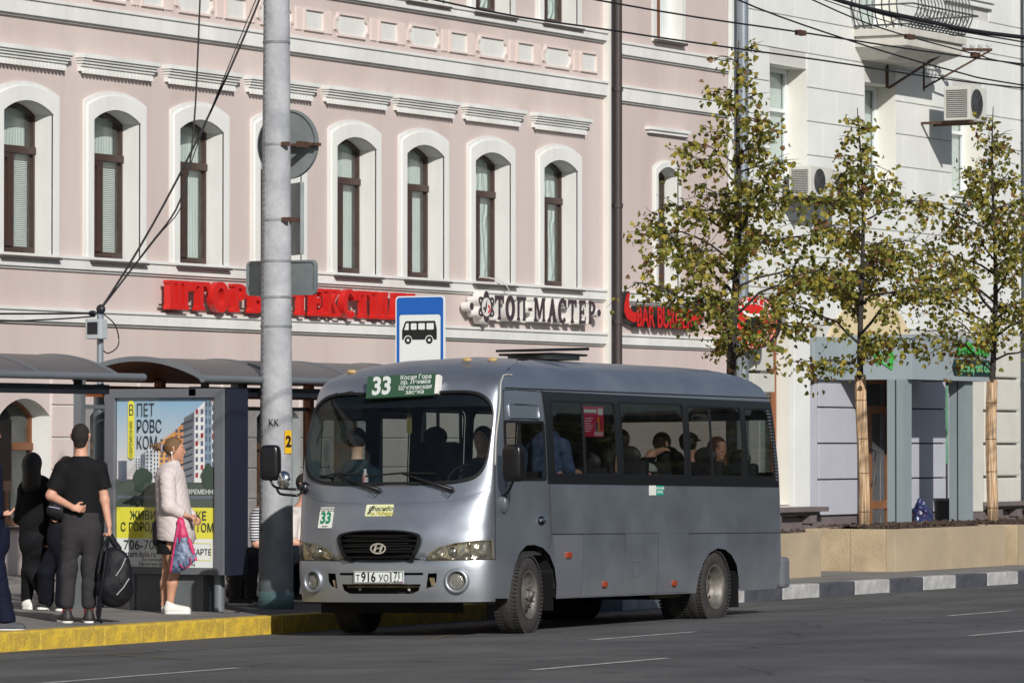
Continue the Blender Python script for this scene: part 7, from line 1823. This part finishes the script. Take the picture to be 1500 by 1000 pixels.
F.cone(p(268, 772, -.24), p(270, 815, -.25), .045, .10, .04, flat=(0, 1, 0), q=.55); F.cone(p(262, 826, -.25), p(282, 812, -.25), .05, .05, .03, flat=(0, 1, 0), q=.7); F.cone(p(259, 832, -.25), p(268, 826, -.25), .025, .03, .03)
F.disp(wrinkle(.007, 9, 34)); lo_ = link('sack', F.mesh(nav), db)
F = mk(.007, [p(267, 760, -.24), p(278, 800, -.24)], .12); F.cone(p(267, 762, -.24), p(269, 780, -.245), .036, .056, .02, flat=(0, 1, 0), q=.62); F.cone(p(280, 788, -.26), p(289, 816, -.27), .016, .016, .01); F.disp(wrinkle(.006, 4, 40)); link('upper_panel', F.mesh(pkm), lo_)
link('edge_trim', MB().tube(cat_rom([p(266, 744, -.2), p(262, 775, -.27), p(256, 810, -.28), p(252.5, 834, -.27)], 5), .010, 6).tube([p(274.5, 818, -.32)+Vector((.055*math.cos(t), 0, .05*math.sin(t)*1.3)) for t in [R(200+k*18) for k in range(12)]], .006, 5).mesh(pkm, smooth='all'), lo_)
link('cord', MB().tube([p(266, 740, -.18), p(268, 765, -.27), p(266, 790, -.31)], .008, 6).tube([p(268, 748, -.2), p(274, 770, -.26), p(284, 800, -.27)], .007, 6).mesh(pkm, smooth='all'), db)

# ---- woman in black walking, long dark hair
wal, p = person('woman all in black with long dark hair, stepping forward in white trainers', 37.7, 26.2, 40, 889, 149)
hc = p(27, 677); J = [(p(34, 786, .05), p(27, 829, .05), p(49, 872, .0)), (p(32, 788, -.02), p(22, 835, .12), p(17, 874, .2))]
F = mk(.009, [hc, p(60, 720), p(10, 880, .2), p(55, 880)], .13); head(F, hc, (-.6, .8, 0)); F.cone(p(28, 688), p(32, 704), .05, .055, .03); F.cone(p(34, 715), p(33, 790), .13, .13, .05, flat=(0, 1, 0), q=.7)
F.cone(p(56, 715, -.03), p(63, 752, -.03), .045, .04, .03); F.cone(p(63, 752, -.03), p(58, 782, -.06), .04, .026, .02); hand(F, p(58, 782, -.06), (-.2, 0, -1), (-1, 0, 0), curl=.9)
for a, b, c in J: F.cone(a, b, .07, .05, .03); F.cone(b, c, .05, .034, .03)
link('body', F.mesh(skin), wal)
bcoat = cloth('black_coat', (.008, .008, .010), .9)
F = mk(.009, [p(10, 700), p(66, 760), p(34, 800)], .15); F.cone(p(36, 715), p(33, 785), .165, .165, .06, flat=(0, 1, 0), q=.7); F.cone(p(18, 712), p(54, 716), .065, .065, .05); F.cone(p(56, 717, -.03), p(64, 752, -.03), .066, .058, .03); F.cone(p(64, 752, -.03), p(58, 778, -.06), .056, .045, .03)
F.cone(p(17, 715, .03), p(8, 755, .03), .066, .058, .03); F.disp(wrinkle(.005, 3, 24)); F.cut(p(33, 797), (0, 0, -1)); link('coat', F.mesh(bcoat), wal)
legs(wal, J, cloth('black_trousers', (.010, .010, .013)), (.112, .075, .055), None, pel=p(33, 784), h=.009, amp=.004)
F = mk(.008, [hc, p(27, 702)], .16); F.ell(hc+Vector((.005, -.012, .026)), (.098, .105, .105), 0); F.cone(hc+Vector((0, -.05, 0)), p(29, 706, -.06), .085, .10, .04); F.cut(hc+Vector((-.04, .05, 0)), (-.6, .8, 0)); link('hair', F.mesh(mat('hair_black', (.006, .005, .005), .6, var=0)), wal)
shoe(wal, p(42, 885, .0), p(64, 897, -.0)-Vector((0, 0, -.02)), wshoe); shoe(wal, p(14, 889, .2), p(27, 889, .12), wshoe)
lb = root('handbag', 'black glossy leather tote on the shoulder of the woman in black', 'bag', (37.7, 26.2, SW), RZP)
F = mk(.008, [p(66, 760, -.1)], .3); F.cone(p(66, 742, -.12), p(67, 780, -.12), .05, .085, .02, flat=(0, 1, 0), q=.5); F.cut(p(66, 786), (.1, 0, -1)); F.disp(wrinkle(.003, 6, 30)); link('tote', F.mesh(mat('black_leather', (.010, .010, .012), .22, var=.1, bump=.3, bscale=30)), lb)
link('handle', strap([p(63, 742, -.12), p(58, 718, -.1), p(60, 712, -.05), p(68, 742, -.12)], .007).mesh(MATS['black_leather'], smooth='all'), lb)
# ---- person behind the man
pb_, p = person('person with fair hair mostly hidden behind the man in black t-shirt', 37.54, 25.9, 70, 890, 149.8)
hc = p(82, 682); J = [(p(84, 786, .0), p(83, 835, .0), p(80, 876, .0)), (p(78, 786, .05), p(54, 832, .1), p(52, 874, .2))]
F = mk(.01, [hc, p(100, 720), p(40, 880, .2), p(60, 880)], .13); head(F, hc, (-.9, .3, 0)); F.cone(p(83, 692), p(84, 706), .05, .055, .03); F.cone(p(84, 715), p(82, 790), .13, .13, .05, flat=(0, 1, 0), q=.7)
F.cone(p(100, 715), p(102, 750), .045, .04, .03); F.cone(p(102, 750), p(92, 775, -.1), .04, .026, .02); F.cone(p(68, 715), p(70, 755, -.1), .045, .035, .03)
for a, b, c in J: F.cone(a, b, .07, .05, .03); F.cone(b, c, .05, .034, .03)
link('body', F.mesh(skin), pb_)
F = mk(.01, [p(64, 700), p(105, 760), p(80, 800)], .15); F.cone(p(84, 715), p(82, 780), .15, .15, .06, flat=(0, 1, 0), q=.7); F.cone(p(68, 714), p(100, 714), .06, .06, .05); F.cone(p(101, 717), p(103, 750), .06, .05, .03); F.cone(p(103, 750), p(94, 772, -.1), .05, .04, .03); F.cone(p(68, 717), p(70, 750, -.1), .06, .05, .03)
F.disp(wrinkle(.005, 5, 24)); F.cut(p(82, 790), (0, 0, -1)); link('jacket', F.mesh(cloth('dark_jacket', rgb(30, 30, 38))), pb_)
legs(pb_, J, cloth('navy_trousers', rgb(20, 22, 34)), (.105, .08, .075), None, pel=p(82, 782), h=.01)
F = mk(.008, [hc], .16); F.ell(hc+Vector((.02, 0, .026)), (.1, .085, .102), 0); F.cone(hc+Vector((.05, 0, 0)), hc+Vector((.05, 0, -.12)), .07, .06, .03); F.cut(hc+Vector((-.05, 0, 0)), (-1, 0, .2)); link('hair', F.mesh(hm), pb_)
shoe(pb_, p(89, 890), p(70, 890, .0), dk); shoe(pb_, p(54, 889, .2), p(40, 889, .2), dk)
wb2 = root('waist_bag', 'dark waist bag with a thin pale stripe on the person behind the man', 'bag', (37.54, 25.9, SW), RZP)
F = mk(.008, [p(72, 742, -.15)], .16); F.cone(p(68, 742, -.15), p(78, 746, -.15), .07, .07, .02, flat=(0, 1, 0), q=.5); b9 = link('pouch', F.mesh(bk), wb2)
link('stripe', MB().tube([p(62, 737, -.19), p(70, 738, -.2), p(78, 740, -.2)], .005, 5).mesh(mat('stripe_lilac', rgb(190, 180, 210), .5)), b9)
# ---- man at the left edge
lf, p = person('man in navy suit cut off by the left edge, one hand forward, grey trainers', 33.57, 23.8, -5, 916, 166)
hc = p(-16, 630); J = [(p(-14, 785, -.05), p(-2, 845, -.05), p(10, 900, -.05)), (p(-14, 785, .08), p(-24, 845, .08), p(-34, 900, .08))]
F = mk(.009, [hc, p(16, 750), p(-40, 900), p(20, 900)], .13); head(F, hc, (.9, .3, 0)); F.cone(p(-17, 645), p(-18, 665), .052, .055, .03); F.cone(p(-18, 690), p(-16, 780), .14, .14, .05, flat=(1, 0, 0), q=.7)
F.cone(p(-14, 685, -.16), p(-14, 736, -.18), .05, .042, .03); F.cone(p(-14, 736, -.18), p(2, 747, -.12), .042, .027, .03); hand(F, p(2, 747, -.12), (1, -.1, .05), (0, 0, 1), side=1, curl=.45)
for a, b, c in J: F.cone(a, b, .075, .05, .03); F.cone(b, c, .05, .036, .03)
link('body', F.mesh(skin), lf)
nv = cloth('navy_suit', rgb(16, 22, 44), .8)
F = mk(.009, [p(-30, 670), p(4, 750), p(-10, 800)], .2); F.cone(p(-18, 690), p(-14, 780), .17, .17, .06, flat=(1, 0, 0), q=.78); F.cone(p(-17, 684, -.14), p(-17, 684, .14), .075, .075, .05); F.cone(p(-14, 690, -.17), p(-13, 738, -.19), .07, .06, .03); F.cone(p(-13, 738, -.19), p(0, 746, -.13), .06, .048, .03)
F.disp(wrinkle(.004, 8, 22)); F.cut(p(-10, 799), (0, 0, -1)); link('jacket', F.mesh(nv), lf)
legs(lf, J, nv, (.11, .088, .085), .07, pel=p(-13, 784), h=.009)
F = mk(.008, [hc], .15); F.ell(hc+Vector((-.01, 0, .026)), (.1, .085, .1), 0); F.cut(hc+Vector((.05, 0, .03)), (.8, 0, -.6)); link('hair', F.mesh(MATS['hair_dark_short']), lf)
gs = mat('shoe_grey', rgb(74, 76, 82), .7, var=.1)
shoe(lf, p(-2, 919, -.05), p(38, 919, -.08), gs, w=.045); shoe(lf, p(-42, 918, .08), p(-12, 918, .08), gs)

# ---- seated people in the shelter
def seated(label, x, u0, v0, s, shirt, trous, hairm, face=(0, -1, 0), hh=.0, shirtf=None):
    r, p = person(label, x, 25.66, u0, v0, s)
    # local frame: X right in view, Y away. seat at z .45
    f = Vector((-math.sin(0), 0, 0)); wf = Vector((.875*0-.0, -1, 0))
    D = Vector((.875, -.485, 0)).normalized()        # towards the road (world -y) in local axes
    L = Vector((.485, .875, 0)).normalized()
    hip = Vector((0, 0, .48)); ch = hip+Vector((0, 0, .38))-D*.02; hc = hip+Vector((0, 0, .72+hh))+D*.03
    J = [(hip+L*q*.1, hip+L*q*.14+D*.44+Vector((0, 0, .02)), hip+L*q*.15+D*.42-Vector((0, 0, .38))) for q in (-1, 1)]
    F = mk(.011, [hip, hc, J[0][1], J[1][1], J[0][2], J[1][2], ch+L*.25, ch-L*.25], .13); head(F, hc, D); F.cone(ch+Vector((0, 0, .1)), hc-Vector((0, 0, .08)), .055, .05, .03); F.cone(hip, ch, .13, .14, .05)
    for q in (-1, 1):
        F.cone(ch+L*q*.17, ch+L*q*.22-Vector((0, 0, .26))+D*.03, .045, .04, .03); F.cone(ch+L*q*.22-Vector((0, 0, .26))+D*.03, ch+L*q*.12-Vector((0, 0, .3))+D*.26, .04, .027, .03); hand(F, ch+L*q*.12-Vector((0, 0, .3))+D*.26, D, (0, 0, -1), side=q, curl=.6)
    for a, b, c in J: F.cone(a, b, .075, .055, .03); F.cone(b, c, .05, .036, .03)
    link('body', F.mesh(skin), r)
    F = mk(.011, [hip, ch+L*.25, ch-L*.25, ch+D*.2, ch], .15); F.cone(hip+Vector((0, 0, .04)), ch, .155, .16, .05); F.cone(ch+L*.15, ch-L*.15, .065, .065, .04)
    for q in (-1, 1): F.cone(ch+L*q*.18, ch+L*q*.22-Vector((0, 0, .2))+D*.02, .062, .058, .03)
    F.disp(wrinkle(.004, 3, 25)); F.cut(hip+Vector((0, 0, -.04)), (0, 0, -1)); F.cut(ch+Vector((0, 0, .11)), (0, 0, 1)); link('shirt', F.mesh(shirt), r)
    F = mk(.011, [q for t in J for q in t]+[hip], .15)
    for a, b, c in J: F.cone(a, b, .095, .078, .04); F.cone(b, c, .076, .062, .03)
    F.disp(wrinkle(.004, 3, 30)); link('trousers', F.mesh(trous), r)
    F = mk(.01, [hc], .16); F.ell(hc-D*.014+Vector((0, 0, .028)), (.092, .092, .1), 0); F.cut(hc+D*.05+Vector((0, 0, .03)), D-Vector((0, 0, .6))); link('hair', F.mesh(hairm), r)
    for a, b, c in J: shoe(r, Vector((c.x, c.y, 0))-D*.05, Vector((c.x, c.y, 0))+D*.2, dk)
    return r
strp = mat('striped_shirt', rgb(220, 220, 222), .8, var=0)
nt = strp.node_tree; tc = nt.nodes.new('ShaderNodeTexCoord'); wv = nt.nodes.new('ShaderNodeTexWave'); wv.bands_direction = 'Z'; wv.inputs['Scale'].default_value = 11; nt.links.new(tc.outputs['Object'], wv.inputs[0])
rp = nt.nodes.new('ShaderNodeValToRGB'); rp.color_ramp.interpolation = 'CONSTANT'; rp.color_ramp.elements[1].position = .5; rp.color_ramp.elements[0].color = rgb(40, 44, 66); rp.color_ramp.elements[1].color = rgb(222, 222, 224); nt.links.new(wv.outputs[1], rp.inputs[0]); nt.links.new(rp.outputs[0], nt.nodes['Principled BSDF'].inputs[0])
seated('person in dark clothes seated behind the advert box, only lower legs showing', 39.9, 322, 880, 143, cloth('dark_jacket', (0, 0, 0)), cloth('dark_grey_trousers', rgb(84, 78, 82)), MATS['hair_dark_short'])
seated('person in navy and white striped shirt seated behind the left side of the concrete pole', 41.03, 392, 875, 141, strp, cloth('navy_trousers', (0, 0, 0)), hm, hh=.0)
seated('person in white top seated between the concrete pole and the bus front', 41.75, 424, 874, 140, mat('white_top_print', rgb(220, 218, 214), .7, c2=rgb(190, 180, 176), vscale=5, var=0), cloth('navy_trousers', (0, 0, 0)), MATS['hair_dark_short'])
gb = root('rubbish_bag', 'full black plastic bag standing on the pavement beside the seated legs', 'bag', (40.62, 25.75, SW), RZP)
F = Field((-.3, -.25, -.02), (.3, .25, .55), .01); F.cone((0, 0, .12), (0, 0, .22), .13, .12, .05); F.cone((0, 0, .25), (-.03, 0, .42), .08, .03, .05); F.cone((-.03, 0, .42), (-.05, 0, .48), .03, .05, .02)
F.disp(lambda X, Y, Z: .012*np.sin(30*X+12*Z+3*np.sin(20*Y))*np.sin(22*Z-17*X)+.006*np.sin(60*Z+40*X)); F.cut((0, 0, .0), (0, 0, -1)); link('bag', F.mesh(mat('black_plastic_bag', (.012, .012, .013), .2, var=0, bump=.8, bscale=18)), gb)
bb2 = root('rubbish_bag', 'crumpled blue plastic sack standing between the canopy columns', 'bag', (73.6, 32.7, SW), RZP)
F = Field((-.4, -.3, -.02), (.4, .3, .8), .014); F.cone((0, 0, .15), (0, 0, .42), .2, .17, .05); F.cone((0, 0, .45), (-.04, 0, .62), .12, .06, .05)
F.disp(lambda X, Y, Z: .02*np.sin(22*X+10*Z+3*np.sin(16*Y))*np.sin(18*Z-13*X)+.01*np.sin(45*Z+30*X)); F.cut((0, 0, .0), (0, 0, -1)); link('sack', F.mesh(mat('blue_plastic', rgb(30, 58, 104), .2, c2=rgb(60, 40, 60), vscale=6, var=0, bump=.8, bscale=14)), bb2)

# ---- people inside the bus (own things; they sit in it)
BW = Matrix.Translation(Vector((37.51994267, 21.66519817, -.014))) @ BR.to_4x4()
def passenger(label, x, y, zh, shirt, hairm, facing=(-1, 0, 0), longhair=False, cap=None, lean=0., sk_=skin, tors=True, arm=None, h=.011, driver=False):
    w = BW @ Vector((x, y, .76)); r = root('person', label, 'person', tuple(w)); r.rotation_euler = BR.to_euler()
    D = Vector(facing).normalized(); L = Vector((0, 0, 1)).cross(D); DH = D; D = Vector((math.copysign(1, D.x), 0, 0)); L = Vector((0, 0, 1)).cross(D); hc = Vector((lean*.3, 0, zh-.76)); hip = Vector((0, 0, .36 if zh < 2.0 else .8)); ch = Vector((lean*.2, 0, hc.z-.315))
    if hip.z > ch.z-.2: hip.z = ch.z-.28
    pts = [hip, hc, ch+L*.24, ch-L*.24, ch+D*.3, hip+D*.45]
    if arm: pts += [Vector(a) for a in arm]
    F = mk(h, pts, .13); head(F, hc, DH); F.cone(ch+Vector((0, 0, .1)), hc-Vector((0, 0, .08)), .055, .05, .03); F.cone(hip, ch, .13, .14, .05)
    for q in (-1, 1):
        if arm and q == 1: continue
        a = ch+L*q*.17; b = ch+L*q*.21-Vector((0, 0, .24))+D*.05; c = ch+L*q*.12-Vector((0, 0, .26))+D*.28
        if driver: c = ch+L*q*.15-Vector((0, 0, .14))+D*.36
        F.cone(a, b, .045, .04, .03); F.cone(b, c, .04, .027, .03); hand(F, c, D, (0, 0, -1), side=q, curl=.7)
    if arm:
        a = [Vector(q) for q in arm]; F.cone(a[0], a[1], .048, .042, .03); F.cone(a[1], a[2], .042, .028, .03); hand(F, a[2], a[3], a[4], side=1, curl=.45)
    F.cone(hip+L*.1, hip+L*.12+D*.4, .075, .06, .03); F.cone(hip-L*.1, hip-L*.12+D*.4, .075, .06, .03)
    link('body', F.mesh(sk_), r); eyes(r, hc, DH)
    F = mk(h, [hip, ch+L*.25, ch-L*.25, ch+D*.28]+([Vector(arm[1])] if arm else []), .15); F.cone(hip, ch, .155, .158, .05); F.cone(ch+L*.15, ch-L*.15, .065, .065, .04)
    for q in (-1, 1):
        if arm and q == 1: F.cone(Vector(arm[0]), Vector(arm[1]), .065, .06, .03); continue
        F.cone(ch+L*q*.18, ch+L*q*.21-Vector((0, 0, .22))+D*.04, .064, .06, .03); F.cone(ch+L*q*.21-Vector((0, 0, .22))+D*.04, ch+L*q*.14-Vector((0, 0, .24))+D*.22, .058, .045, .03)
    F.cone(ch, ch+Vector((0, 0, .17)), .12, .075, .03); F.disp(wrinkle(.004, 3, 25)); F.cut(hip+Vector((0, 0, -.05)), (0, 0, -1)); F.cut(ch+Vector((0, 0, .165)), (0, 0, 1)); link('shirt', F.mesh(shirt), r)
    D = DH; L = Vector((0, 0, 1)).cross(D)
    F = mk(.009, [hc, hc-Vector((0, 0, .2))], .16); F.ell(hc-D*.016+Vector((0, 0, .028)), (.094, .094, .102), 0)
    if longhair:
        for q in (-1, 1): F.cone(hc+L*q*.06-D*.02, hc+L*q*.085-Vector((0, 0, .3))+D*.03, .05, .03, .03)
        F.cone(hc-D*.05, hc-D*.06-Vector((0, 0, .28)), .085, .07, .04); F.ell(hc+D*.085-Vector((0, 0, .02)), (.06, .058, .10), 0, neg=True)
    else: F.cut(hc+D*.04+Vector((0, 0, .03)), D-Vector((0, 0, .6))); F.cut(hc-Vector((0, 0, .05)), (0, 0, -1))
    link('hair', F.mesh(hairm), r)
    if cap:
        F = mk(.009, [hc+D*.15], .2); F.ell(hc-D*.01+Vector((0, 0, .05)), (.102, .102, .085), 0); F.cut(hc+Vector((0, 0, .04)), (0, 0, -1)); F.cone(hc+D*.08+Vector((0, 0, .055)), hc+D*.15+Vector((0, 0, .045)), .07, .055, .01, flat=(0, 0, 1), q=.15); link('cap', F.mesh(cap), r)
    return r
blu = mat('blue_check_shirt', rgb(44, 62, 104), .8, c2=rgb(84, 104, 142), vscale=16, var=0)
gsh = cloth('teal_grey_tshirt', rgb(28, 44, 54)); dkc = cloth('dark_jacket', (0, 0, 0))
hbr = mat('hair_chestnut', rgb(92, 56, 36), .5, var=.2, vscale=50)
passenger('man with shaved hair sitting behind the left half of the windscreen', -.12, .70, 1.80, gsh, MATS['hair_dark_short'], (1, .35, 0))
passenger('bus driver sitting in shadow behind the steering wheel', .12, -.50, 1.80, cloth('driver_shirt', rgb(50, 52, 62)), MATS['hair_dark_short'], (-1, 0, 0), driver=True)
passenger('passenger in a blue checked shirt standing behind the driver, first side window', 1.25, -.60, 2.06, blu, MATS['hair_dark_short'], (1, .2, 0))
passenger('passenger with dark curly hair low behind the magenta poster window', 2.60, -.62, 1.60, dkc, MATS['hair_black'], (.5, -.7, 0), longhair=True)
passenger('passenger in black reaching an arm along the seat back, second window', 3.15, -.48, 1.80, cloth('black_cotton', (0, 0, 0)), MATS['hair_dark_short'], (1, 0, 0), arm=[(.12, -.1, .70), (.36, -.16, .92), (.60, -.17, .965), (1, -.05, .02), (0, 0, -1)])
passenger('child in a pale grey cap behind the second side window', 3.35, -.66, 1.46, cloth('grey_sweater', rgb(90, 92, 96)), MATS['hair_dark_short'], (-1, 0, 0), cap=cloth('pale_grey_knit', rgb(176, 176, 176)))
passenger('dark haired passenger at the rear edge of the second window', 4.15, -.45, 1.78, dkc, MATS['hair_black'], (-.9, -.3, 0))
passenger('passenger wearing a black baseball cap in the third window', 4.70, -.50, 1.78, dkc, MATS['hair_black'], (1, -.1, 0), cap=cloth('black_cotton', (0, 0, 0)))
passenger('young woman with long chestnut hair looking down in the third window', 5.06, -.66, 1.74, cloth('dark_green_jacket', rgb(34, 44, 34)), hbr, (-.55, -.8, 0), longhair=True, h=.009)
